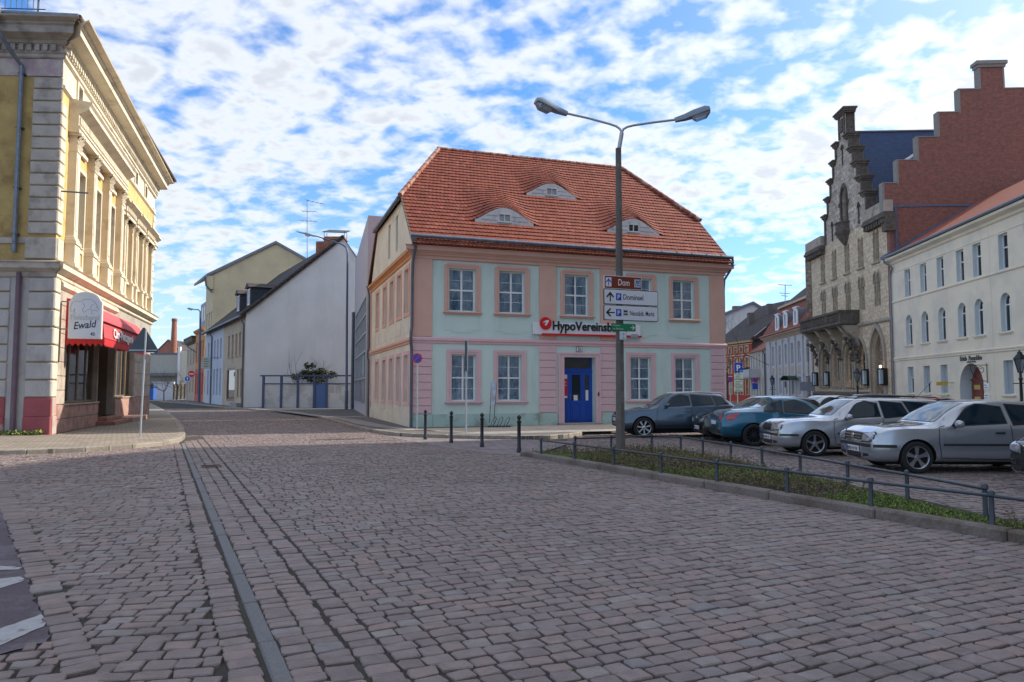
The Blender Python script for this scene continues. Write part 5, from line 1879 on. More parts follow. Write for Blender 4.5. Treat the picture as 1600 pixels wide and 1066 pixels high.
# tall pale yellow house beyond
Y2 = 83.0
cy = [AT(x, y, Y2) for x, y in ((329, 632), (329, 430), (432, 381), (480, 408), (480, 632))]
CYM = face_matrix((cy[0].x, Y2, 0), (1, 0))
ch_ = thing('pale_yellow_house', (cy[0].x, Y2, 0), 'tall house with a plain pale yellow gable wall above the brown roof', 'building')
wall_mb([(0, 0), (cy[4].x - cy[0].x, 0), (cy[3].x - cy[0].x, cy[3].z), (cy[2].x - cy[0].x, cy[2].z), (0, cy[1].z)]).build('gable_wall', M_PALEY, ch_, CYM)
sf = Vector((cy[0].x, Y2, 0)) + SD * 6
SFM = face_matrix(sf, -SD)
wall_mb([(0, 0), (6, 0), (6, cy[1].z), (0, cy[1].z)], [loop_rect(x - .5, x + .5, z, z + 1.9) for x in (1.3, 3.2, 4.9) for z in (1.2, 4.8, 8.6)], .2).build('wall', M_PALEY, ch_, SFM)
for x in (1.3, 3.2, 4.9):
 for z in (1.2, 4.8, 8.6):
  window(ch_, SFM, x - .5, z, 1.0, 1.9, y=.12, fw=.08, pane=M_GLASSD)
mb = MB()
for a, b, w in ((cy[1], cy[2], .5), (cy[2], cy[3], .5)):
 a, b = Vector(a), Vector(b)
 if a.x < b.x and a is not None and a.z < b.z:
  a = a + (a - b).normalized() * .35
 for sgn in (0,):
  mb.add([a + Vector((0, -.25, 0)), b + Vector((0, -.25, 0)), b + Vector((0, -.25, .3)), a + Vector((0, -.25, .3)), a + Vector((-5, 8, 0)), b + Vector((-5, 8, 0)), b + Vector((-5, 8, .3)), a + Vector((-5, 8, .3))],
    [(0, 1, 2, 3), (3, 2, 6, 7), (0, 4, 5, 1), (0, 3, 7, 4), (1, 5, 6, 2)])
mb.build('roof', mat('grey roof edge', (0.20, 0.215, 0.23), rough=.7), ch_)
pipe(ch_, [Vector((cy[0].x - .9, Y2 - .3, cy[1].z - .2)), Vector((cy[0].x - .8, Y2 - .2, cy[1].z - 1.2)), Vector((cy[0].x - .1, Y2 - .2, cy[1].z - 2.0))], .09, M_ZINCD)
MB().box(cy[0].x - .8, cy[0].x, Y2 - .15, Y2 + 4, cy[1].z - 1.6, cy[1].z - .1).build('cornice', M_PALEY, ch_)

# orange house and the house after it
p0 = sf + SD * .2
oh = thing('orange_house', p0 + SD * 8.2, 'narrow orange and red house with a grey attic box behind the lamp post', 'building')
OM = face_matrix(p0 + SD * 8.2, -SD)
ow = [(x - .5, z, 1.0, h) for x in (1.2, 3.2, 5.2, 7.1) for z, h in ((1.0, 2.6), (5.0, 2.6))]
wall_mb([(0, 4.2), (8.2, 4.2), (8.2, 8.9), (0, 8.9)], [loop_rect(x, x + w, z, z + h) for x, z, w, h in ow if z > 4], .2).build('wall', M_ORA, oh, OM)
wall_mb([(0, 0), (8.2, 0), (8.2, 4.2), (0, 4.2)], [loop_rect(x, x + w, z, z + h) for x, z, w, h in ow if z < 4], .2).build('wall', M_REDW, oh, OM)
for x, z, w, h in ow:
 window(oh, OM, x, z, w, h, y=.12, fw=.08, pane=M_GLASSD, frame=M_ORA)
profile_run(MB(), 0, 8.2, [(0, 8.6), (.3, 8.9), (.35, 9.1), (0, 9.15)]).build('cornice', M_ORA, oh, OM)
MB().prism([(0, 9.1), (8.2, 9.1), (8.2, 12.6), (0, 12.6)], .5, 6).build('attic_box', mat('attic zinc', (0.16, 0.19, 0.24), rough=.5), oh, OM)
for x in (1.8, 3.6, 5.4):
 MB().box(x, x + .9, .42, .5, 10.2, 12.0).build('window', M_WFRAME, oh, OM)
MB().box(6.2, 7.2, 2, 3, 12.6, 14.4).build('chimney', M_BRK, oh, OM)
p1 = p0 + SD * 8.4
ph = thing('pale_street_house', p1 + SD * 9, 'pale house at the bend of the street with a dark cornice', 'building')
PM = face_matrix(p1 + SD * 9, -SD)
pw = [(x - .5, z, 1.0, 2.2) for x in (1.5, 4.5, 7.5) for z in (1.2, 4.8)]
wall_mb([(0, 0), (9, 0), (9, 8.0), (0, 8.0)], [loop_rect(x, x + w, z, z + h) for x, z, w, h in pw], .2).build('wall', M_BEIGE, ph, PM)
for x, z, w, h in pw:
 window(ph, PM, x, z, w, h, y=.12, fw=.08, pane=M_GLASSD)
profile_run(MB(), 0, 9, [(0, 7.6), (.4, 7.9), (.5, 8.3), (0, 8.4)]).build('cornice', M_TIMB, ph, PM)
MB().prism([(0, 8.3), (9, 8.3), (9, 8.6), (0, 8.6)], -.5, 5).build('roof', M_DTILE, ph, PM)

# link building with a glazed front
lk = thing('link_building', (-8.2, 42.2, 0), 'modern pale lavender block with a tall glazed strip beside the mint house', 'building')
la, lb = Vector((-8.35, 42.2, 0)), Vector((-12.35, 57.5, 0))
LD = (la - lb).normalized()
LM = face_matrix(lb, LD)
Lk = (la - lb).length
ht = 11.6
wall_mb([(0, 0), (Lk, 0), (Lk, ht), (0, ht)], [loop_rect(2.0, Lk - .8, .75, 7.2)], .15).build('wall', M_LAV, lk, LM)
MB().zprism([tuple(lb.xy), tuple(la.xy), (-3.5, 44), (-4, 58)], ht, ht + .12).build('roof', M_LAV, lk)
endM = face_matrix(la, (1, .3))
wall_mb([(0, 0), (5, 0), (5, ht), (0, ht)]).build('wall', M_LAV, lk, endM)
farM = face_matrix((-4, 57.5, 0), (-1, 0))
wall_mb([(0, 0), (8.35, 0), (8.35, ht), (0, ht)]).build('wall', M_LAV, lk, farM)
backM = face_matrix((-3.5, 43.5, 0), (0, 1))
wall_mb([(0, 0), (14.0, 0), (14.0, ht), (0, ht)]).build('wall', M_LAV, lk, backM)
fr_ = MB()
for k in range(8):
 x = 2.0 + (Lk - 2.8) * k / 7
 fr_.box(x - .05, x + .05, -.02, .12, .75, 7.2)
for z in (.75, 2.3, 3.9, 5.0, 6.1, 7.15):
 fr_.box(2.0, Lk - .8, -.02, .12, z - .05, z + .05)
f = fr_.build('window_frame', mat('grey mullion', (0.35, 0.38, 0.42), rough=.4, metal=.4), lk, LM)
for k in range(7):
 x = 2.0 + (Lk - 2.8) * k / 7
 MB().box(x + .05, x + (Lk - 2.8) / 7 - .05, .05, .06, .8, 7.1).build('pane', M_GLASSD, f, LM)
for k, zz, m_ in ((4, 1.0, M_BLUE), (5, 2.5, mat('poster pale blue', (0.25, 0.5, 0.65))), (5, 1.0, mat('poster orange', (0.5, 0.25, 0.15)))):
 x = 2.0 + (Lk - 2.8) * k / 7
 MB().box(x + .2, x + 1.6, .03, .045, zz, zz + 1.2).build('poster', m_, f, LM)
pipe(lk, pts_w(LM, [(.6, -.12, 7.6), (.6, -.12, .1)]), .12, M_ZINCD)

# garden wall framed in blue steel, gate, bush behind
FY = 60.0
gw = thing('garden_wall', (AT(412, 630, FY).x, FY, .11), 'low white wall of panels framed in dark blue steel in front of the white gable', 'wall')
zt_, zm_ = AT(480, 586.7, FY).z, AT(480, 599.5, FY).z
px_ = [412, 440, 466, 491.5, 511, 553]
xs = [AT(p, 600, FY).x for p in px_]
for i, x in enumerate(xs):
 MB().box(x - .09, x + .09, FY - .12, FY + .06, .1, zt_ + (.05 if i in (3, 4) else 0)).build('post', M_BLUEF, gw)
MB().box(xs[0] - .25, xs[-1] + .2, FY - .16, FY + .1, zt_ - .09, zt_ + .03).build('top_rail', M_BLUEF, gw)
for i, (a, b) in enumerate(zip(xs, xs[1:])):
 MB().box(a + .09, b - .09, FY - .10, FY + .02, zm_ - .05, zm_ + .03).build('rail', M_BLUEF, gw)
 if i == 3:
  d = MB().box(a + .1, b - .1, FY - .06, FY, .12, zm_ - .06).build('gate', M_BLUED, gw)
  MB().box(b - .32, b - .2, FY - .12, FY - .06, 1.15, 1.2).build('handle', M_ZINC, d)
 else:
  MB().box(a + .09, b - .09, FY - .04, FY + .10, .1, zm_ - .05).build('wall_panel', mat('white wall panel', (0.52, 0.52, 0.52), rough=.9, var=.08, scale=1, col2=(0.40, 0.40, 0.39), mix_scale=.8), gw)
for dx, w in ((.25, .32), (.75, .42)):
 MB().box(xs[4] + dx, xs[4] + dx + w, FY - .06, FY - .04, 1.35, 1.9).build('notice', mat('notice beige', (0.42, 0.38, 0.36)), gw)

def leaf_cloud(c, rad, n, size, seed, droop=0.0):
 """Leaf-sized faces through an uneven volume of several lumps."""
 rg = np.random.default_rng(seed)
 lumps = rg.normal(0, .45, (9, 3)) * rad
 k = rg.integers(0, 9, n)
 d = rg.normal(0, 1, (n, 3))
 d /= np.linalg.norm(d, axis=1)[:, None]
 P = np.array(c) + lumps[k] + d * (rg.random(n) ** .45)[:, None] * np.array(rad) * .45
 u = rg.normal(0, 1, (n, 3))
 u /= np.linalg.norm(u, axis=1)[:, None]
 w = np.cross(u, rg.normal(0, 1, (n, 3)))
 w /= np.linalg.norm(w, axis=1)[:, None]
 s = size * rg.uniform(.6, 1.3, n)[:, None]
 V = np.stack([P - u * s, P - w * s * .45, P + u * s, P + w * s * .45], 1).reshape(-1, 3)
 F = np.arange(n * 4).reshape(n, 4)
 return V, F, np.repeat(rg.random(n), 4)

M_LEAF = mat('dark evergreen leaves', rough=.6, var=.2, scale=3, ramp=[(0, (.018, .03, .012)), (.5, (.04, .055, .02)), (.85, (.08, .085, .03)), (1, (.14, .10, .06))])
M_BARK = mat('bark', (0.07, 0.055, 0.045), rough=.9, var=.3, scale=8)

def branches(mb, p, d, L, r, lev, rg, spread=.7, up=.15):
 n = 3
 pts = [Vector(p)]
 dd = Vector(d).normalized()
 for k in range(n):
  dd = (dd + Vector(rg.normal(0, .16, 3)) + Vector((0, 0, up * .4))).normalized()
  pts.append(pts[-1] + dd * L / n)
 mb.tube(pts, [r * (1 - .5 * k / n) for k in range(n + 1)], 5)
 if lev == 0:
  return
 for k in range(3 if lev > 1 else 4):
  q = pts[1 + int(rg.integers(0, n))]
  nd = (dd + Vector(rg.normal(0, spread, 3)) + Vector((0, 0, up))).normalized()
  branches(mb, q, nd, L * rg.uniform(.5, .75), r * .5, lev - 1, rg, spread, up)

bc = AT(486, 588, FY + .7)
bu = thing('evergreen_bush', (bc.x, FY + .9, .1), 'dark straggly evergreen bush growing over the white garden wall', 'bush')
mb = MB()
rg = np.random.default_rng(5)
for k in range(5):
 branches(mb, (bc.x + rg.normal(0, .2), FY + .8, .2), (rg.normal(0, .35), rg.normal(0, .1), 1), 2.6, .05, 2, rg)
mb.build('stems', M_BARK, bu)
V1, F1, R1 = leaf_cloud((bc.x - .1, FY + .75, 2.95), (1.2, .45, .7), 1100, .13, 3)
V2, F2, R2 = leaf_cloud((bc.x + .5, FY + .45, 2.35), (.9, .4, .45), 300, .12, 4)
bulk('foliage', np.concatenate([V1, V2]), np.concatenate([F1, F2 + len(V1)]), M_LEAF, bu, rnd=np.concatenate([R1, R2]))

# far end of the street
YF = 128.0
fa, fb = AT(222, 600, YF), AT(272, 553, YF)
fh = thing('factory_hall', (fa.x, YF, 0), 'long pale rendered hall closing the far end of the street', 'building')
FHM = face_matrix((fa.x - 8, YF, 0), (1, 0))
wd = AT(282, 553, YF).x - fa.x + 8
wall_mb([(0, 0), (wd, 0), (wd, fb.z), (0, fb.z)]).build('wall', mat('grey yellow render', (0.40, 0.39, 0.34), rough=.9, var=.08), fh, FHM)
wall_mb([(wd, 0), (wd + 8, 0), (wd + 8, fb.z - .2), (wd, fb.z + .6)], y=-.4).build('wall', mat('cream hall render', (0.58, 0.54, 0.43), rough=.9, var=.06), fh, FHM)
MB().box(wd - .2, wd + .2, -.6, 0, 0, fb.z + 1.2).build('corner_post', M_WHITE, fh, FHM)
MB().box(wd - 6, wd - .3, -1.8, 0, 3.9, 4.4).box(wd - 6, wd - 2, -1.6, 0, 2.4, 2.7).build('loading_canopy', mat('canopy grey', (0.16, 0.17, 0.18)), fh, FHM)
MB().prism([(0, fb.z - .1), (wd, fb.z - .1), (wd, fb.z + .15), (0, fb.z + .15)], -.1, 14).build('roof', M_ZINCD, fh, FHM)
yb = 150.0
ga = [AT(x, y, yb) for x, y in ((238, 570), (238, 556), (263, 532), (290, 556), (290, 570))]
bg = thing('brick_gable_hall', (ga[2].x, yb, 0), 'reddish brick gable behind the pale hall beside the tall chimney', 'building')
BGM = face_matrix((ga[0].x, yb, 0), (1, 0))
wg_ = ga[4].x - ga[0].x
wall_mb([(0, 0), (wg_, 0), (wg_, ga[1].z), (ga[2].x - ga[0].x, ga[2].z), (0, ga[1].z)], [loop_rect(wg_ * .45, wg_ * .51, ga[1].z - 1.4, ga[1].z + .6)], .2).build('wall', brick_mat('far brick', (0.42, 0.17, 0.12), (0.36, 0.14, 0.10), (0.3, 0.2, 0.16), .3, .1), bg, BGM)
mb = MB()
xm = ga[2].x - ga[0].x
mb.add([(-.3, -.2, ga[1].z - .1), (xm, -.2, ga[2].z + .2), (xm, 16, ga[2].z + .2), (-.3, 16, ga[1].z - .1), (wg_ + .3, -.2, ga[1].z - .1), (wg_ + .3, 16, ga[1].z - .1)], [(0, 1, 2, 3), (1, 4, 5, 2)])
mb.build('roof', M_DTILE, bg, BGM)
for px in (294, 302):
 p = AT(px, 548, yb)
 MB().box(p.x - .7, p.x + .7, yb + 2, yb + 3, p.z - 3, p.z + (.6 if px == 294 else .2)).build('chimney', M_BRK, bg)
cb = AT(271, 556, yb - 4)
ctp = AT(271, 498, yb - 4)
cs = thing('factory_chimney', (cb.x, yb - 4, 0), 'tall round red brick factory chimney at the end of the street', 'chimney')
MB().lathe([(.80, 0), (.66, cb.z), (.46, ctp.z - .6)], 20, org=(cb.x, yb - 4, 0)).build('shaft', M_BRK, cs, smooth=True)
MB().lathe([(.46, ctp.z - .6), (.54, ctp.z - .5), (.54, ctp.z), (.4, ctp.z)], 20, org=(cb.x, yb - 4, 0)).build('crown', M_BRK, cs, smooth=True)
yw = 112.0
wa, wb_ = AT(240, 598, yw), AT(272, 598, yw)
lw = thing('white_yard_wall', (wa.x, yw, 0), 'low white wall in front of the far hall', 'wall')
MB().box(wa.x, wb_.x, yw, yw + .3, -.1, wa.z).box(wa.x - .1, wb_.x, yw - .15, yw + .4, wa.z, wa.z + .12).build('wall_panel', mat('white yard render', (0.55, 0.56, 0.60), rough=.9, var=.1), lw)
fx = [AT(272 + 5.6 * k, 600, yw).x for k in range(6)]
fe = thing('yard_fence', (fx[0], yw, 0), 'cream boarded fence with brown posts beside the white yard wall', 'fence')
for i, x in enumerate(fx):
 MB().box(x - .1, x + .1, yw - .05, yw + .1, 0, 2.4).build('post', M_TIMB, fe)
 if i < 5:
  MB().box(x + .1, fx[i + 1] - .1, yw, yw + .05, .5, 1.35).build('board', mat('cream fence', (0.55, 0.45, 0.28)), fe)
  MB().box(x + .1, fx[i + 1] - .1, yw, yw + .05, 1.40, 2.2).build('board', MATS['cream fence'], fe)
for i, (px, hh) in enumerate(((256, 4.6), (276, 4.8))):
 p = AT(px, 620, 100 + 3 * i)
 t = thing('bare_shrub_tree', (p.x, p.y, 0), ('small bare reddish street tree in front of the white yard wall', 'small bare brown street tree in front of the cream yard fence')[i], 'tree', 'small bare trees at the street end')
 mb = MB()
 rg = np.random.default_rng(40 + i)
 mb.tube([(p.x, p.y, 0), (p.x, p.y, 1.4)], .07, 6)
 mb.build('trunk', M_BARK, t)
 mb = MB()
 for k in range(6):
  branches(mb, (p.x, p.y, 1.3), (rg.normal(0, .8), rg.normal(0, .5), .8), 2.0, .035, 2, rg, spread=.8)
 mb.build('crown', mat('reddish twigs', (0.13, 0.075, 0.06), rough=.9), t)
p = AT(236, 620, 104)
tk = thing('blue_container', (p.x, 104, 0), 'small blue bin half hidden by the corner house at the street end', 'bin')
MB().box(p.x - .6, p.x + .5, 103.6, 104.6, .1, 1.9, bev=.06).build('body', mat('bin blue', (0.03, 0.10, 0.35), rough=.5), tk)
MB().box(p.x - .65, p.x + .55, 103.5, 104.7, 1.9, 2.05, bev=.03).build('lid', mat('bin lid', (0.02, 0.06, 0.2), rough=.5), tk)

# ================================================================== RIGHT SIDE OF THE SQUARE
M_CRM = mat('cream render', (0.74, 0.66, 0.54), rough=0.92, var=0.05, scale=0.6, bump=0.1, bscale=80, col2=(0.66, 0.60, 0.505), mix_scale=0.5)
M_CRMR = mat('pale blue reveal', (0.56, 0.60, 0.62), rough=.8, var=.04)
M_ASHL = brick_mat('sandstone ashlar', (0.63, 0.52, 0.37), (0.52, 0.42, 0.30), (0.31, 0.25, 0.185), 0.62, 0.30, mort=0.009, var=0.28, stain=(0.16, 0.135, 0.115), stain_thr=(0.60, 0.85), bump=.5)
M_ASHG = brick_mat('grey gable ashlar', (0.52, 0.455, 0.375), (0.37, 0.32, 0.27), (0.18, 0.155, 0.135), 0.70, 0.36, mort=0.014, var=0.4, stain=(0.12, 0.105, 0.10), stain_thr=(0.50, 0.75), bump=.6)
M_DSTONE = mat('black weathered stone', (0.105, 0.09, 0.076), rough=.95, var=.4, scale=4, bump=.8, bscale=12, col2=(0.16, 0.135, 0.11), mix_scale=3.0, thr=(.5, .7))
M_LSTONE = mat('dressed stone', (0.36, 0.315, 0.26), rough=.9, var=.2, scale=2, bump=.3, bscale=20, col2=(0.20, 0.17, 0.14), mix_scale=1.3, thr=(.52, .72))
M_FIRE = brick_mat('firewall brick', (0.285, 0.082, 0.060), (0.16, 0.050, 0.043), (0.23, 0.15, 0.125), 0.25, 0.078, mort=0.013, var=0.16, stain=(0.15, 0.06, 0.06), stain_thr=(0.66, 0.86), bump=.4)
M_COPE = mat('concrete coping', (0.24, 0.23, 0.215), rough=.9, var=.12, scale=3)
M_SLB = brick_mat('blue slate', (0.014, 0.050, 0.145), (0.010, 0.036, 0.105), (0.004, 0.012, 0.035), 0.30, 0.20, mort=0.014, var=0.22, rough=.6, bump=.6)
M_RTILE = brick_mat('red brown tiles', (0.30, 0.085, 0.05), (0.22, 0.065, 0.042), (0.10, 0.03, 0.02), 0.22, 0.30, mort=0.025, var=0.25)
M_LEADED = mat('leaded glass', (0.022, 0.026, 0.032), rough=.35, var=.5, scale=6, spec=.2)

CA = Vector((26.2, 50.5, 0))
CD = Vector((-.105, -1, 0)).normalized()
CMx = face_matrix(CA, CD)
CL = 17.6
crm = thing('cream_house', CA, 'three-storey cream house with arched middle windows and a brown panelled arched door', 'building')
cu = [2.6, 4.9, 7.14, 9.5, 11.32, 13.85, 16.1]
hu = [(x - .42, 7.7, .84, 1.78) for x in cu]
hm = [(x - .46, 4.53, .92, 1.95) for x in cu]
hl = [(x - .42, 1.38, .86, 1.70) for x in cu if not 8.5 < x < 11.7]
DXa, DXb = 8.95, 11.5
holes = [loop_rect(x, x + w, z, z + h) for x, z, w, h in hu + hl] + [loop_round(x, x + w, z, z + h) for x, z, w, h in hm] + [loop_round(DXa, DXb, 0.0, 3.06, 12)]
wall_mb([(0, 0), (CL, 0), (CL, 10.3), (0, 10.3)], holes, .30, rmi=1).build('wall', [M_CRM, M_CRMR], crm, CMx)
for i, (x, z, w, h) in enumerate(hu):
 window(crm, CMx, x, z, w, h, y=.22, fw=.06, cols=1, transom=.62, curtain='pair', pane=M_GLASS)
for i, (x, z, w, h) in enumerate(hm):
 window(crm, CMx, x, z, w, h, y=.22, fw=.06, cols=2, transom=.70, kind='round', sill=(.14, .09, .12, M_CRM), pane=M_GLASS, curtain='pair')
for i, (x, z, w, h) in enumerate(hl):
 window(crm, CMx, x, z, w, h, y=.22, fw=.06, cols=1, transom=None if i > 1 else .6, sill=(.14, .09, .12, M_CRM), pane=M_GLASS, shade=(.35, .62, .97, .97, .97, .5, .9, .9)[i])
profile_run(MB(), 0, CL, [(.02, 3.52), (.06, 3.56), (.06, 3.64), (.10, 3.67), (.10, 3.73), (.02, 3.78)]).build('string_course', M_CRM, crm, CMx)
profile_run(MB(), 0, CL, [(.01, 7.50), (.07, 7.54), (.07, 7.62), (.01, 7.66)]).build('string_course', M_CRM, crm, CMx)
profile_run(MB(), 0, CL, [(.005, 9.56), (.03, 9.57), (.03, 9.60), (.005, 9.61)]).build('string_course', M_CRM, crm, CMx)
profile_run(MB(), -.1, CL, [(.03, 10.15), (.10, 10.2), (.14, 10.32), (.40, 10.42), (.44, 10.44), (.44, 10.58), (.05, 10.62)]).build('cornice', M_CRM, crm, CMx)
MB().box(12.55, 12.59, -.012, 0, .1, 10.1).build('pilaster_joint', M_CRM, crm, CMx)
g = MB()
g.tube([(-.2, -.52, 10.68), (CL, -.52, 10.68)], .085, 8)
g.build('gutter', M_ZINC, crm, CMx, smooth=True)
pipe(crm, pts_w(CMx, [(.1, -.5, 10.6), (.15, -.45, 10.3), (.5, -.35, 10.15), (.62, -.12, 9.9), (.2, -.1, 9.6), (.12, -.1, 9.3), (.12, -.1, .1)]), .06, M_ZINC)
MB().add([(-.05, -.55, 10.62), (CL, -.55, 10.62), (CL, 5.9, 14.5), (-.05, 5.9, 14.5), (-.05, 9.6, 15.9), (CL, 9.6, 15.9), (-.05, 17, 10.62), (CL, 17, 10.62)], [(0, 1, 2, 3), (3, 2, 5, 4), (4, 5, 7, 6)]).build('roof', mat('red roof tiles', (0.30, 0.075, 0.042), rough=.85, var=.2, scale=3, bump=.6, bscale=14), crm, CMx)
MB().add([(CL, 0, 0), (CL, 16.5, 0), (CL, 16.5, 10.3), (CL, 9.6, 15.8), (CL, 5.9, 14.4), (CL, 0, 10.3)], [(0, 1, 2, 3, 4, 5)]).add([(0, 16.5, 0), (CL, 16.5, 0), (CL, 16.5, 10.5), (0, 16.5, 10.5)], [(3, 2, 1, 0)]).build('wall', M_CRM, crm, CMx)
MB().tube([(-.03, -.6, 10.7), (-.03, 6.0, 14.5)], .09, 6).build('verge_flashing', mat('blue zinc', (0.08, 0.13, 0.22), rough=.5, metal=.3), crm, CMx)
mb = MB()
mb.add([(x, .66, z) for x, z in loop_round(DXa, DXb, 0, 3.06, 12)], [tuple(range(15))])
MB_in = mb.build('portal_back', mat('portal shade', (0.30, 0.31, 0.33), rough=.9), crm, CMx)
mb = MB()
n_ = loop_round(DXa, DXb, 0, 3.06, 12)
mb.add([(x, .3, z) for x, z in n_] + [(x, .66, z) for x, z in n_], [(i, (i + 1) % 15, (i + 1) % 15 + 15, i + 15) for i in range(15)])
mb.build('portal_reveal', M_CRMR, crm, CMx)
M_DBR = mat('brown red door', (0.17, 0.035, 0.025), rough=.45, var=.15)
M_DYE = mat('yellow door panel', (0.50, 0.36, 0.10), rough=.5, var=.1)
mb = MB()
mb.prism(loop_round(DXa + .1, DXb - .05, .05, 2.98, 12), .58, .64)
mb.box(10.2, 10.3, .53, .58, .1, 2.2)
mb.box(DXa + .1, DXb - .1, .53, .58, 2.1, 2.2)
for x0, x1 in ((9.2, 10.15), (10.35, 11.3)):
 for z0, z1 in ((.25, 1.35), (1.5, 2.0)):
  ring(mb, loop_rect(x0, x1, z0, z1), loop_rect(x0 + .12, x1 - .12, z0 + .1, z1 - .1), .54, .58)
dr = mb.build('door', M_DBR, crm, CMx)
for x0, x1 in ((9.2, 10.15), (10.35, 11.3)):
 for z0, z1 in ((.25, 1.35), (1.5, 2.0)):
  MB().box(x0 + .14, x1 - .14, .55, .58, z0 + .12, z1 - .12, bev=.01).build('door_panel', M_DYE, dr, CMx)
lettering('Erich  Paeschke', .36, M_BLACK, crm, CMx @ TR(9.15, -.03, 3.22), depth=.01, bold=.03, fit=2.3)
mb = MB()
for k in range(13):
 mb.box(9.85 + k * .075, 9.85 + k * .075 + .05, -.02, 0, 3.09, 3.15 + .02 * (k % 3))
mb.build('lettering', M_BLACK, crm, CMx, kind='stuff')
br = thing('iron_bracket_sign', CMx @ Vector((11.95, 0, 2.2)), 'black scrolled iron bracket on the cream wall right of the arched door', 'bracket')
mb = MB()
mb.tube([(11.95, 0, 2.9), (11.95, -.95, 2.9)], .02, 5).tube([(11.95, -.05, 1.95), (11.95, -.05, 3.0)], .02, 5)
mb.tube([(11.95, -.05, 2.05)] + [(11.95, -.05 - .8 * math.sin(a), 2.05 + .8 * (1 - math.cos(a))) for a in [math.pi / 2 * k / 6 for k in range(1, 7)]], .018, 5)
mb.tube([(11.95, -.35 - .2 * math.cos(a) * (1 - a / 14), 2.65 + .2 * math.sin(a) * (1 - a / 14)) for a in [k * .6 for k in range(16)]], .016, 5)
mb.build('scroll', M_BLACK, br, CMx)
for z, h in ((1.62, .34), (1.08, .34)):
 s = thing('wall_plate', CMx @ Vector((11.75, 0, z)), 'white sign plate on the cream wall, %s of the two by the arched door' % ('upper' if z > 1.3 else 'lower'), 'sign', 'white plates by the arched door')
 MB().box(11.58, 12.1, -.05, 0, z, z + h).build('plate', M_WHITE, s, CMx)
 MB().box(11.64, 11.85 if z > 1.3 else 11.95, -.056, -.05, z + .2, z + .26).box(11.64, 11.98, -.056, -.05, z + .08, z + .12).build('print', mat('grey print', (0.25, 0.27, 0.32)), s, CMx)
s = thing('yellow_arm_sign', CMx @ Vector((8.25, 0, 1.9)), 'small yellow sign on an arm left of the arched door', 'sign')
MB().tube([(8.3, 0, 2.0), (8.3, -.95, 2.0)], .015, 5).build('arm', M_BLACK, s, CMx)
MB().box(8.26, 8.34, -.95, -.35, 1.86, 2.06).build('sign_board', mat('yellow sign', (0.55, 0.36, 0.04)), s, CMx)

# tall house out of view, added to cast shade on the foreground setts
nbA = CMx @ Vector((CL + .02, 0, 0))
NM = face_matrix(nbA, CD)
nbh = thing('added_shade_house', nbA, 'unseen tall house added beside the cream house to shade the setts', 'building')
NL, NH = 54.0, 23.0
hs_ = [loop_rect(2 + k * 3.2, 3.2 + k * 3.2, z, z + 2) for k in range(16) for z in (1.2, 5.0, 8.6, 12.2, 15.8, 19.2)]
wall_mb([(0, 0), (NL, 0), (NL, NH), (0, NH)], hs_, .2).build('wall', M_BEIGE, nbh, NM)
MB().add([(0, 0, 0), (0, 12, 0), (0, 12, NH), (0, 6, NH + 5.2), (0, 0, NH), (NL, 0, 0), (NL, 12, 0), (NL, 12, NH), (NL, 6, NH + 5.2), (NL, 0, NH)], [(4, 3, 2, 1, 0), (5, 6, 7, 8, 9), (1, 2, 7, 6)]).build('wall', M_BEIGE, nbh, NM)
MB().add([(0, -.4, NH - .2), (NL, -.4, NH - .2), (NL, 6, NH + 5.3), (0, 6, NH + 5.3), (0, 12.4, NH - .2), (NL, 12.4, NH - .2)], [(0, 1, 2, 3), (3, 2, 5, 4)]).build('roof', MATS['red roof tiles'], nbh, NM)

# ------------------------------------------------------------------ gothic stone house
SA = Vector((26.99, 65.78, 0))
SB = Vector((26.2, 50.5, 0))
STD = (SB - SA).normalized()
SM_ = face_matrix(SA, STD)
SLn = 15.3
go = thing('gothic_stone_house', SA, 'gothic sandstone building with a stepped gable, blue slate roof, carved balcony and brick firewall', 'building')
GC = 7.75
steps = [(4.2, 16.4), (3.5, 17.75), (2.8, 19.1), (2.1, 20.45), (1.45, 21.75), (.75, 24.0)]
ol = [(0, 0), (SLn, 0), (SLn, 13.9), (GC + 4.2, 13.9)]
for i, (hw, z) in enumerate(steps):
 ol.append((GC + hw, z))
 if i + 1 < len(steps):
  ol.append((GC + steps[i + 1][0], z))
ol += [(2 * GC - x, z) for x, z in reversed(ol[3:])]
ol.append((0, 13.9))
wc = [2.75, 5.3, 7.95, 10.5, 13.15]
holes = []
for c in wc:
 for q in (-.28, .28):
  holes.append(loop_round(c + q - .22, c + q + .22, 10.82, 13.15, 4))
  holes.append(loop_pointed(c + q - .22, c + q + .22, 7.6, 10.05, 3))
arches = [2.5, 5.15, 7.6, 10.1]
for c in arches:
 holes.append(loop_pointed(c - .95, c + .95, 1.75, 5.5))
holes.append(loop_pointed(11.92, 14.02, 0.0, 6.05))
holes.append(loop_pointed(7.35, 8.25, 14.9, 17.8))
low_ol = [(0, 0), (SLn, 0), (SLn, 13.9), (0, 13.9)]
up_ol = [(GC - 4.2, 13.9), (GC + 4.2, 13.9)] + ol[4:-1][:-0 or None]
up = [(GC - 4.2, 13.9), (GC + 4.2, 13.9)]
for i, (hw, z) in enumerate(steps):
 up.append((GC + hw, z))
 if i + 1 < len(steps):
  up.append((GC + steps[i + 1][0], z))
lft_ = [(2 * GC - x, z) for x, z in reversed(up[2:])]
up = up + lft_
wall_mb(low_ol, holes[:-1], .55).build('wall', M_ASHL, go, SM_)
wall_mb(up, holes[-1:], .4).build('gable', M_ASHG, go, SM_)
MB().prism(up, .7, .72).build('gable_back', M_ASHG, go, SM_)
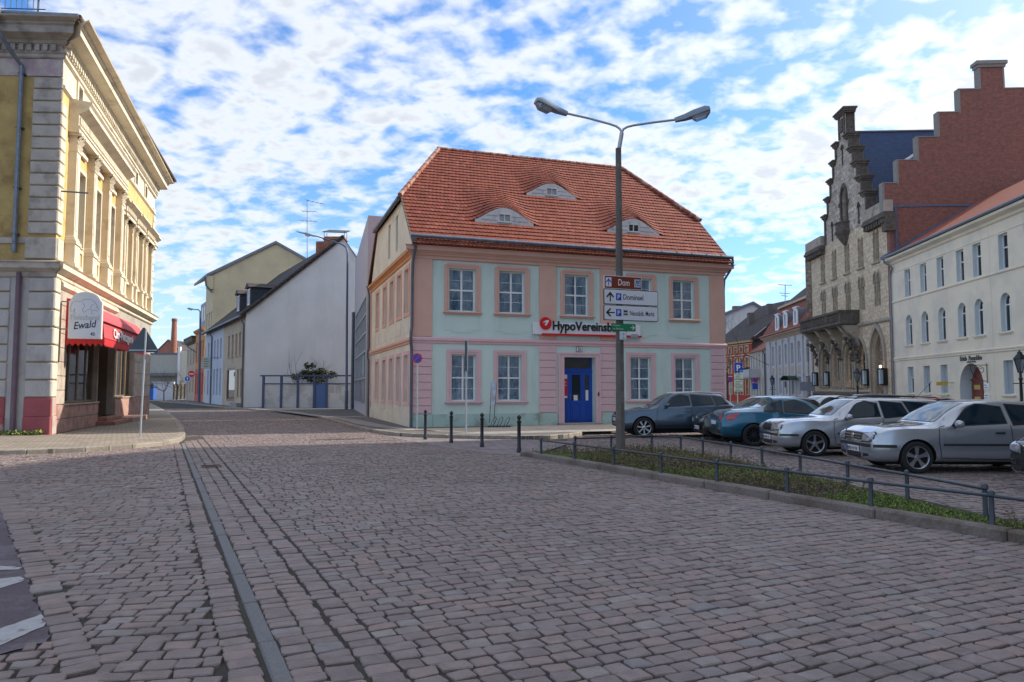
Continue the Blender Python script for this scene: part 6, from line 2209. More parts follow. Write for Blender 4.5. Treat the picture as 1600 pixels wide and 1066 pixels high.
for c in wc:
 for q in (-.28, .28):
  window(go, SM_, c + q - .22, 10.82, .44, 2.33, y=.3, fw=.05, cols=1, transom=.6, kind='round', pane=M_LEADED, frame=M_LSTONE)
  window(go, SM_, c + q - .22, 7.6, .44, 2.45, y=.3, fw=.05, cols=1, transom=.6, kind='point', pane=M_LEADED, frame=M_LSTONE)
  mb = MB()
  ring(mb, loop_pointed(c + q - .30, c + q + .30, 9.3, 10.2), loop_pointed(c + q - .22, c + q + .22, 9.3, 10.05), -.07, 0)
  mb.build('hood_mould', M_LSTONE, go, SM_)
 MB().box(c - .62, c + .62, -.14, .1, 10.68, 10.82, bev=.02).build('sill', M_LSTONE, go, SM_)
 for za, zb in ((10.82, 12.9), (7.6, 9.6)):
  MB().box(c - .05, c + .05, -.05, .3, za, zb).build('mullion', M_LSTONE, go, SM_)
for i, c in enumerate(arches):
 mb = MB()
 ring(mb, loop_pointed(c - 1.12, c + 1.12, 1.75, 5.75), loop_pointed(c - .95, c + .95, 1.75, 5.5), -.14, 0)
 ring(mb, loop_pointed(c - .95, c + .95, 1.75, 5.5), loop_pointed(c - .82, c + .82, 1.75, 5.3), .12, .3)
 mb.build('arch_mould', M_LSTONE, go, SM_)
 window(go, SM_, c - .8, 2.3, 1.6, 2.9, y=.42, fw=.09, cols=3, transom=.5, kind='point', pane=M_LEADED, frame=M_LSTONE)
 MB().box(c - .95, c + .95, -.05, .55, 1.6, 1.78).build('sill', M_LSTONE, go, SM_)
mb = MB()
ring(mb, loop_pointed(11.7, 14.24, 0, 6.4), loop_pointed(11.92, 14.02, 0, 6.05), -.16, 0)
ring(mb, loop_pointed(11.92, 14.02, 0, 6.05), loop_pointed(12.1, 13.84, 0, 5.75), .15, .4)
mb.build('portal_mould', M_LSTONE, go, SM_)
MB().box(11.9, 14.1, 1.2, 1.3, 0, 6).build('portal_back', M_LSTONE, go, SM_)
MB().box(13.0, 13.9, 1.1, 1.2, 0, 2.0).build('door', M_DARK, go, SM_)
mb = MB()
ring(mb, loop_pointed(7.15, 8.45, 14.9, 18.1), loop_pointed(7.35, 8.25, 14.9, 17.8), -.16, 0)
mb.box(6.95, 7.2, -.2, 0, 16.3, 16.6).box(8.4, 8.65, -.2, 0, 16.3, 16.6)
mb.build('niche_mould', M_DSTONE, go, SM_)
window(go, SM_, 7.35, 14.9, .9, 2.9, y=.3, fw=.07, cols=2, transom=.62, kind='point', pane=M_LEADED, frame=M_LSTONE)
mb = MB()           # oriel balcony under the gable window
mb.lathe([(.10, 12.95), (.35, 13.2), (.62, 13.6), (.85, 13.95), (.92, 14.1), (.92, 14.2), (.84, 14.25), (.84, 14.75), (.92, 14.8), (.92, 14.9)], 9, org=(7.8, .1, 0))
mb.build('oriel', M_DSTONE, go, SM_)
for x, z in ((5.2, 14.6), (10.5, 14.9), (7.75, 20.3)):
 mb = MB()
 mb.tube([(x, -.06, z - .7), (x, -.06, z + .9)], .045, 5).tube([(x - .25, -.06, z + .6), (x, -.06, z + .95), (x + .25, -.06, z + .6)], .045, 5)
 mb.build('wall_anchor', M_BLACK, go, SM_)
for i, (hw, z) in enumerate(steps):            # capped steps: each cap a piece
 inner = steps[i + 1][0] if i + 1 < len(steps) else None
 for sg_ in ((-1, 1) if inner else (0,)):
  if inner:
   xa, xb = GC + sg_ * (inner - .02), GC + sg_ * (hw + .18)
   xa, xb = min(xa, xb), max(xa, xb)
  else:
   xa, xb = GC - hw - .3, GC + hw + .3
  mb = MB()
  mb.box(xa, xb, -.22, .72, z - .28, z - .12)
  mb.box(xa - .05, xb + .08, -.32, .80, z - .12, z + .02)
  mb.box(xa + .1, xb - .1, -.15, .72, z - .40, z - .28)
  zb = steps[i - 1][1] if i else 13.9
  px_ = GC + sg_ * (hw - .22) if inner else None
  if inner:
   mb.box(min(px_, px_ + sg_ * .24), max(px_, px_ + sg_ * .24), -.10, .70, zb, z - .28)
  else:
   mb.box(GC - .62, GC - .42, -.1, .72, 21.8, 23.6).box(GC + .42, GC + .62, -.1, .72, 21.8, 23.6).box(GC - .3, GC + .3, -.12, 0, 22.3, 23.3)
  mb.build('step_cap', M_DSTONE, go, SM_)
for xa, xb in ((-.35, 3.45), (12.05, SLn + .25)):
 mb = MB()
 mb.box(xa, xb, -.55, .4, 13.55, 13.75).box(xa, xb, -.45, .3, 13.75, 13.95)
 n = int((xb - xa) / .42)
 for k in range(n):
  x = xa + .1 + k * .42
  mb.box(x, x + .22, -.45, 0, 13.18, 13.55)
 mb.build('corbel_cornice', M_DSTONE, go, SM_)
 MB().box(xa, xb, -.38, .2, 13.95, 14.75).build('parapet', M_LSTONE, go, SM_)
profile_run(MB(), 9.9, SLn, [(.02, 6.35), (.16, 6.45), (.16, 6.58), (.02, 6.7)]).build('string_course', M_LSTONE, go, SM_)
MB().box(0, 11.8, -.10, 0, 0, 1.1).box(14.15, SLn, -.10, 0, 0, 1.1).build('plinth', M_LSTONE, go, SM_)
profile_run(MB(), 0, 11.8, [(.10, 1.1), (.2, 1.2), (.2, 1.32), (.05, 1.45)]).build('string_course', M_DSTONE, go, SM_)
# balcony
bal = MB()
bal.box(.75, 10.0, -1.45, 0, 6.62, 6.80).box(.85, 9.9, -1.3, 0, 6.50, 6.62)
bal.box(.75, 10.0, -1.5, -1.22, 7.52, 7.68).box(9.76, 10.02, -1.5, 0, 7.52, 7.68).box(.73, .99, -1.5, 0, 7.52, 7.68)
bo = bal.build('balcony', M_DSTONE, go, SM_)
for k in range(31):
 x = .95 + k * .295
 w = .13 if k % 10 == 0 else .05
 MB().box(x - w, x + w, -1.44, -1.3, 6.80, 7.52).build('baluster', M_DSTONE, bo, SM_)
for k in range(30):
 x = 1.0975 + k * .295
 mb = MB()
 ring(mb, [(x + .13 * math.cos(a), 7.17 + .17 * math.sin(a)) for a in [k_ * math.pi / 4 for k_ in range(8)]], [(x + .07 * math.cos(a), 7.17 + .10 * math.sin(a)) for a in [k_ * math.pi / 4 for k_ in range(8)]], -1.42, -1.34)
 mb.build('tracery', M_DSTONE, bo, SM_)
MB().box(9.80, 9.98, -1.3, 0, 6.8, 7.52).build('balcony_side', M_DSTONE, bo, SM_)
for c in (1.2, 3.83, 6.37, 8.85, 9.7):
 mb = MB()
 pf = [(0, 4.9), (-.12, 4.9), (-.22, 5.4), (-.5, 5.75), (-.85, 6.0), (-1.05, 6.3), (-1.25, 6.5), (0, 6.5)]
 mb.add([(c - .2, y, z) for y, z in pf] + [(c + .2, y, z) for y, z in pf], [tuple(range(8)), tuple(reversed(range(8, 16)))] + [(i, (i + 1) % 8 + 0, (i + 1) % 8 + 8, i + 8)[::-1] for i in range(8)])
 mb.build('bracket', M_LSTONE, go, SM_)
 rg = np.random.default_rng(int(c * 10))
 mb = MB()
 for k in range(26):
  t = rg.random()
  y, z = -.12 - .75 * t ** 2, 3.7 + 2.0 * t
  r_ = rg.uniform(.09, .2)
  mb.lathe([(r_ * .4, -r_ * .8), (r_, -r_ * .2), (r_ * .8, r_ * .4), (r_ * .2, r_ * .8)], 6, org=(c + rg.normal(0, .16), y + rg.normal(0, .05), z))
 mb.build('carving', M_DSTONE, go, SM_)
# rear and side walls, firewall with stepped coping
BWD = Vector((1, -.05, 0)).normalized()
BWM = face_matrix(SB, BWD)
st2 = [(-.35, .66, 15.95), (.66, 2.08, 17.56), (2.08, 3.56, 19.2), (3.56, 5.03, 20.93), (5.03, 6.50, 22.55)]
fw_ = [(0.0, 0), (14.8, 0), (14.8, 13.3), (15.0, 13.3)]
o2 = [(0.0, 0), (14.6, 0), (14.6, 13.3), (14.95, 13.3)]
cxm = 7.3
for a, b, z in st2:
 o2 += [(2 * cxm - a, z), (2 * cxm - b, z)]
o2 += [(8.1, 24.1), (6.5, 24.1)]
for a, b, z in reversed(st2):
 o2 += [(b, z), (a, z)]
o2 += [(-.35, 13.3), (0.0, 13.3)]
MB().prism(o2, -.02, .42).build('firewall', M_FIRE, go, BWM)
for a, b, z in st2:
 for mirror in (False, True):
  x0, x1 = (a, b) if not mirror else (2 * cxm - b, 2 * cxm - a)
  MB().box(x0 - .04, x1 + .02, -.06, .50, z, z + .07).build('coping', M_COPE, go, BWM)
  pz = z - 1.7 if z > 16 else 13.3
  xe = a if not mirror else 2 * cxm - a
  MB().box(xe - .05 if not mirror else xe, xe if not mirror else xe + .05, -.05, .48, pz, z).build('coping', M_COPE, go, BWM)
  if not mirror:
   MB().box(xe, xe + .10, -.035, -.02, pz, z).build('coping', M_COPE, go, BWM)
mb = MB()
mb.box(6.44, 8.16, -.04, .46, 22.6, 24.1)
MB().box(6.42, 6.56, -.05, .5, 22.6, 24.1).box(8.06, 8.18, -.05, .5, 22.6, 24.1).box(6.35, 8.25, -.12, .56, 24.1, 24.3).box(6.25, 8.35, -.2, .62, 24.3, 24.55).build('chimney_cap', M_COPE, go, BWM)
MB().box(.2, 6.1, -.07, -.02, 14.28, 14.40).build('flashing', MATS['blue zinc'], go, BWM)
MB().box(.35, .50, -.12, -.02, 9.5, 14.3).build('drain_pipe', MATS['blue zinc'], go, BWM)
MB().box(-.35, .34, -.25, .4, 12.6, 13.95).build('corbel_cornice', M_DSTONE, go, BWM)
fl = face_matrix(SA + Vector((14.5, .7, 0)), -BWD)
wall_mb([(0, 0), (14.5, 0), (14.5, 13.5), (7.2, 22.3), (0, 13.5)]).build('wall', M_ASHG, go, fl)
# roofs: main ridge along the square, gable roof running back
mr = MB()
RZm = 22.0
mr.add([(0, .15, 14.0), (SLn, .15, 14.0), (SLn, 7.3, RZm), (0, 7.3, RZm), (0, 14.5, 14.0), (SLn, 14.5, 14.0)], [(0, 1, 2, 3), (3, 2, 5, 4)])
mr.build('roof', M_SLB, go, SM_)
gr = MB()
gr.add([(GC - 4.25, .7, 14.0), (GC, .7, 22.25), (GC, 8.5, 22.25), (GC - 4.25, 8.5, 14.0), (GC + 4.25, .7, 14.0), (GC + 4.25, 8.5, 14.0)], [(0, 1, 2, 3), (1, 4, 5, 2)])
gr.build('roof', M_SLB, go, SM_)
MB().tube([(GC, .7, 22.3), (GC, 8.5, 22.3)], .09, 6).build('ridge_cap', mat('ridge lead', (0.18, 0.14, 0.12), rough=.8), go, SM_)
MB().tube([(SLn - .25, 1.0, 15.2), (SLn - .25, 7.3, RZm + .25)], .08, 5).build('verge_flashing', MATS['blue zinc'], go, SM_)
dm = MB().box(12.6, 14.2, 2.6, 6.0, 15.8, 18.4).build('dormer', M_SLATE, go, SM_)
mb = MB()
ring(mb, loop_rect(12.55, 14.25, 16.6, 18.5), loop_rect(12.75, 14.05, 16.75, 18.3), 2.5, 2.62)
mb.build('window_frame', M_WFRAME, dm, SM_)
MB().box(12.75, 14.05, 2.55, 2.58, 16.75, 18.3).build('pane', M_WINB, dm, SM_)
for i, x in enumerate((1.15, 3.85, 11.45, 14.15)):
 s = thing('wall_lantern', SM_ @ Vector((x, -.3, 2.1)), ('blue grey wall lantern left of the first gothic arch', 'blue grey wall lantern between the first two gothic arches', 'blue grey wall lantern left of the tall gothic portal', 'lit wall lantern right of the tall gothic portal')[i], 'lantern', 'wall lanterns of the gothic house')
 MB().box(x - .14, x + .14, -.50, -.22, 2.0, 3.0).build('glass_box', mat('lantern glass', (0.35, 0.45, 0.52), rough=.2), s, SM_)
 MB().box(x - .18, x + .18, -.54, -.18, 3.0, 3.12).box(x - .18, x + .18, -.54, -.18, 1.9, 2.0).box(x - .2, x - .14, -.56, 0, 1.9, 3.1).box(x + .14, x + .2, -.3, 0, 1.9, 3.1).build('casing', M_BLACK, s, SM_)
 if i == 3:
  MB().lathe([(.04, 3.12), (.09, 3.18), (.09, 3.27), (.04, 3.32)], 8, org=(x, -.40, 0)).build('lamp_bulb', mat('lit bulb', (1, .8, .5), emit=((1, .78, .45), 2.5)), s, SM_)
s = thing('hanging_plate', SM_ @ Vector((-.1, -.6, 3.6)), 'dark plate on an arm at the corner of the gothic house', 'sign')
MB().box(-.3, -.2, -1.2, 0, 1.5, 2.3).build('plate', mat('pale plate', (0.25, 0.28, 0.34)), s, SM_)

# ------------------------------------------------------------------ white pilastered house
WA = Vector((28.64, 82.92, 0))
WD = (Vector((27.0, 66.0, 0)) - WA).normalized()
WM_ = face_matrix(WA, WD)
wl_ = 17.0
M_WST = mat('white grey stucco', (0.50, 0.51, 0.52), rough=.9, var=.06, scale=1)
wp = thing('white_pilaster_house', WA, 'white pilastered house with a red mansard roof and three small white dormers', 'building')
wx_ = [1.0, 3.1, 5.8, 8.2, 10.4, 12.75, 15.5]
holes = [loop_rect(x - .42, x + .42, 4.15, 6.2) for x in wx_[1:]] + [loop_rect(x - .42, x + .42, 1.1, 2.85) for x in wx_[2:-1]] + [loop_round(3.0, 4.2, 0, 2.6), loop_rect(14.7, 16.3, 0, 2.85)]
wall_mb([(0, 0), (wl_, 0), (wl_, 7.1), (0, 7.1)], holes, .3).build('wall', M_WST, wp, WM_)
for x in wx_[1:]:
 window(wp, WM_, x - .42, 4.15, .84, 2.05, y=.15, fw=.06, transom=.62, pane=M_GLASSD)
 MB().box(x - .42, x + .42, -.02, 0, 3.1, 3.9).build('apron_panel', M_BEIGE, wp, WM_)
for x in wx_[2:-1]:
 window(wp, WM_, x - .42, 1.1, .84, 1.75, y=.15, fw=.06, transom=.62, pane=M_GLASSD)
for a, b in zip(wx_, wx_[1:]):
 for x in ((a + b) / 2,):
  MB().box(x - .22, x + .22, -.14, 0, 0, 6.5).box(x - .32, x + .32, -.2, 0, 6.5, 6.75).box(x - .28, x + .28, -.18, 0, 3.0, 3.1).build('pilaster', M_WST, wp, WM_)
MB().box(wl_ - .4, wl_, -.14, 0, 0, 6.5).build('pilaster', M_WST, wp, WM_)
MB().box(3.0, 4.2, .25, .3, 0, 2.6).build('door', mat('grey blue door', (0.10, 0.13, 0.2), rough=.5), wp, WM_)
MB().box(14.7, 16.3, .25, .3, 0, 2.85).build('door', mat('grey gate', (0.30, 0.30, 0.32), rough=.5), wp, WM_)
profile_run(MB(), -.4, wl_, [(.05, 6.85), (.1, 6.95), (.3, 7.15), (.5, 7.25), (.5, 7.35), (.1, 7.45)]).build('cornice', M_BEIGE, wp, WM_)
MB().tube([(-.5, -.55, 7.45), (wl_, -.55, 7.45)], .1, 8).build('gutter', mat('brown gutter', (0.25, 0.07, 0.04), rough=.6), wp, WM_)
mb = MB()
mb.add([(-.3, -.4, 7.45), (wl_, -.4, 7.45), (wl_, 1.4, 10.6), (1.0, 1.4, 10.6), (-.3, 10, 7.45)], [(0, 1, 2, 3), (4, 0, 3)])
rfm = mb.build('roof', M_RTILE, wp, WM_)
MB().add([(1.0, 1.3, 10.6), (wl_, 1.3, 10.6), (wl_, 7.0, 15.6), (5.0, 7.0, 15.6), (1.0, 12, 10.6)], [(0, 1, 2, 3), (4, 0, 3)]).build('roof', M_DTILE, wp, WM_)
MB().box(1.0, wl_, 1.1, 1.4, 10.5, 10.75).build('roof_break', M_BEIGE, wp, WM_)
for x in (5.7, 8.9, 12.5):
 d = MB().prism(loop_round(x - .62, x + .62, 7.8, 9.45), -.1, 1.6).build('dormer', mat('zinc dormer', (0.14, 0.17, 0.21), rough=.6), wp, WM_)
 mb = MB()
 ring(mb, loop_round(x - .68, x + .68, 7.75, 9.55), loop_round(x - .34, x + .34, 8.0, 9.25), -.2, -.1)
 mb.box(x - .72, x + .72, -.25, .0, 9.42, 9.55).box(x - .03, x + .03, -.16, -.1, 8.0, 9.2)
 mb.build('window_frame', M_WFRAME, d, WM_)
 MB().box(x - .34, x + .34, -.14, -.12, 8.0, 9.2).build('pane', M_WINB, d, WM_)
rt = thing('green_awning_sign', WM_ @ Vector((10.6, -.8, 2.6)), 'small green arched awning with a hanging square sign on the white house', 'sign')
mb = MB()
for k in range(8):
 a0, a1 = math.pi * k / 8, math.pi * (k + 1) / 8
 mb.add([(11.2 - 1.5 * math.cos(a), -o, 2.5 + .45 * math.sin(a)) for a in (a0, a1) for o in (.1, 1.0)], [(0, 1, 3, 2)])
mb.build('awning', mat('dark green cloth', (0.03, 0.06, 0.035)), rt, WM_)
MB().box(11.0, 11.5, -1.0, -.9, 1.8, 2.4).build('sign_plate', M_BLACK, rt, WM_)
aa, ab = Vector((34.5, 90, 11)), Vector((34.6, 90, 17.6))
aa, ab = AT(1226, 470, 90), AT(1227, 445, 90)
an = thing('roof_antenna', aa, 'aerial with wide crossbars on the dark roof behind the white pilastered house', 'antenna')
MB().tube([aa - Vector((0, 0, 2)), ab], .05, 5).build('mast', M_ZINC, an)
for py, x0, x1 in ((445, 1216, 1238), (458, 1218, 1234), (462, 1221, 1231)):
 MB().tube([AT(x0, py, 90), AT(x1, py + 1, 90)], .04, 4).build('aerial', M_ZINC, an)

# ------------------------------------------------------------------ narrow pale house, red house, white gable behind
pA, pB = Vector((29.9, 92.6, 0)), Vector((28.7, 83.2, 0))
PMx = face_matrix(pA, pB - pA)
pl_ = (pB - pA).length
pa_ = thing('pale_balcony_house', pA, 'narrow pale house with a planted balcony between the red and the white pilastered house', 'building')
hw_ = [(x, z, .7, h) for x in (.9, 2.4, 4.2, 5.7, 7.4) for z, h in ((4.1, 1.7), (.9, 2.0))]
wall_mb([(0, 0), (pl_, 0), (pl_, 6.2), (0, 6.2)], [loop_rect(x, x + w, z, z + h) for x, z, w, h in hw_], .2).build('wall', mat('pale warm stucco', (0.52, 0.50, 0.44), rough=.9, var=.05), pa_, PMx)
for x, z, w, h in hw_:
 window(pa_, PMx, x, z, w, h, y=.12, fw=.07, pane=M_GLASSD)
MB().box(.2, 6.2, -1.2, 0, 3.0, 3.15).box(.2, 6.2, -1.25, -1.12, 3.15, 4.0).box(6.1, 6.2, -1.2, 0, 3.15, 4.0).build('balcony', M_WST, pa_, PMx)
V1, F1, R1 = leaf_cloud((3.2, -1.2, 4.1), (2.6, .2, .12), 300, .12, 21)
bulk('balcony_plants', V1, F1, M_LEAF, pa_, rnd=R1, M=PMx)
MB().add([(-.1, -.3, 6.1), (pl_, -.3, 6.1), (pl_, 5, 9.8), (-.1, 5, 9.8)], [(0, 1, 2, 3)]).build('roof', M_RTILE, pa_, PMx)
pipe(pa_, pts_w(PMx, [(pl_ - .2, -.3, 6.0), (pl_ - .2, -.1, 5.6), (pl_ - .2, -.1, 0)]), .08, M_ZINCD)
rA, rB = Vector((28.6, 102.5, 0)), Vector((30.3, 92.8, 0))
RRM = face_matrix(rA, rB - rA)
rl = (rB - rA).length
rh = thing('red_house', rA, 'three-storey red house with cream window frames under a long dark roof', 'building')
M_RDH = mat('deep red render', (0.46, 0.055, 0.035), rough=.9, var=.07)
M_YEL = mat('cream window trim', (0.58, 0.53, 0.36), rough=.8, var=.05)
hw_ = [(x - .36, z, .72, h) for x in (1.0, 2.45, 3.9, 5.5, 7.0, 8.5) for z, h in ((.9, 2.1), (3.7, 2.0), (6.35, .75))]
wall_mb([(0, 0), (rl, 0), (rl, 7.7), (0, 7.7)], [loop_rect(x, x + w, z, z + h) for x, z, w, h in hw_], .2).build('wall', M_RDH, rh, RRM)
for x, z, w, h in hw_:
 window(rh, RRM, x, z, w, h, y=.10, fw=.08, pane=M_GLASSD, frame=M_YEL, sur=(.14, M_YEL, .05, 'rect'))
for z in (3.25, 6.0, 7.35):
 MB().box(0, rl, -.08, 0, z, z + .12).build('string_course', M_YEL, rh, RRM)
MB().box(-.2, rl + .2, -.4, 0, 7.6, 7.9).build('cornice', mat('ochre cornice', (0.45, 0.35, 0.16)), rh, RRM)
rr = MB()
rr.add([(-.4, -.45, 7.85), (rl + .3, -.45, 7.85), (rl + 1.0, 6.5, 13.3), (.4, 6.5, 13.3)], [(0, 1, 2, 3)])
rr.add([(rl + .3, -.3, 7.85), (rl + .3, 13, 7.85), (rl + 1.0, 6.5, 13.3)], [(0, 1, 2)])
rr.build('roof', M_DTILE, rh, RRM)
wall_mb([(0, 0), (13, 0), (13, 7.85), (6.5, 13.2), (0, 7.85)]).build('wall', M_DTILE, rh, face_matrix(rB, Vector((rB - rA).normalized().yx.to_3d()) * 1 if False else Vector((-(rB - rA).y, (rB - rA).x, 0)).normalized()))
for px, y0, y1, yy in ((1173, 508, 489, 99), (1203, 498, 475, 97)):
 a, b = AT(px, y0, yy), AT(px, y1, yy)
 MB().box(a.x - .35, a.x + .35, yy - .4, yy + .4, a.z - 2.5, b.z).build('chimney', mat('grey chimney', (0.14, 0.12, 0.115), rough=.9), rh)
YG = 122.0
q_ = [AT(x, y, YG) for x, y in ((1126, 640), (1126, 496), (1176, 475.5), (1202, 491), (1202, 640))]
gh = thing('white_back_house', (q_[0].x, YG, 0), 'white gable house with a blue grey roof edge far behind the red house', 'building')
GHM = face_matrix((q_[0].x, YG, 0), (1, 0))
x_ = [p.x - q_[0].x for p in q_]
wall_mb([(0, 0), (x_[4], 0), (x_[3], q_[3].z), (x_[2], q_[2].z), (0, q_[1].z)]).build('gable_wall', M_WST, gh, GHM)
mb = MB()
for a, b in ((1, 2), (2, 3)):
 A_, B_ = (x_[a], q_[a].z), (x_[b], q_[b].z)
 mb.add([(A_[0], -.4, A_[1]), (B_[0], -.4, B_[1]), (B_[0], -.4, B_[1] + .45), (A_[0], -.4, A_[1] + .45), (A_[0], 8, A_[1]), (B_[0], 8, B_[1]), (B_[0], 8, B_[1] + .45), (A_[0], 8, A_[1] + .45)], [(0, 1, 2, 3), (3, 2, 6, 7), (0, 4, 5, 1)])
mb.build('roof', mat('blue grey roof', (0.10, 0.13, 0.17), rough=.6), gh, GHM)
a = AT(1152, 484, YG + 2)
MB().box(a.x - .9, a.x + .9, YG + 1, YG + 2, a.z - 1, AT(1152, 477, YG).z).build('chimney', M_BRK, gh)
p = AT(1136, 610, 84)
bt = thing('bare_tree', (p.x, 84, 0), 'leafless tree showing its thin branches beside the mint house corner', 'tree')
mb = MB()
mb.tube([(p.x, 84, 0), (p.x + .05, 84, 3.5)], [.16, .12], 7)
mb.build('trunk', M_BARK, bt)
mb = MB()
rg = np.random.default_rng(77)
for k in range(7):
 branches(mb, (p.x, 84, 2.2 + .4 * k), (rg.normal(0, .8), rg.normal(0, .5), .9), 4.2, .07, 3, rg, spread=.6)
mb.build('crown', M_BARK, bt)

# ================================================================== STREET FURNITURE
M_CONC = mat('pole concrete', (0.13, 0.115, 0.10), rough=.95, var=.25, scale=3, bump=.5, bscale=40, col2=(0.20, 0.18, 0.16), mix_scale=2.5, thr=(.5, .7))
M_GALV = mat('galvanised steel', (0.42, 0.45, 0.48), rough=.45, var=.12, scale=8, metal=.5)
M_LAMPH = mat('lamp housing', (0.22, 0.27, 0.33), rough=.5, var=.1, metal=.2)
M_LAMPG = glass_mat('lamp cover', tint=(.85, .88, .9), see=.55, rough=.1, dark=(.5, .52, .54))
M_IRON = mat('black cast iron', (0.018, 0.022, 0.028), rough=.45, var=.15, scale=10)
M_RAIL = mat('grey rail paint', (0.05, 0.06, 0.075), rough=.4, var=.15, scale=7, metal=.25)
M_SGNW = mat('sign white', (0.66, 0.67, 0.69), rough=.45, var=.03)
M_SGNBR = mat('sign brown', (0.19, 0.028, 0.008), rough=.45, var=.03)
M_SGNG = mat('sign green', (0.01, 0.20, 0.075), rough=.45, var=.03)
M_SGNGR = mat('sign back grey', (0.055, 0.075, 0.095), rough=.5, var=.08)

def luminaire(parent, p, d, tilt=.12, L=.82):
 """Street lamp head from the arm end p pointing along d."""
 d = Vector(d).normalized()
 z = Vector((0, 0, 1))
 x = (d + z * tilt).normalized()
 y = z.cross(x).normalized()
 zz = x.cross(y)
 M = Matrix((x, y, zz)).transposed().to_4x4()
 M = Matrix.Translation(Vector(p)) @ M
 pf = [(-.04, .05, -.05, .05), (.20, .085, -.07, .06), (.42, .13, -.06, .09), (.70, .15, -.05, .10), (.80, .12, -.04, .06), (L, .07, -.02, .02)]
 mb = MB()
 vs, fs = [], []
 for q, w, z0, z1 in pf:
  vs += [(q, -w, z0), (q, w, z0), (q, w, (z0 + z1) / 2), (q, w * .6, z1), (q, -w * .6, z1), (q, -w, (z0 + z1) / 2)]
 for i in range(len(pf) - 1):
  for k in range(6):
   k2 = (k + 1) % 6
   fs.append((i * 6 + k, (i + 1) * 6 + k, (i + 1) * 6 + k2, i * 6 + k2))
 fs += [tuple(range(6)), tuple(reversed(range(30, 36)))]
 mb.add(vs, fs)
 h = mb.build('lamp_head', M_LAMPH, parent, M, smooth=True)
 mb = MB()
 vs, fs = [], []
 for q, w, z0 in ((.36, .10, -.10), (.44, .12, -.17), (.68, .12, -.16), (.78, .09, -.07)):
  vs += [(q, -w, -.045), (q, w, -.045), (q, w * .75, z0), (q, -w * .75, z0)]
 for i in range(3):
  for k in range(4):
   k2 = (k + 1) % 4
   fs.append((i * 4 + k, (i + 1) * 4 + k, (i + 1) * 4 + k2, i * 4 + k2))
 fs += [(0, 1, 2, 3), (15, 14, 13, 12)]
 mb.add(vs, fs)
 mb.build('lamp_cover', M_LAMPG, h, M)
 return h

# double street lamp in the bed
LY = 17.3
lb_ = AT(969.5, 713, LY)
dl = thing('double_street_lamp', (lb_.x, LY, .07), 'double armed street lamp on a dark concrete pole in the planted bed', 'street lamp')
zc_ = AT(971, 232, LY).z
mb = MB()
mb.tube([(lb_.x, LY, .0), (lb_.x + .02, LY, zc_)], [.108, .068], 8)
mb.build('pole', M_CONC, dl)
tx = AT(971.5, 205, LY)
mb = MB()
mb.tube([(lb_.x + .02, LY, zc_ - .1), (tx.x, LY, tx.z - .05)], .05, 10)
for pts in (((971.5, 208), (969, 202), (963, 197.5), (953, 194), (920, 185), (884, 177)), ((971.5, 208), (974, 202), (980, 198.5), (990, 196), (1020, 191.5), (1057, 187))):
 mb.tube([AT(x, y, LY) for x, y in pts], .029, 8)
mb.build('arm', M_GALV, dl, smooth=True)
a, b = AT(884, 177, LY), AT(1057, 187, LY)
luminaire(dl, a, (-.95, -.35, .10), tilt=.16, L=.80)
luminaire(dl, b, (.97, -.25, .06), tilt=.16, L=.80)

SGA = R(21)
sd_d = Vector((math.cos(SGA), math.sin(SGA), 0))

def sign_frame(px, py, Y):
 p = AT(px, py, Y)
 return face_matrix((p.x, p.y, p.z), sd_d)

def rrect(x0, x1, z0, z1, r=.03):
 return arc(x0 + r, z0 + r, r, math.pi, 1.5 * math.pi, 3) + arc(x1 - r, z0 + r, r, 1.5 * math.pi, 2 * math.pi, 3) + arc(x1 - r, z1 - r, r, 0, .5 * math.pi, 3) + arc(x0 + r, z1 - r, r, .5 * math.pi, math.pi, 3)

def board(name, label, F, w, h, face, border, bw=.015, rad=.035):
 t = thing(name, F.translation, label, 'sign', 'direction signs on the lamp pole')
 MB().prism(rrect(0, w, 0, h, rad), 0, .025).build('sign_plate', border, t, F)
 MB().prism(rrect(bw, w - bw, bw, h - bw, rad * .8), -.004, 0).build('sign_face', face, t, F)
 MB().box(.36, .50, .025, .13, h * .3, h * .7).build('clamp', M_GALV, t, F)
 return t

def arrow(t, F, cx, cz, s, m, ang=0.0, y=-.008, w=.14):
 """Arrow pointing up, turned by ang (towards the left for +)."""
 ol = [(-.06, -.5), (.06, -.5), (.06, .18), (.36, -.12), (.44, .0), (0, .5), (-.44, .0), (-.36, -.12), (-.06, .18)]
 MB().prism([(x * s, z * s) for x, z in ol], y, y + .003).build('arrow', m, t, F @ TR(cx, 0, cz) @ Matrix.Rotation(-ang, 4, 'Y'))

SY = LY - .32
F = sign_frame(944, 450.5, SY)
t = board('tourist_sign', 'brown tourist sign reading Dom, topmost on the lamp pole', F, 1.00, .31, M_SGNBR, M_SGNW, .014, .02)
MB().box(.04, .19, -.007, -.004, .05, .26).build('white_field', M_SGNW, t, F)
arrow(t, F, .115, .155, .17, M_BLUE)
lettering('Dom', .215, M_SGNW, t, F @ TR(.37, -.007, .085), bold=.01, fit=.30)
MB().box(.80, .97, -.007, -.004, .06, .25).build('white_field', mat('sign pale field', (.45, .46, .46)), t, F)
mb = MB()
for pts in (((.83, .10), (.86, .20), (.90, .14), (.94, .21)), ((.84, .22), (.90, .19), (.95, .23)), ((.86, .09), (.90, .12), (.95, .09))):
 for p, q in zip(pts, pts[1:]):
  d = Vector((q[0] - p[0], q[1] - p[1]))
  n = Vector((-d.y, d.x)).normalized() * .009
  mb.add([(p[0] + n.x, -.009, p[1] + n.y), (p[0] - n.x, -.009, p[1] - n.y), (q[0] - n.x, -.009, q[1] - n.y), (q[0] + n.x, -.009, q[1] + n.y)], [(0, 1, 2, 3)])
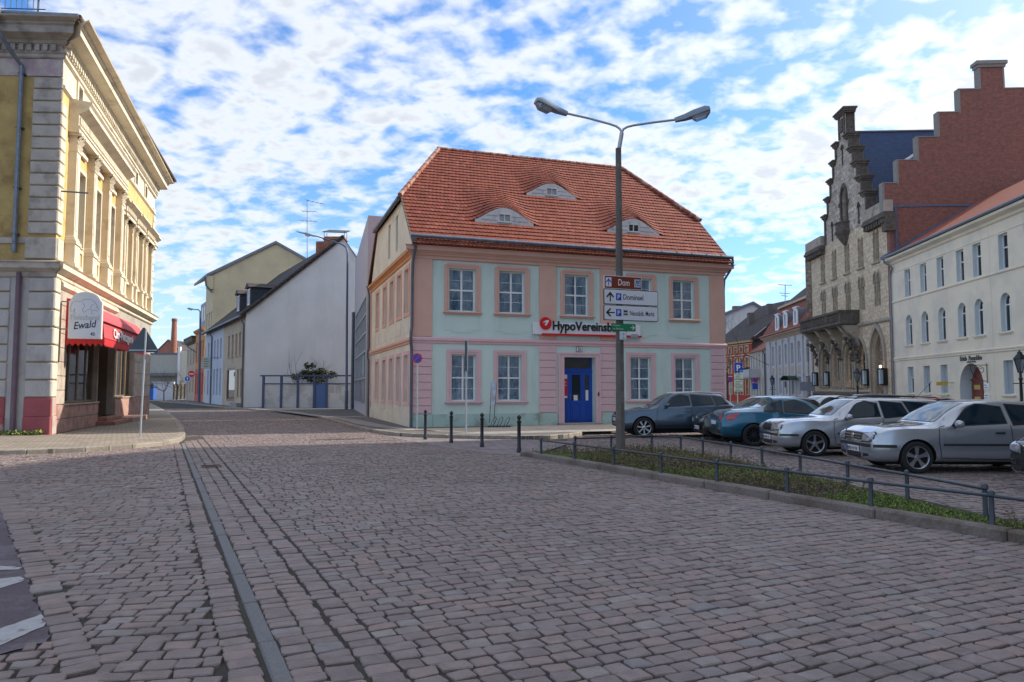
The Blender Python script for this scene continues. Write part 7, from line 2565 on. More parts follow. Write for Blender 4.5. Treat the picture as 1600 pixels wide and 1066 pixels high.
mb.build('emblem', M_BLUE, t, F)
F = sign_frame(943.5, 475, SY)
t = board('parking_direction_sign', 'white sign reading Dominsel with an upward arrow and a blue P', F, 1.46, .36, M_SGNW, M_BLACK)
arrow(t, F, .165, .18, .23, M_BLACK)
MB().box(.32, .46, -.008, -.004, .10, .265).build('p_field', M_BLUE, t, F)
lettering('P', .15, M_SGNW, t, F @ TR(.355, -.011, .128), bold=.02)
lettering('Dominsel', .18, M_BLACK, t, F @ TR(.51, -.008, .125), bold=.008, fit=.54)
F = sign_frame(943.5, 500, SY)
t = board('parking_direction_sign', 'white sign reading Neustädt. Markt with a left arrow and a blue P', F, 1.46, .36, M_SGNW, M_BLACK)
arrow(t, F, .165, .18, .23, M_BLACK, ang=math.pi / 2)
MB().box(.32, .46, -.008, -.004, .10, .265).build('p_field', M_BLUE, t, F)
lettering('P', .15, M_SGNW, t, F @ TR(.355, -.011, .128), bold=.02)
MB().box(.51, .635, -.006, -.004, .12, .255).build('pictogram_field', mat('sign pale field', (.45, .46, .46)), t, F)
mb = MB()
mb.box(.525, .62, -.008, -.006, .20, .235).box(.52, .625, -.008, -.006, .14, .165).box(.535, .56, -.008, -.006, .235, .245)
mb.build('pictogram', M_BLACK, t, F)
lettering('Neustädt. Markt', .16, M_BLACK, t, F @ TR(.69, -.008, .13), bold=.008, fit=.66)
F = sign_frame(956, 517, SY)
t = board('green_route_sign', 'small green sign with a right arrow under the white boards', F, .63, .175, M_SGNG, mat('sign green edge', (.008, .12, .05)), .006, .012)
F_ = F
arrow(t, F_, .55, .087, .12, M_SGNW, ang=-math.pi / 2)
lettering('Fontane', .055, M_SGNW, t, F_ @ TR(.03, -.008, .112), fit=.19)
lettering('am Pferdetor', .055, M_SGNW, t, F_ @ TR(.03, -.008, .035), fit=.28)
F = sign_frame(968.5, 531, SY)
t = board('small_route_plate', 'small white plate with a pale green arrow, lowest on the lamp pole', F, .175, .20, M_SGNW, mat('plate edge', (.3, .33, .36)), .008, .015)
arrow(t, F, .09, .125, .09, mat('mint arrow', (.2, .5, .45)))
MB().box(.06, .12, -.008, -.004, .03, .06).build('print', MATS['mint arrow'], t, F)

# single lamp before the white gable
SLY = 56.0
p0_ = AT(541, 640, SLY)
sl = thing('single_street_lamp', (p0_.x, SLY, .11), 'tall blue grey street lamp with one curved arm in front of the white gable', 'street lamp')
mb = MB()
mb.tube([(p0_.x, SLY, .1), (p0_.x, SLY, 1.5), (p0_.x, SLY, 1.55)] + [AT(x, y, SLY) for x, y in ((542, 500), (543, 398), (542.5, 392), (540.5, 386.5), (536, 383), (530, 380.5), (510, 374), (490, 368))], [.13, .13, .10, .09, .075, .07, .065, .06, .055, .05, .045], 8)
mb.build('pole', M_POLE, sl, smooth=True)
luminaire(sl, AT(492, 369, SLY), (-1, -.2, .08), tilt=.14, L=1.4)
# lamp further down the street
p0_ = AT(311, 629, 78)
sl = thing('single_street_lamp', (p0_.x, 78, .11), 'blue grey lamp post before the orange house', 'street lamp')
mb = MB()
mb.tube([p0_, AT(312, 560, 78), AT(313, 487, 78), AT(310, 484, 78), AT(306, 484, 78)], [.15, .11, .09, .06, .06], 8)
mb.build('pole', M_POLE, sl)
luminaire(sl, AT(306, 484, 78), (-1, -.2, .05), tilt=.1, L=.9)
wlp = AT(296, 547, 90)
wl_o = thing('wall_street_lamp', wlp, 'street lamp arm reaching out over the street from the pale house', 'street lamp')
mb = MB()
mb.tube([wlp + Vector((.6, .6, -.3)), AT(291, 540, 90)], .05, 6)
mb.build('arm', M_POLE, wl_o)
luminaire(wl_o, AT(291, 540, 90), (-1, -.2, .3), tilt=.3, L=1.1)

# bollards
b0 = None
for i, (px, py) in enumerate(((664.5, 687), (705, 692.5), (753, 699), (811, 707.5))):
 p = G(px, py)
 lab = ('black bollard with ball top nearest the no stopping sign', 'black bollard with ball top, second from the mint house corner', 'black bollard with ball top in front of the bicycle rack', 'black bollard with ball top beside the tip of the planted bed')[i]
 if b0 is None:
  b0 = thing('bollard', p, lab, 'bollard', 'black bollards at the road edge')
  mb = MB()
  mb.lathe([(.062, 0), (.062, .10), (.048, .13), (.046, .76), (.058, .78), (.058, .82), (.034, .84), (.034, .86)], 12)
  mb.build('shaft', M_IRON, b0, MW[b0.name], smooth=True)
  mb = MB()
  mb.lathe([(.03, .855), (.05, .88), (.058, .91), (.05, .945), (.022, .965), (.014, .98)], 12)
  mb.build('finial', M_IRON, b0, MW[b0.name], smooth=True)
 else:
  copy_tree(b0, TR(p.x, p.y, p.z), lab)

# low railings round the bed
def railing(pts, label, z0=.06):
 t = thing('low_railing', (pts[0].x, pts[0].y, z0), label, 'railing', 'low railings round the planted bed')
 if 'railpost' not in MESHES:
  mb = MB()
  mb.lathe([(.04, -.1), (.04, .05), (.03, .08), (.028, .36), (.042, .375), (.042, .40), (.03, .43), (.0, .445)], 8)
  MESHES['railpost'] = mb.mesh('post', M_RAIL, smooth=True)
 for p in pts:
  inst('post', MESHES['railpost'], t, TR(p.x, p.y, z0))
 for a, b in zip(pts, pts[1:]):
  MB().tube([(a.x, a.y, z0 + .375), (b.x, b.y, z0 + .375)], .021, 8).build('rail', M_RAIL, t, smooth=True)

railing(FRONT_RAIL, 'low grey tube railing along the road side of the bed')
railing(BACK_RAIL[1:], 'low grey tube railing along the car side of the bed')
MB_ = None

# bicycle rack, leaning notice stand, poles by the mint house
p = G(762, 667, .115)
rk = thing('bicycle_rack', p, 'small grey bicycle rack of bent tubes before the mint house', 'bicycle rack')
for k in range(3):
 x = p.x + .12 + .27 * k
 mb = MB()
 mb.tube([(x, p.y + .3, .13), (x, p.y - .35, .13), (x + .04, p.y - .45, .25), (x + .10, p.y - .3, .42), (x + .2, p.y, .52), (x + .24, p.y + .05, .44), (x + .18, p.y + .1, .3), (x + .1, p.y + .25, .15)], .014, 6)
 mb.build('hoop', M_RAIL, rk, smooth=True)
mb = MB()
mb.tube([(p.x, p.y + .3, .13), (p.x + .95, p.y + .3, .13)], .016, 6).tube([(p.x, p.y - .35, .13), (p.x + .95, p.y - .35, .13)], .016, 6)
mb.build('base_rail', M_RAIL, rk)
y_ = 28.3
a, b = AT(765, 661, y_), AT(768, 597, y_)
a2, b2 = AT(771.5, 661, y_), AT(776, 597, y_)
ns = thing('notice_stand', (a.x, y_, .11), 'leaning notice stand with a narrow coloured poster before the mint house', 'notice stand')
mb = MB()
mb.tube([a, b], .014, 6).tube([a2, b2], .014, 6)
mb.build('frame', M_RAIL, ns)
q = [AT(766.4, 635, y_), AT(772.8, 635, y_), AT(776, 597, y_), AT(768, 597, y_)]
mb = MB()
mb.add([v + Vector((0, dy, 0)) for dy in (-.02, .02) for v in q], [(0, 1, 2, 3), (7, 6, 5, 4), (0, 4, 5, 1), (2, 6, 7, 3), (1, 5, 6, 2), (3, 7, 4, 0)])
mb.build('poster_board', mat('poster sky', (.36, .48, .58), rough=.5, var=.4, scale=6, col2=(.5, .42, .45), mix_scale=5), ns)

def round_sign(name, px, py, r_px, Y, base_z, label, group=None, faces='nostop', plate=None, rz=0.0):
 c = AT(px, py, Y)
 r = r_px * Y / FPX
 t = thing(name, (c.x, Y, base_z), label, 'traffic sign', group)
 MB().tube([(c.x, Y + .03, base_z), (c.x, Y + .03, c.z + r)], .028, 8).build('post', M_GALV, t)
 M = TR(c.x, Y, c.z) @ Matrix.Rotation(rz, 4, 'Z')
 o = MB().lathe([(r, -.035), (r, -.02)], 24, axis='y').build('sign_rim', M_RED if faces != 'blue' else M_SGNW, t, M)
 MB().lathe([(r * .82, -.039), (r * .82, -.034)], 24, axis='y').build('sign_face', M_BLUE, t, M)
 if faces == 'nostop':
  for ang in (-45,):
   MB().box(-r * .85, r * .85, -.043, -.038, -r * .09, r * .09).build('slash', M_RED, t, M @ Matrix.Rotation(R(ang), 4, 'Y'))
  if plate == 'x':
   MB().box(-r * .85, r * .85, -.043, -.038, -r * .09, r * .09).build('slash', M_RED, t, M @ Matrix.Rotation(R(45), 4, 'Y'))
 elif faces == 'blue':
  MB().prism([(-.1 * r, -.6 * r), (.1 * r, -.6 * r), (.1 * r, .1 * r), (.35 * r, .0), (0, .6 * r), (-.35 * r, .0), (-.1 * r, .1 * r)], -.043, -.038).build('arrow', M_SGNW, t, M)
 return t, c, r

round_sign('no_stopping_sign', 652, 560, 8.0, 28.9, .11, 'round red and blue no stopping sign at the corner of the mint house', 'no stopping signs')
round_sign('no_stopping_sign', 1141, 593, 4.2, 45.0, .0, 'small red and blue no stopping sign before the red house', 'no stopping signs')
t, c, r = round_sign('no_stopping_sign', 1179.5, 594, 4.2, 60.0, 0, 'far red and blue no stopping sign above a blue square before the pale balcony house', 'no stopping signs')
MB().box(c.x - r, c.x + r, 59.96, 59.99, c.z - r * 3.4, c.z - r * 1.2).build('lower_plate', M_BLUE, t)
t, c, r = round_sign('one_way_sign', 293, 592, 5.0, 76.0, .1, 'round blue sign with white arrow under a red sign far down the left street', None, 'blue')
MB().lathe([(r * 1.05, -.03), (r * 1.05, -.01)], 20, axis='y').build('red_disc', M_RED, t, TR(c.x + .35, 76.1, c.z + r * 1.5))
MB().box(-r * .7, r * .7, -.04, -.03, -r * .16, r * .16).build('white_bar', M_SGNW, t, TR(c.x + .35, 76.1, c.z + r * 1.5))

p = G(728, 677, .115)
st = thing('bus_stop_pole', p, 'thin grey pole with a dark sign seen edge-on before the mint house', 'sign')
zt = AT(728, 530, p.y).z
MB().tube([p, (p.x, p.y, zt)], .03, 8).build('post', M_GALV, st)
MB().box(p.x - .03, p.x + .045, p.y - .28, p.y + .28, AT(728, 580, p.y).z, AT(728, 533, p.y).z).build('sign_plate', M_SGNGR, st)

# warning triangle seen from behind
p = G(219, 683, .115)
tp = AT(225, 512, p.y)
wt = thing('warning_triangle_sign', p, 'triangular warning sign seen from behind on a thin pole at the pavement corner', 'traffic sign')
MB().tube([p, (p.x + .08, p.y, tp.z - .05)], .03, 8).build('post', M_GALV, wt)
l_, r_ = AT(201, 551, p.y + .08), AT(247, 553, p.y + .08)
w_ = (r_.x - l_.x)
cx_ = (l_.x + r_.x) / 2 - p.x
tri = []
for (x, z, a) in ((-w_ / 2 + .05, 0.05, 210), (w_ / 2 - .05, 0.05, -30), (0, w_ * .86 - .06, 90)):
 tri += [(x + .05 * math.cos(R(a + k)), z + .05 * math.sin(R(a + k))) for k in (-60, -20, 20, 60)]
TM = TR(p.x + cx_, p.y + .06, l_.z) @ Matrix.Rotation(R(6), 4, 'Z')
MB().prism(tri, 0, .02).build('sign_plate', M_SGNGR, wt, TM)
MB().box(-w_ / 2 + .05, w_ / 2 - .05, -.02, 0, .06, .09).build('stiffener', M_GALV, wt, TM)
MB().prism([(x * .96, z * .96 + .01) for x, z in tri], .02, .024).build('sign_face', M_RED, wt, TM)

# parking sign
p = AT(1153.5, 640, 40.0)
pk = thing('parking_sign', (p.x, 40, 0), 'blue parking sign with a white P above white panels behind the grey SUV', 'traffic sign')
MB().tube([(p.x, 40.05, 0), (p.x, 40.05, 3.2)], .035, 8).build('post', M_GALV, pk)
q0, q1 = AT(1147.2, 582, 40), AT(1160, 567, 40)
MB().box(q0.x, q1.x, 39.96, 40.0, q0.z, q1.z, bev=.01).build('sign_plate', M_BLUE, pk)
lettering('P', .44, M_SGNW, pk, TR(q0.x + .12, 39.955, q0.z + .09), bold=.02)
MB().box(q0.x + .30, q0.x + .40, 39.95, 39.96, q0.z + .06, q0.z + .09).build('pictogram', M_SGNW, pk)
for y0, y1 in ((592.5, 584), (603, 594), (612, 604)):
 a, b = AT(1147.2, y0, 40), AT(1160, y1, 40)
 pl = MB().box(a.x, b.x, 39.96, 40.0, a.z, b.z, bev=.005).build('panel', mat('panel pale green', (.50, .58, .55), rough=.5), pk)
 for k in range(3):
  MB().box(a.x + .05, b.x - .05 - .1 * (k % 2), 39.95, 39.96, a.z + .04 + k * .09, a.z + .07 + k * .09).build('print_line', mat('print grey', (.16, .2, .22)), pl)

# lanterns
def lantern(px, Y, ytop, label):
 c = AT(px, 608, Y)
 zt = AT(px, ytop, Y).z
 t = thing('park_lantern', (c.x, Y, 0), label, 'street lamp', 'black lanterns on the square')
 MB().lathe([(.13, 0), (.13, .5), (.07, .6), (.055, zt - 1.3), (.09, zt - 1.25), (.05, zt - 1.15), (.05, zt - .95)], 10, org=(c.x, Y, 0)).build('post', M_IRON, t, smooth=True)
 MB().box(c.x - .32, c.x + .32, Y - .02, Y + .02, zt - 1.45, zt - 1.41).build('ladder_bar', M_IRON, t)
 mb = MB()
 for k in range(6):
  a = k * math.pi / 3
  mb.tube([(c.x + .10 * math.cos(a), Y + .10 * math.sin(a), zt - .95), (c.x + .24 * math.cos(a), Y + .24 * math.sin(a), zt - .38)], .014, 4)
 mb.lathe([(.12, zt - .98), (.12, zt - .93)], 6, org=(c.x, Y, 0))
 mb.lathe([(.27, zt - .40), (.27, zt - .36), (.14, zt - .2), (.10, zt - .16), (.10, zt - .1), (.03, zt - .05), (.03, zt)], 6, org=(c.x, Y, 0))
 mb.build('lantern_cage', M_IRON, t)
 MB().lathe([(.09, zt - .93), (.22, zt - .40)], 6, org=(c.x, Y, 0)).build('glass', glass_mat('lantern pane', see=.6, dark=(.3, .33, .36)), t)

lantern(1340, 48.5, 574, 'black lantern post before the gothic stone house')
lantern(1595.5, 31.5, 547, 'black lantern post before the cream house at the frame edge')
lantern(1207, 72.0, 586, 'small black lantern post before the white pilastered house')

# board on the left street
p = AT(322, 575, 74)
sb = thing('hanging_board', p, 'pale lettered board hung out over the pavement of the left street', 'sign')
a, b = AT(316, 576, 74), AT(329, 558, 74)
MB().box(a.x, b.x, 74, 74.08, a.z, b.z, bev=.03).build('board', mat('board pale green', (.42, .44, .40), rough=.7), sb)
for k in range(4):
 MB().box(a.x + .12, b.x - .15 - .12 * (k % 2), 73.98, 74, a.z + .2 + k * .24, a.z + .27 + k * .24).build('print_line', mat('print dark green', (.12, .16, .13)), sb)
MB().tube([(b.x - .1, 74.04, b.z - .1), (b.x + 1.4, 74.3, b.z - .05)], .03, 5).build('arm', M_IRON, sb)

# ================================================================== PARKED CARS
def paint(name, col, metal=.55, rough=.32):
 m = mat(name, col, rough=rough, var=.03, scale=2, metal=metal, coat=1.0)
 return m

M_TYRE = mat('tyre rubber', (.016, .016, .017), rough=.85, var=.1)
M_RIM = mat('alloy rim', (.50, .51, .53), rough=.28, var=.05, metal=.85)
M_RIMD = mat('dark wheel cover', (.045, .047, .05), rough=.35, var=.05, metal=.5)
M_BLKP = mat('black plastic', (.02, .021, .023), rough=.55, var=.08)
M_CGLASS = mat('car glass', (.008, .020, .030), rough=.03, var=0, spec=.35, ior=1.45)
M_WGLASS = mat('windscreen glass', (.07, .09, .08), rough=.07, var=0, spec=.9, ior=1.8)
M_HEAD = mat('headlight glass', (.34, .37, .40), rough=.08, var=.5, scale=22, metal=.4, coat=1.0)
M_TAIL = mat('tail light red', (.45, .012, .008), rough=.12, var=.15, scale=16, coat=1.0)
M_CHROME = mat('chrome', (.6, .61, .63), rough=.12, var=.02, metal=1.0)
M_ARCH = mat('wheel well', (.008, .008, .009), rough=.95, var=0)

def pchip(xs, ys):
 xs, ys = np.array(xs, float), np.array(ys, float)
 h = np.diff(xs)
 dl = np.diff(ys) / h
 m = np.zeros(len(xs))
 for i in range(1, len(xs) - 1):
  if dl[i - 1] * dl[i] > 0:
   w1, w2 = 2 * h[i] + h[i - 1], h[i] + 2 * h[i - 1]
   m[i] = (w1 + w2) / (w1 / dl[i - 1] + w2 / dl[i])
 m[0], m[-1] = dl[0], dl[-1]
 def f(x):
  i = int(np.clip(np.searchsorted(xs, x) - 1, 0, len(xs) - 2))
  t = (x - xs[i]) / h[i]
  return (2 * t ** 3 - 3 * t ** 2 + 1) * ys[i] + (t ** 3 - 2 * t ** 2 + t) * h[i] * m[i] + (-2 * t ** 3 + 3 * t ** 2) * ys[i + 1] + (t ** 3 - t ** 2) * h[i] * m[i + 1]
 return f

def car_body(S, wheels, wr, lower=.0):
 """Lofted shell. S rows: x, zb, wl, zm, wm, zs, ws, zr, wr, zt."""
 S = np.array(S, float)
 fn = [pchip(S[:, 0], S[:, k]) for k in range(1, 10)]
 xs = []
 for a, b in zip(S[:-1, 0], S[1:, 0]):
  n = max(2, int((b - a) / .07))
  xs += list(a + (b - a) * np.arange(n) / n)
 xs.append(S[-1, 0])
 rings = []
 for x in xs:
  zb, wl, zm, wm, zs, ws, zr, wr_, zt = [f(x) for f in fn]
  P = [(0, zb), (wl * .8, zb), (wl, zb + .05), (wm * .995, (zb + zm) / 2 + .02), (wm, zm), (wm * .4 + ws * .6, zs * .75 + zm * .25), (ws, zs), (ws * .94 + wr_ * .06, zs + .03 * min(1, (zr - zs) / .2)),
    (wr_ * .9 + ws * .1, zr * .9 + zs * .1), (wr_, zr), (wr_ * .88, zr + (zt - zr) * .55), (wr_ * .5, zr + (zt - zr) * .92), (0, zt)]
  P = np.array(P)
  for _ in range(1):
   Q = [P[0]]
   for a, b in zip(P[:-1], P[1:]):
    Q += [a * .75 + b * .25, a * .25 + b * .75]
   Q.append(P[-1])
   P = np.array(Q)
  full = np.concatenate([P, (P * [-1, 1])[::-1][1:-1]])
  rings.append([(x, y, z) for y, z in full])
 n = len(rings[0])
 vs = [p for r in rings for p in r]
 fs = []
 for i in range(len(rings) - 1):
  for k in range(n):
   k2 = (k + 1) % n
   fs.append((i * n + k, i * n + k2, (i + 1) * n + k2, (i + 1) * n + k))
 for r0, flip in ((0, False), ((len(rings) - 1) * n, True)):
  m = n // 2
  # close the end with strips between the two halves
  for k in range(m):
   a, b = r0 + k, r0 + k + 1
   c, d = r0 + (n - k - 1) % n, r0 + (n - k) % n
   q = [a, b, c, d]
   q = list(dict.fromkeys(q))
   if len(q) >= 3:
    fs.append(tuple(q if flip else q[::-1]))
 return vs, fs

def cut_arches(me, wheels, R_, half, mats):
 o = bpy.data.objects.new('body_tmp', me)
 COL.objects.link(o)
 mb = MB()
 for x, z in wheels:
  for s in (-1, 1):
   c = MB().lathe([(R_, min(s * (half - .30), s * (half + .4))), (R_, max(s * (half - .30), s * (half + .4)))], 36, axis='y', org=(x, 0, z))
   mb.add(c.v, c.f)
 cm = mb.mesh('cut_tmp', [M_ARCH])
 co = bpy.data.objects.new('cut_tmp', cm)
 COL.objects.link(co)
 for ob in (o, co):
  bm = bmesh.new()
  bm.from_mesh(ob.data)
  bmesh.ops.recalc_face_normals(bm, faces=bm.faces)
  bm.to_mesh(ob.data)
  bm.free()
 md = o.modifiers.new('b', 'BOOLEAN')
 md.operation = 'DIFFERENCE'
 md.object = co
 md.solver = 'EXACT'
 try:
  md.material_mode = 'TRANSFER'
 except Exception:
  pass
 dg = bpy.context.evaluated_depsgraph_get()
 out = bpy.data.meshes.new_from_object(o.evaluated_get(dg))
 bpy.data.objects.remove(o)
 bpy.data.objects.remove(co)
 out.polygons.foreach_set('use_smooth', [True] * len(out.polygons))
 try:
  out.set_sharp_from_angle(angle=R(38))
 except Exception:
  pass
 return out

class CarSkin:
 def __init__(self, vs, fs):
  self.t = BVHTree.FromPolygons([Vector(v) for v in vs], fs)

 def hit(self, o, d, off):
  o, d = Vector(o), Vector(d)
  p, n, i, dist = self.t.ray_cast(o, d)
  if p is None:
   p, n, i, dist = self.t.find_nearest(o + d * 2.2)
  if n.dot(d) > 0:
   n = -n
  return p + n * off

 def patch(self, poly, view, side=1, off=.006, rows=7, cols=10, thick=.012):
  """Skin a polygon (u, z) onto the body seen from the side ('s'), front ('f'), rear ('r') or top ('t')."""
  us = [p[0] for p in poly]
  zs = [p[1] for p in poly]
  z0, z1 = min(zs), max(zs)
  grid = []
  for i in range(rows + 1):
   z = z0 + (z1 - z0) * min(max(i / rows, .002), .998)
   xs = []
   for a, b in zip(poly, poly[1:] + poly[:1]):
    if (a[1] - z) * (b[1] - z) <= 0 and a[1] != b[1]:
     xs.append(a[0] + (b[0] - a[0]) * (z - a[1]) / (b[1] - a[1]))
   x0, x1 = min(xs), max(xs)
   row = []
   for k in range(cols + 1):
    u = x0 + (x1 - x0) * k / cols
    if view == 's':
     row.append(self.hit((u, -2.0 * side, z), (0, side, 0), off))
    elif view == 'f':
     row.append(self.hit((-2, u * side, z), (1, 0, 0), off))
    elif view == 'r':
     row.append(self.hit((7, u * side, z), (-1, 0, 0), off))
    else:
     row.append(self.hit((u, z, 3), (0, 0, -1), off))
   grid.append(row)
  vs = [p for r in grid for p in r]
  m = cols + 1
  fs = []
  for i in range(rows):
   for k in range(cols):
    fs.append((i * m + k, i * m + k + 1, (i + 1) * m + k + 1, (i + 1) * m + k))
  return vs, fs

 def ribbon(self, pts, view, side=1, w=.008, off=.004, step=.06):
  out = MB()
  P = []
  for a, b in zip(pts, pts[1:]):
   n = max(1, int(math.hypot(b[0] - a[0], b[1] - a[1]) / step))
   P += [(a[0] + (b[0] - a[0]) * k / n, a[1] + (b[1] - a[1]) * k / n) for k in range(n)]
  P.append(pts[-1])
  vs = []
  for i, p in enumerate(P):
   q0, q1 = P[max(i - 1, 0)], P[min(i + 1, len(P) - 1)]
   d = Vector((q1[0] - q0[0], q1[1] - q0[1])).normalized()
   n = Vector((-d.y, d.x)) * w / 2
   for s in (-1, 1):
    u, z = p[0] + n.x * s, p[1] + n.y * s
    vs.append(self.hit((u, -2.0 * side, z), (0, side, 0), off) if view == 's' else self.hit((-2, u * side, z), (1, 0, 0), off) if view == 'f' else self.hit((7, u * side, z), (-1, 0, 0), off) if view == 'r' else self.hit((u, z, 3), (0, 0, -1), off))
  out.add(vs, [(2 * i, 2 * i + 2, 2 * i + 3, 2 * i + 1) for i in range(len(P) - 1)])
  return out

def wheel(parent, M, x, s, half, r, style, rim_m):
 """Wheel at station x on side s."""
 y = s * (half - .105)
 W = M @ TR(x, y, r) @ Matrix.Rotation(0 if s < 0 else math.pi, 4, 'Z')     # local -y points outwards
 hub = MB().lathe([(r * .62, -.02), (r * .62, .09)], 24, axis='y').build('wheel', M_ARCH, parent, W, smooth=True)
 MB().lathe([(r * .70, .10), (r * .93, .10), (r * .99, .07), (r, .03), (r, -.05), (r * .985, -.075), (r * .93, -.098), (r * .82, -.104), (r * .70, -.09), (r * .695, .0)], 36, axis='y').build('tyre', M_TYRE, hub, W, smooth=True)
 mb = MB()
 mb.lathe([(r * .64, .06), (r * .695, .06), (r * .71, -.080), (r * .695, -.098), (r * .665, -.092), (r * .64, -.05)], 36, axis='y', cap=False)
 mb.lathe([(r * .16, .0), (r * .17, -.055), (r * .12, -.07), (r * .02, -.072)], 16, axis='y')
 n = {'five': 5, 'seven': 7, 'multi': 12, 'star': 5}[style]
 for k in range(n):
  a = 2 * math.pi * k / n + .3
  wi, wo = {'five': (.17, .30), 'seven': (.11, .17), 'multi': (.07, .09), 'star': (.20, .15)}[style]
  pts = []
  for rr, w in ((.10, wi), (.35, (wi + wo) / 2 * .85), (.675, wo)):
   for q in (-1, 1):
    pts.append((rr * r * math.cos(a) - q * w * r * math.sin(a) * .5, rr * r * math.sin(a) + q * w * r * math.cos(a) * .5))
  vs = [(px_, yy - .012 * i // 2, pz_) for yy in (-.066, -.03) for i, (px_, pz_) in enumerate(pts)]
  mb.add(vs, [(0, 1, 3, 2), (2, 3, 5, 4), (0, 2, 8, 6), (2, 4, 10, 8), (1, 7, 9, 3), (3, 9, 11, 5)])
 mb.build('rim', rim_m, hub, W, smooth=True)

def make_car(name_label, M, sp):
 t = bpy.data.objects.new('parked_car', None)
 link(t, None, M)
 tag(t, name_label, 'car', 'cars parked on the square')
 vs, fs = car_body(sp['S'], None, None)
 skin = CarSkin(vs, fs)
 mb = MB()
 mb.add(vs, fs)
 pm = sp['paint']
 me = mb.mesh('body', [pm, M_ARCH])
 half = max(r[4] for r in sp['S'])
 r = sp['r']
 me = cut_arches(me, [(x, r * .98) for x in sp['wx']], r * 1.16, half, None)
 body = bpy.data.objects.new('body', me)
 link(body, t, M)
 if len(me.materials) < 2:
  me.materials.append(M_ARCH)

 def pt(nm, poly, view, m, side=1, par=None, **kw):
  v, f = skin.patch(poly, view, side, **kw)
  mb = MB()
  mb.add(v, f)
  return mb.build(nm, m, par or t, M, smooth='all')

 for poly in sp.get('windscreen', []):
  pt('windscreen', poly, 'f', sp.get('wsm', M_WGLASS), rows=10, cols=14, off=.008)
 for poly in sp.get('rear_screen', []):
  pt('rear_window', poly, 'r', M_WGLASS, rows=8, cols=12)
 for s in (1, -1):
  for poly in sp.get('side', []):
   if sp.get('chrome'):
    cx_ = sum(p[0] for p in poly) / len(poly)
    cz_ = sum(p[1] for p in poly) / len(poly)
   wo = pt('side_window', poly, 's', M_CGLASS, s, rows=8, cols=12, off=.009)
   cu, cz = sum(p[0] for p in poly) / len(poly), sum(p[1] for p in poly) / len(poly)
   pt('window_seal', [(u + math.copysign(.022, u - cu), z + math.copysign(.018, z - cz)) for u, z in poly], 's', M_BLKP, s, par=wo, rows=8, cols=12, off=.004)
  for i, poly in enumerate(sp.get('doors', [])):
   n = len(poly)
   rb = skin.ribbon(poly, 's', s, w=.013, off=.005)
   d = rb.build('door_seam', M_BLKP, t, M)
  for x, z in sp.get('handles', []):
   p = skin.hit((x, -2 * s, z), (0, s, 0), .02)
   MB().box(p.x - .09, p.x + .09, p.y - .022, p.y + .022, z - .018, z + .018, bev=.01).build('door_handle', sp.get('hm', M_BLKP), t, M)
  for a, b, z0, z1, m in sp.get('strips', []):
   pt('trim_strip', [(a, z0), (b, z0), (b, z1), (a, z1)], 's', m, s, rows=1, cols=24, off=.012)
  for poly in sp.get('head', []):
   cu, cz = sum(p[0] for p in poly) / len(poly), sum(p[1] for p in poly) / len(poly)
   h = pt('headlight', poly, 'f', M_HEAD, s, rows=6, cols=10, off=.012)
   pt('headlight_seal', [(cu + (u - cu) * 1.10, cz + (z - cz) * 1.22) for u, z in poly], 'f', M_BLKP, s, par=h, rows=6, cols=10, off=.006)
  for poly in sp.get('tail', []):
   pt('tail_light', poly, 'r', M_TAIL, s, rows=6, cols=10, off=.008)
  for poly in sp.get('tail_side', []):
   pt('tail_light', poly, 's', M_TAIL, s, rows=6, cols=10, off=.008)
  for poly in sp.get('fog', []):
   pt('air_intake', poly, 'f', M_BLKP, s, rows=3, cols=6, off=.006)
  # mirror
  mx, mz = sp['mirror']
  p = skin.hit((mx, -2 * s, mz), (0, s, 0), 0)
  mb = MB()
  mb.box(p.x - .03, p.x + .03, min(p.y, p.y - s * .12), max(p.y, p.y - s * .12), mz - .03, mz + .02)
  mb.build('mirror_arm', M_BLKP, t, M)
  mb = MB()
  mb.lathe([(.03, -.10), (.065, -.07), (.075, 0), (.07, .06), (.04, .10)], 12, axis='y', org=(0, 0, 0))
  mb.v = [(p.x - .02 + v[0] * .95, p.y - s * .19 + v[1], mz + .045 + v[2]) for v in mb.v]
  mb.build('mirror', sp.get('mirm', pm), t, M, smooth=True)
  for x in sp['wx']:
   wheel(t, M, x, -s, half, r, sp['rim'], sp.get('rimm', M_RIM))
 for poly, m, nm in sp.get('front', []):
  pt(nm, poly, 'f', m, 1, rows=4, cols=16, off=.009)
 for pts in sp.get('front_bars', []):
  skin.ribbon(pts, 'f', 1, w=.016, off=.016).build('grille_bar', sp.get('barm', M_CHROME), t, M)
 for pts in sp.get('lines_f', []):
  for s in (1, -1):
   skin.ribbon(pts, 'f', s, w=.008, off=.004).build('panel_gap', M_BLKP, t, M)
 for pts in sp.get('lines_t', []):
  skin.ribbon(pts, 't', 1, w=.008, off=.003).build('panel_gap', M_BLKP, t, M)
 for poly, m, nm in sp.get('rear', []):
  pt(nm, poly, 'r', m, 1, rows=3, cols=12, off=.009)
 if sp.get('plate_f'):
  z, txt = sp['plate_f']
  x = skin.hit((-2, 0, z), (1, 0, 0), .02).x
  b = MB().box(x - .015, x + .01, -.26, .26, z - .055, z + .055, bev=.004).build('number_plate', M_WHITE, t, M)
  PM_ = M @ TR(x - .017, 0, z) @ Matrix.Rotation(-math.pi / 2, 4, 'Z')
  MB().box(-.255, -.215, -.002, 0, -.05, .05).build('euro_band', M_BLUE, b, PM_)
  lettering(txt, .10, M_BLACK, b, PM_ @ TR(-.20, -.003, -.035), bold=.004, fit=.43)
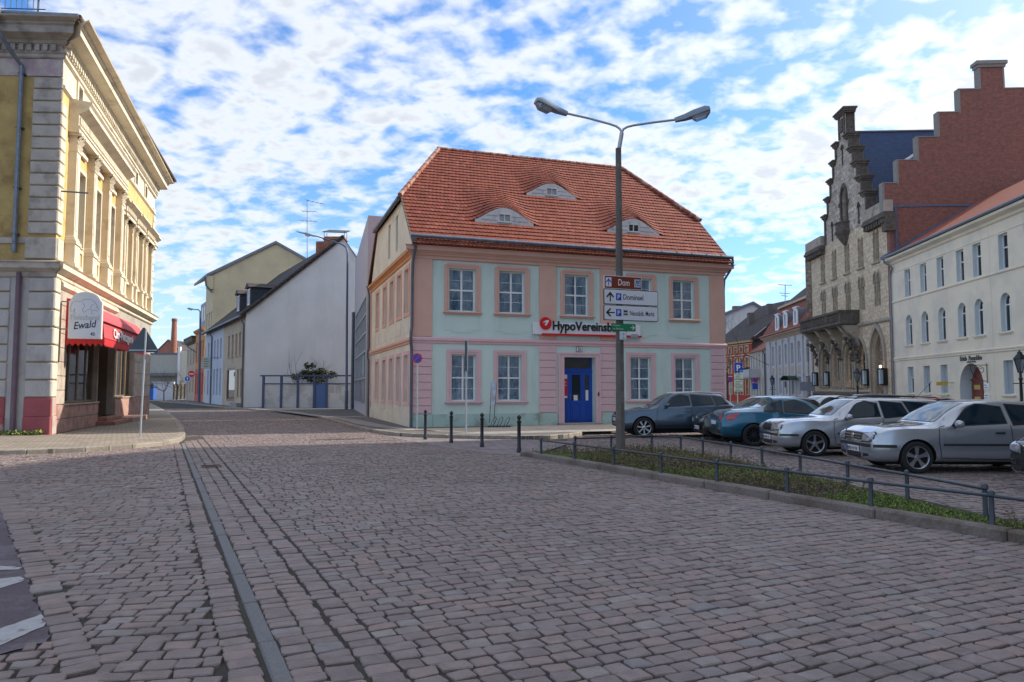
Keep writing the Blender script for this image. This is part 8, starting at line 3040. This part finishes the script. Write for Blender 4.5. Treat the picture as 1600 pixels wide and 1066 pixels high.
 if sp.get('plate_r'):
  z, txt = sp['plate_r']
  x = skin.hit((7, 0, z), (-1, 0, 0), .02).x
  b = MB().box(x - .01, x + .015, -.26, .26, z - .055, z + .055, bev=.004).build('number_plate', M_WHITE, t, M)
  PM_ = M @ TR(x + .017, 0, z) @ Matrix.Rotation(math.pi / 2, 4, 'Z')
  MB().box(-.255, -.215, -.002, 0, -.05, .05).build('euro_band', M_BLUE, b, PM_)
 if sp.get('rails'):
  x0, x1, y, z = sp['rails']
  for s in (-1, 1):
   MB().tube([(x0, s * y, z - .05), (x0 + .1, s * y, z), ((x0 + x1) / 2, s * y, z + .02), (x1 - .1, s * y, z - .02), (x1, s * y, z - .08)], .014, 6).build('roof_rail', sp.get('railm', M_BLKP), t, M, smooth=True)
 if sp.get('badge'):
  z, rr = sp['badge']
  x = skin.hit((-2, 0, z), (1, 0, 0), .014).x
  mb = MB()
  mb.lathe([(rr, 0), (rr, -.012)], 20, axis='x', org=(x, 0, z))
  mb.build('badge', M_CHROME, t, M)
 if sp.get('aerial'):
  x, z = sp['aerial']
  MB().tube([(x, 0, z), (x + .42, 0, z + .42)], .006, 5).build('aerial', M_BLACK, t, M)
 if sp.get('under', True):
  x0, x1 = sp['wx']
  MB().box(x0 - .5, x1 + .4, -half + .25, half - .25, .16, .30).build('underbody', M_ARCH, t, M)
 return t

def hatch_stations(L, W, H, zb=.20, nose=.62, hood0=.76, hood1=.97, cowl=1.25, head=2.05, peak=2.5, roof_end=3.6, roof_z=None, glass_b=3.98, glass_z=1.0, deck=None, belt0=.88, belt1=.95, rw=.57, round_=1.0, tail_in=.07):
 w = W / 2
 rz = roof_z or H - .05
 S = [
  (0.00, zb + .10, w * .66, .46, w * .74, nose - .06, w * .72, nose - .03, w * .60, nose),
  (0.05, zb + .04, w * .82, .46, w * .88, nose, w * .86, nose + .035, w * .72, nose + .07),
  (0.14, zb + .01, w * .90, .48, w * .95, hood0 - .06, w * .91, hood0 - .025, w * .78, hood0 + .005),
  (0.32, zb, w * .94, .50, w * .985, hood0 + .02, w * .935, hood0 + .055, w * .79, hood0 + .08),
  (cowl * .65, zb, w * .95, .54, w, (hood0 + belt0) / 2 + .03, w * .955, (hood0 + hood1) / 2 + .0, w * .81, (hood0 + hood1) / 2 + .035),
  (cowl - .06, zb, w * .95, .56, w, belt0, w * .96, hood1 - .055, w * .84, hood1 - .015),
  (cowl + .06, zb, w * .95, .56, w, belt0 + .01, w * .965, hood1 - .01, w * .82, hood1 + .045),
  ((cowl + head) / 2, zb, w * .95, .56, w, belt0 + .02, w * .965, (hood1 + H - .06) / 2, (rw + w * .82) / 2 + .012, (hood1 + H) / 2 + .035),
  (head, zb, w * .95, .56, w, belt0 + .03, w * .965, H - .085, rw + .01, H - .025),
  (peak, zb, w * .95, .56, w, (belt0 + belt1) / 2 + .02, w * .96, H - .055, rw, H),
  ((peak + roof_end) / 2 + .2, zb, w * .95, .57, w, belt1, w * .955, (H - .06) * .5 + (rz - .06) * .5, rw - .01, (H + rz) / 2),
  (roof_end, zb + .01, w * .94, .58, w * .985, belt1 + .01, w * .935, rz - .07, rw - .02, rz - .005),
 ]
 if deck is None:
  S += [(roof_end + .10, zb + .02, w * .93, .58, w * .975, belt1 + .01, w * .92, rz - .15, rw - .03, rz - .07),
    (glass_b, zb + .04, w * .90, .60, w * .95, glass_z - .06, w * .86, glass_z - .02, w * .70, glass_z + .02),
    (L - tail_in, zb + .08, w * .84, .60, w * .90, glass_z - .17, w * .80, glass_z - .13, w * .68, glass_z - .10),
    (L, zb + .14, w * .72, .58, w * .78, .70, w * .72, .72, w * .6, .75)]
 else:
  dk, dz = deck
  S += [(glass_b, zb + .02, w * .94, .60, w * .98, belt1 + .01, w * .93, glass_z - .01, w * .74, glass_z + .035),
    (dk, zb + .05, w * .90, .62, w * .94, dz - .08, w * .87, dz - .035, w * .74, dz),
    (L - .06, zb + .09, w * .84, .60, w * .88, dz - .2, w * .80, dz - .16, w * .68, dz - .12),
    (L, zb + .15, w * .72, .56, w * .76, .68, w * .72, .70, w * .6, .73)]
 return S

P_SILV = paint('silver paint', (.40, .425, .455), metal=.6, rough=.17)
P_SILV2 = paint('pale silver paint', (.44, .46, .485), metal=.6, rough=.17)
P_TEAL = paint('teal paint', (.005, .10, .17), metal=.45, rough=.28)
P_GREY = paint('blue grey paint', (.055, .09, .13), metal=.55, rough=.28)
P_BLK = paint('black car paint', (.012, .012, .014), metal=.2, rough=.2)
P_ANTH = paint('anthracite paint', (.045, .046, .052), metal=.6, rough=.25)
P_RED = paint('dark red paint', (.30, .03, .02), metal=.2, rough=.3)
P_WHT = paint('white silver paint', (.62, .62, .62), metal=.3, rough=.3)

# silver three-door hatchback, nearest
H4 = dict(paint=P_SILV, S=hatch_stations(4.15, 1.735, 1.44, nose=.71, hood0=.815, hood1=.985, cowl=1.22, head=2.0, peak=2.5, roof_end=3.62, roof_z=1.37, glass_b=3.98, glass_z=.98, belt0=.87, belt1=.93, rw=.58),
   wx=(.86, 3.37), r=.315, rim='five', rimm=M_RIM,
   windscreen=[[(-.66, 1.0), (.66, 1.0), (.535, 1.375), (-.535, 1.375)]],
   rear_screen=[[(-.58, 1.03), (.58, 1.03), (.50, 1.27), (-.50, 1.27)]],
   side=[[(1.55, .93), (2.62, .945), (2.60, 1.34), (2.16, 1.345), (1.95, 1.27)], [(2.75, .95), (3.50, .99), (3.38, 1.30), (2.72, 1.345)]],
   doors=[[(1.32, .32), (1.28, .60), (1.30, .90), (1.42, .93)], [(2.69, .28), (2.70, .60), (2.68, .95)], [(1.32, .30), (2.69, .28)]],
   handles=[(2.46, .80)], strips=[(1.36, 2.67, .545, .585, M_BLKP), (2.72, 3.02, .545, .585, M_BLKP), (.05, .46, .50, .56, M_BLKP)],
   head=[[(.40, .615), (.68, .615), (.76, .68), (.74, .765), (.66, .785), (.40, .775)]],
   front=[([(-.37, .63), (.37, .63), (.37, .765), (-.37, .765)], M_BLKP, 'grille'), ([(-.70, .50), (.70, .50), (.70, .56), (-.70, .56)], M_BLKP, 'bumper_strip'),
     ([(-.30, .27), (.30, .27), (.33, .37), (-.33, .37)], M_BLKP, 'air_intake')],
   fog=[[(.40, .30), (.62, .31), (.62, .37), (.40, .37)]],
   front_bars=[[(-.36, .67), (.36, .67)], [(-.36, .72), (.36, .72)]], barm=P_SILV, badge=(.695, .06), plate_f=(.44, 'BRB HV 98'),
   mirror=(1.62, .93), lines_t=[[(.42, -.62), (1.18, -.70)], [(.42, .62), (1.18, .70)]], lines_f=[[(0, .585), (.4, .59), (.8, .62)]])
make_car('silver three-door hatchback with five-spoke wheels, nearest to the planted bed railing', TR(7.08, 15.35, 0) @ Matrix.Rotation(R(-1.5), 4, 'Z'), H4)

# silver estate
W5 = dict(paint=P_SILV2, S=hatch_stations(4.51, 1.73, 1.44, nose=.71, hood0=.815, hood1=.985, cowl=1.28, head=2.02, peak=2.5, roof_end=4.05, roof_z=1.40, glass_b=4.36, glass_z=.98, belt0=.87, belt1=.93, rw=.58),
   wx=(.88, 3.39), r=.315, rim='star', rimm=M_RIM,
   windscreen=[[(-.66, 1.0), (.66, 1.0), (.535, 1.375), (-.535, 1.375)]], rear_screen=[[(-.58, 1.03), (.58, 1.03), (.50, 1.29), (-.50, 1.29)]],
   side=[[(1.62, .93), (2.50, .945), (2.48, 1.335), (2.18, 1.345), (1.98, 1.27)], [(2.60, .945), (3.22, .955), (3.08, 1.335), (2.58, 1.345)], [(3.30, .96), (4.12, 1.0), (4.0, 1.29), (3.16, 1.335)]],
   doors=[[(1.38, .32), (1.34, .60), (1.36, .90), (1.46, .93)], [(2.55, .28), (2.55, .94)], [(3.30, .95), (3.2, .75), (2.98, .50), (2.95, .28)], [(1.38, .30), (2.95, .28)]],
   handles=[(2.36, .80), (3.06, .81)], hm=P_SILV2, strips=[(1.42, 2.53, .545, .585, M_BLKP), (2.58, 2.96, .545, .585, M_BLKP), (.05, .48, .50, .55, M_BLKP)],
   head=[[(.30, .615), (.70, .62), (.77, .68), (.75, .765), (.66, .78), (.32, .785)]],
   front=[([(-.26, .61), (.26, .61), (.25, .775), (-.25, .775)], M_BLKP, 'grille'), ([(-.70, .50), (.70, .50), (.70, .555), (-.70, .555)], M_BLKP, 'bumper_strip'), ([(-.30, .29), (.30, .29), (.33, .38), (-.33, .38)], M_BLKP, 'air_intake')],
   front_bars=[[(x, .62), (x, .77)] for x in (-.2, -.12, -.04, .04, .12, .2)], barm=M_BLKP, badge=(.80, .04), fog=[[(.40, .30), (.64, .31), (.64, .38), (.40, .38)]],
   plate_f=(.44, 'BRB MJ 36'), mirror=(1.68, .93), rails=(2.0, 4.1, .56, 1.46), aerial=(3.8, 1.42),
   lines_t=[[(.42, -.60), (1.24, -.70)], [(.42, .60), (1.24, .70)]])
make_car('silver estate car with black roof rails behind the silver three-door hatchback', TR(6.55, 18.98, 0) @ Matrix.Rotation(R(-1), 4, 'Z'), W5)

# teal coupe cabriolet, tail towards the road
C3 = dict(paint=P_TEAL, S=hatch_stations(4.35, 1.76, 1.42, hood0=.72, hood1=.95, cowl=1.15, head=2.0, peak=2.35, roof_end=2.75, roof_z=1.385, glass_b=3.42, glass_z=1.06, deck=(4.12, 1.03), belt0=.86, belt1=.97, rw=.56),
   wx=(.90, 3.42), r=.32, rim='multi', rimm=M_RIMD,
   windscreen=[[(-.66, .99), (.66, .99), (.53, 1.35), (-.53, 1.35)]], rear_screen=[[(-.60, 1.10), (.60, 1.10), (.52, 1.35), (-.52, 1.35)]],
   side=[[(1.5, .93), (2.52, .955), (2.46, 1.32), (2.1, 1.325), (1.86, 1.22)], [(2.58, .955), (3.12, .99), (2.86, 1.28), (2.53, 1.32)]],
   doors=[[(1.30, .30), (1.26, .60), (1.3, .9)], [(2.64, .28), (2.70, .6), (2.58, .95)]], handles=[(2.42, .82)], hm=P_TEAL,
   head=[[(.38, .58), (.74, .62), (.72, .74), (.42, .68)]], tail=[[(.46, .78), (.60, .76), (.68, .80), (.68, .90), (.54, .88)]], tail_side=[[(3.98, .76), (4.20, .74), (4.22, .84), (4.02, .94), (3.80, .95)]],
   strips=[(3.75, 4.30, .50, .55, P_TEAL)], rear=[([(-.62, .36), (.62, .36), (.62, .46), (-.62, .46)], M_BLKP, 'bumper_strip')], plate_r=(.66, ''), mirror=(1.55, .93), front=[])
make_car('teal coupe with red tail light and dark wheel covers, parked tail to the road', TR(10.42, 22.15, 0) @ Matrix.Rotation(R(179), 4, 'Z'), C3)

# black car peeping out beside it
B1 = dict(H4)
B1.update(paint=P_BLK, plate_f=(.42, 'BRB AL 70'), head=[[(.36, .58), (.70, .62), (.74, .73), (.66, .75), (.36, .68)]], mirror=(1.62, .93), badge=(.72, .05),
   front_bars=[[(-.36, .62), (.36, .62)], [(-.36, .69), (.36, .69)]], barm=M_CHROME, strips=[], rim='seven',
   front=[([(-.34, .56), (.34, .56), (.36, .72), (-.36, .72)], M_BLKP, 'grille'), ([(-.55, .26), (.55, .26), (.58, .36), (-.58, .36)], M_BLKP, 'air_intake')])
make_car('black car with bright headlights half hidden behind the teal coupe', TR(6.0, 24.0, 0), B1)

# blue grey SUV
SV = dict(paint=P_GREY, S=hatch_stations(4.30, 1.80, 1.54, zb=.27, nose=.72, hood0=.86, hood1=1.07, cowl=1.18, head=1.95, peak=2.4, roof_end=3.62, roof_z=1.47, glass_b=4.10, glass_z=1.08, belt0=.97, belt1=1.06, rw=.58),
   wx=(.86, 3.44), r=.345, rim='seven', rimm=M_RIM,
   windscreen=[[(-.68, 1.11), (.68, 1.11), (.54, 1.475), (-.54, 1.475)]], rear_screen=[[(-.6, 1.13), (.6, 1.13), (.5, 1.38), (-.5, 1.38)]],
   side=[[(1.55, 1.05), (2.46, 1.065), (2.44, 1.445), (2.12, 1.45), (1.88, 1.36)], [(2.54, 1.065), (3.30, 1.085), (3.20, 1.42), (2.52, 1.45)], [(3.36, 1.09), (3.84, 1.14), (3.62, 1.36), (3.27, 1.41)]],
   doors=[[(1.34, .38), (1.30, .7), (1.33, 1.0), (1.45, 1.05)], [(2.50, .36), (2.50, 1.05)], [(3.34, 1.08), (3.22, .85), (3.0, .6), (2.96, .36)], [(1.34, .38), (2.96, .36)]],
   handles=[(2.32, .90), (3.04, .92)], hm=P_GREY, head=[[(.42, .72), (.74, .745), (.80, .83), (.72, .86), (.42, .80)]],
   front=[([(-.36, .50), (.36, .50), (.40, .83), (-.40, .83)], M_BLKP, 'grille'), ([(-.62, .36), (.62, .36), (.62, .44), (-.62, .44)], M_BLKP, 'air_intake')],
   front_bars=[[(-.38, .83), (.38, .83)], [(-.34, .50), (.34, .50)], [(-.38, .83), (-.34, .50)], [(.38, .83), (.34, .50)]], fog=[[(.46, .46), (.74, .48), (.76, .58), (.46, .56)]],
   strips=[(1.3, 3.0, .40, .44, M_BLKP)], plate_f=(.60, 'BRB KR 12'), mirror=(1.66, 1.06), rails=(1.95, 3.7, .56, 1.525), railm=M_CHROME, badge=(.70, .06))
sv = make_car('blue grey SUV with silver roof rails and multi-spoke wheels before the mint house', TR(3.60, 25.95, 0) @ Matrix.Rotation(R(1), 4, 'Z'), SV)

# dark car cut by the right edge
D1 = dict(H4)
D1.update(paint=P_ANTH, plate_f=(.46, 'BRB CE 5'), front_bars=[[(-.36, .60), (.36, .60)], [(-.36, .66), (.36, .66)], [(-.36, .72), (.36, .72)], [(-.6, .30), (.6, .30)]], barm=M_CHROME, strips=[], rim='seven', badge=(.70, .06),
   head=[[(.40, .60), (.70, .63), (.78, .72), (.72, .77), (.42, .73)]])
make_car('dark anthracite car at the right frame edge, only its bonnet corner showing', TR(8.35, 11.75, 0), D1)

# cars behind
Wc = dict(H4)
Wc.update(paint=P_WHT, plate_f=(.44, 'BRB WB 4'))
make_car('pale silver car behind the teal coupe, mostly its roof and windscreen showing', TR(9.2, 27.0, 0), Wc)
Rc = dict(W5)
Rc.update(paint=P_RED, plate_f=None, aerial=None, rails=None, S=hatch_stations(4.2, 1.72, 1.40, cowl=1.22, head=2.0, peak=2.5, roof_end=3.7, roof_z=1.35, glass_b=4.0, glass_z=.98, rw=.56))
Rc['side'] = H4['side']
make_car('dark red car whose roof shows behind the silver estate car', TR(15.6, 23.3, 0) @ Matrix.Rotation(math.pi, 4, 'Z'), Rc)
Kc = dict(H4)
Kc.update(paint=P_ANTH, plate_f=None)
make_car('small dark car far back before the gothic stone house', TR(15.2, 36.5, 0), Kc)

# ================================================================== PLANTS
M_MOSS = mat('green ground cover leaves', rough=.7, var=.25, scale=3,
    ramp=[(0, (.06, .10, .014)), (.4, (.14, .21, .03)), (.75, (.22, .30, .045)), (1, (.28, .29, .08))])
M_TWIG = mat('brown stems', rough=.85, var=.25, scale=3,
    ramp=[(0, (.075, .052, .034)), (.35, (.16, .115, .064)), (.6, (.235, .175, .09)), (.85, (.20, .20, .07)), (1, (.33, .26, .14))])
M_LIT = mat('fallen leaves', rough=.9, var=.3, scale=5, ramp=[(0, (.06, .03, .02)), (.6, (.13, .07, .04)), (1, (.2, .13, .08))])
bed_poly = [(p.x, p.y) for p in BED_F] + [(p.x, p.y) for p in reversed(BED_B)]

def shrink_ok(P, d=.22):
 ok = inside(P, bed_poly)
 for dx, dy in ((d, d * .5), (-d, -d * .5)):
  ok &= inside(P + np.array([dx, dy]), bed_poly)
 return ok

def noise2(P, f, seed):
 rg = np.random.default_rng(seed)
 v = np.zeros(len(P))
 for k in range(7):
  a = rg.uniform(0, 2 * math.pi)
  w = f * rg.uniform(.6, 1.9)
  v += np.sin(P[:, 0] * math.cos(a) * w + P[:, 1] * math.sin(a) * w + rg.uniform(0, 6))
 return v / 7 * 1.8

def scatter(n, rg):
 P = np.column_stack([rg.uniform(.4, 8.0, n), rg.uniform(4.0, 19.8, n)])
 return P[shrink_ok(P)]

def leaves(name, n, m, seed, size, hmax, keep, tilt=1.0, parent=None, curve=0.0):
 rg = np.random.default_rng(seed)
 P = scatter(n, rg)
 k = keep(P) + rg.normal(0, .18, len(P)) > 0
 P = P[k]
 n = len(P)
 hh = hmax * rg.random(n) ** 1.3 * np.clip(.6 + .5 * noise2(P, 2.6, seed + 1), .25, 1.4)
 c = np.column_stack([P, .075 + hh])
 d = rg.normal(0, 1, (n, 3))
 d[:, 2] = np.abs(d[:, 2]) * tilt + .1
 d /= np.linalg.norm(d, axis=1)[:, None]
 w = np.cross(d, rg.normal(0, 1, (n, 3)))
 w /= np.linalg.norm(w, axis=1)[:, None]
 s = size * rg.uniform(.6, 1.5, n)[:, None]
 V = np.stack([c, c + d * s * .5 + w * s * .25, c + d * s, c + d * s * .5 - w * s * .25], 1).reshape(-1, 3)
 F = np.arange(4 * n).reshape(n, 4)
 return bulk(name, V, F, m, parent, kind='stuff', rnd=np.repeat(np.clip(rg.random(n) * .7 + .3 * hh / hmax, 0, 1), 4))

def stems(name, n, m, seed, hmin, hmax, keep, r=.004, lean=.5):
 """Thin upright and leaning twigs with small side leaves."""
 rg = np.random.default_rng(seed)
 P = scatter(n, rg)
 P = P[keep(P) + rg.normal(0, .2, len(P)) > 0]
 n = len(P)
 h = rg.uniform(hmin, hmax, n)
 ln = rg.normal(0, lean, (n, 2)) * h[:, None]
 a = rg.uniform(0, 6.28, n)
 off = np.column_stack([np.cos(a), np.sin(a), np.zeros(n)]) * r
 b0 = np.column_stack([P, np.full(n, .05)])
 mid = np.column_stack([P + ln * .45, .05 + h * .6])
 top = np.column_stack([P + ln, .05 + h])
 V = [np.stack([b0 - off, b0 + off, mid + off * .8, mid - off * .8], 1), np.stack([mid - off * .8, mid + off * .8, top + off * .3, top - off * .3], 1)]
 rn = [rg.random(n) * .7] * 2
 for k in range(9):
  t = rg.uniform(.25, 1.0, n)[:, None]
  q = np.where(t < .6, b0 + (mid - b0) * t / .6, mid + (top - mid) * (t - .6) / .4)
  d = rg.normal(0, 1, (n, 3))
  d[:, 2] = np.abs(d[:, 2]) * .6
  d /= np.linalg.norm(d, axis=1)[:, None]
  w = np.cross(d, rg.normal(0, 1, (n, 3)))
  w /= np.linalg.norm(w, axis=1)[:, None]
  s = rg.uniform(.015, .042, n)[:, None]
  V.append(np.stack([q, q + d * s * .5 + w * s * .3, q + d * s, q + d * s * .5 - w * s * .3], 1))
  rn.append(np.clip(rg.random(n), 0, 1))
 V = np.concatenate(V).reshape(-1, 3)
 F = np.arange(len(V)).reshape(-1, 4)
 return bulk(name, V, F, m, None, kind='stuff', rnd=np.repeat(np.concatenate(rn), 4))

green = lambda P: noise2(P, 1.1, 51) + .02
brown = lambda P: -noise2(P, 1.1, 51) + .28
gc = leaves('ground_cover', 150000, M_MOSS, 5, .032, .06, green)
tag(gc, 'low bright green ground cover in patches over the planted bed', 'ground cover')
sh = stems('shrubbery', 9500, M_TWIG, 8, .08, .26, brown)
tag(sh, 'straggly brown leafless low shrubs in the planted bed', 'shrubs')
sh2 = stems('undergrowth', 6500, mat('olive leaves', rough=.7, var=.2, scale=3, ramp=[(0, (.05, .065, .018)), (.6, (.12, .135, .038)), (1, (.2, .18, .07))]), 9, .07, .20, lambda P: noise2(P, 1.6, 77))
tag(sh2, 'olive green low shoots scattered through the planted bed', 'shrubs')
fl = leaves('leaf_litter', 45000, M_LIT, 12, .035, .015, lambda P: np.full(len(P), .3), tilt=.2)
tag(fl, 'brown fallen leaves lying on the soil of the bed', 'leaf litter')
# weeds at the foot of the corner house and moss in the setts
rg = np.random.default_rng(31)
n = 700
c = np.column_stack([-15.7 - rg.random(n) ** 1.5 * 4.0, 24.72 + rg.normal(0, .07, n) - .1, .12 + rg.random(n) * .12])
d = rg.normal(0, 1, (n, 3))
d[:, 2] = np.abs(d[:, 2])
d /= np.linalg.norm(d, axis=1)[:, None]
w = np.cross(d, rg.normal(0, 1, (n, 3)))
s = .09
V = np.stack([c, c + d * s * .5 + w * s * .2, c + d * s, c + d * s * .5 - w * s * .2], 1).reshape(-1, 3)
wd_ = bulk('weeds', V, np.arange(4 * n).reshape(n, 4), M_MOSS, kind='stuff', rnd=np.repeat(rg.random(n), 4))
tag(wd_, 'green weeds along the red plinth of the corner house', 'weeds')
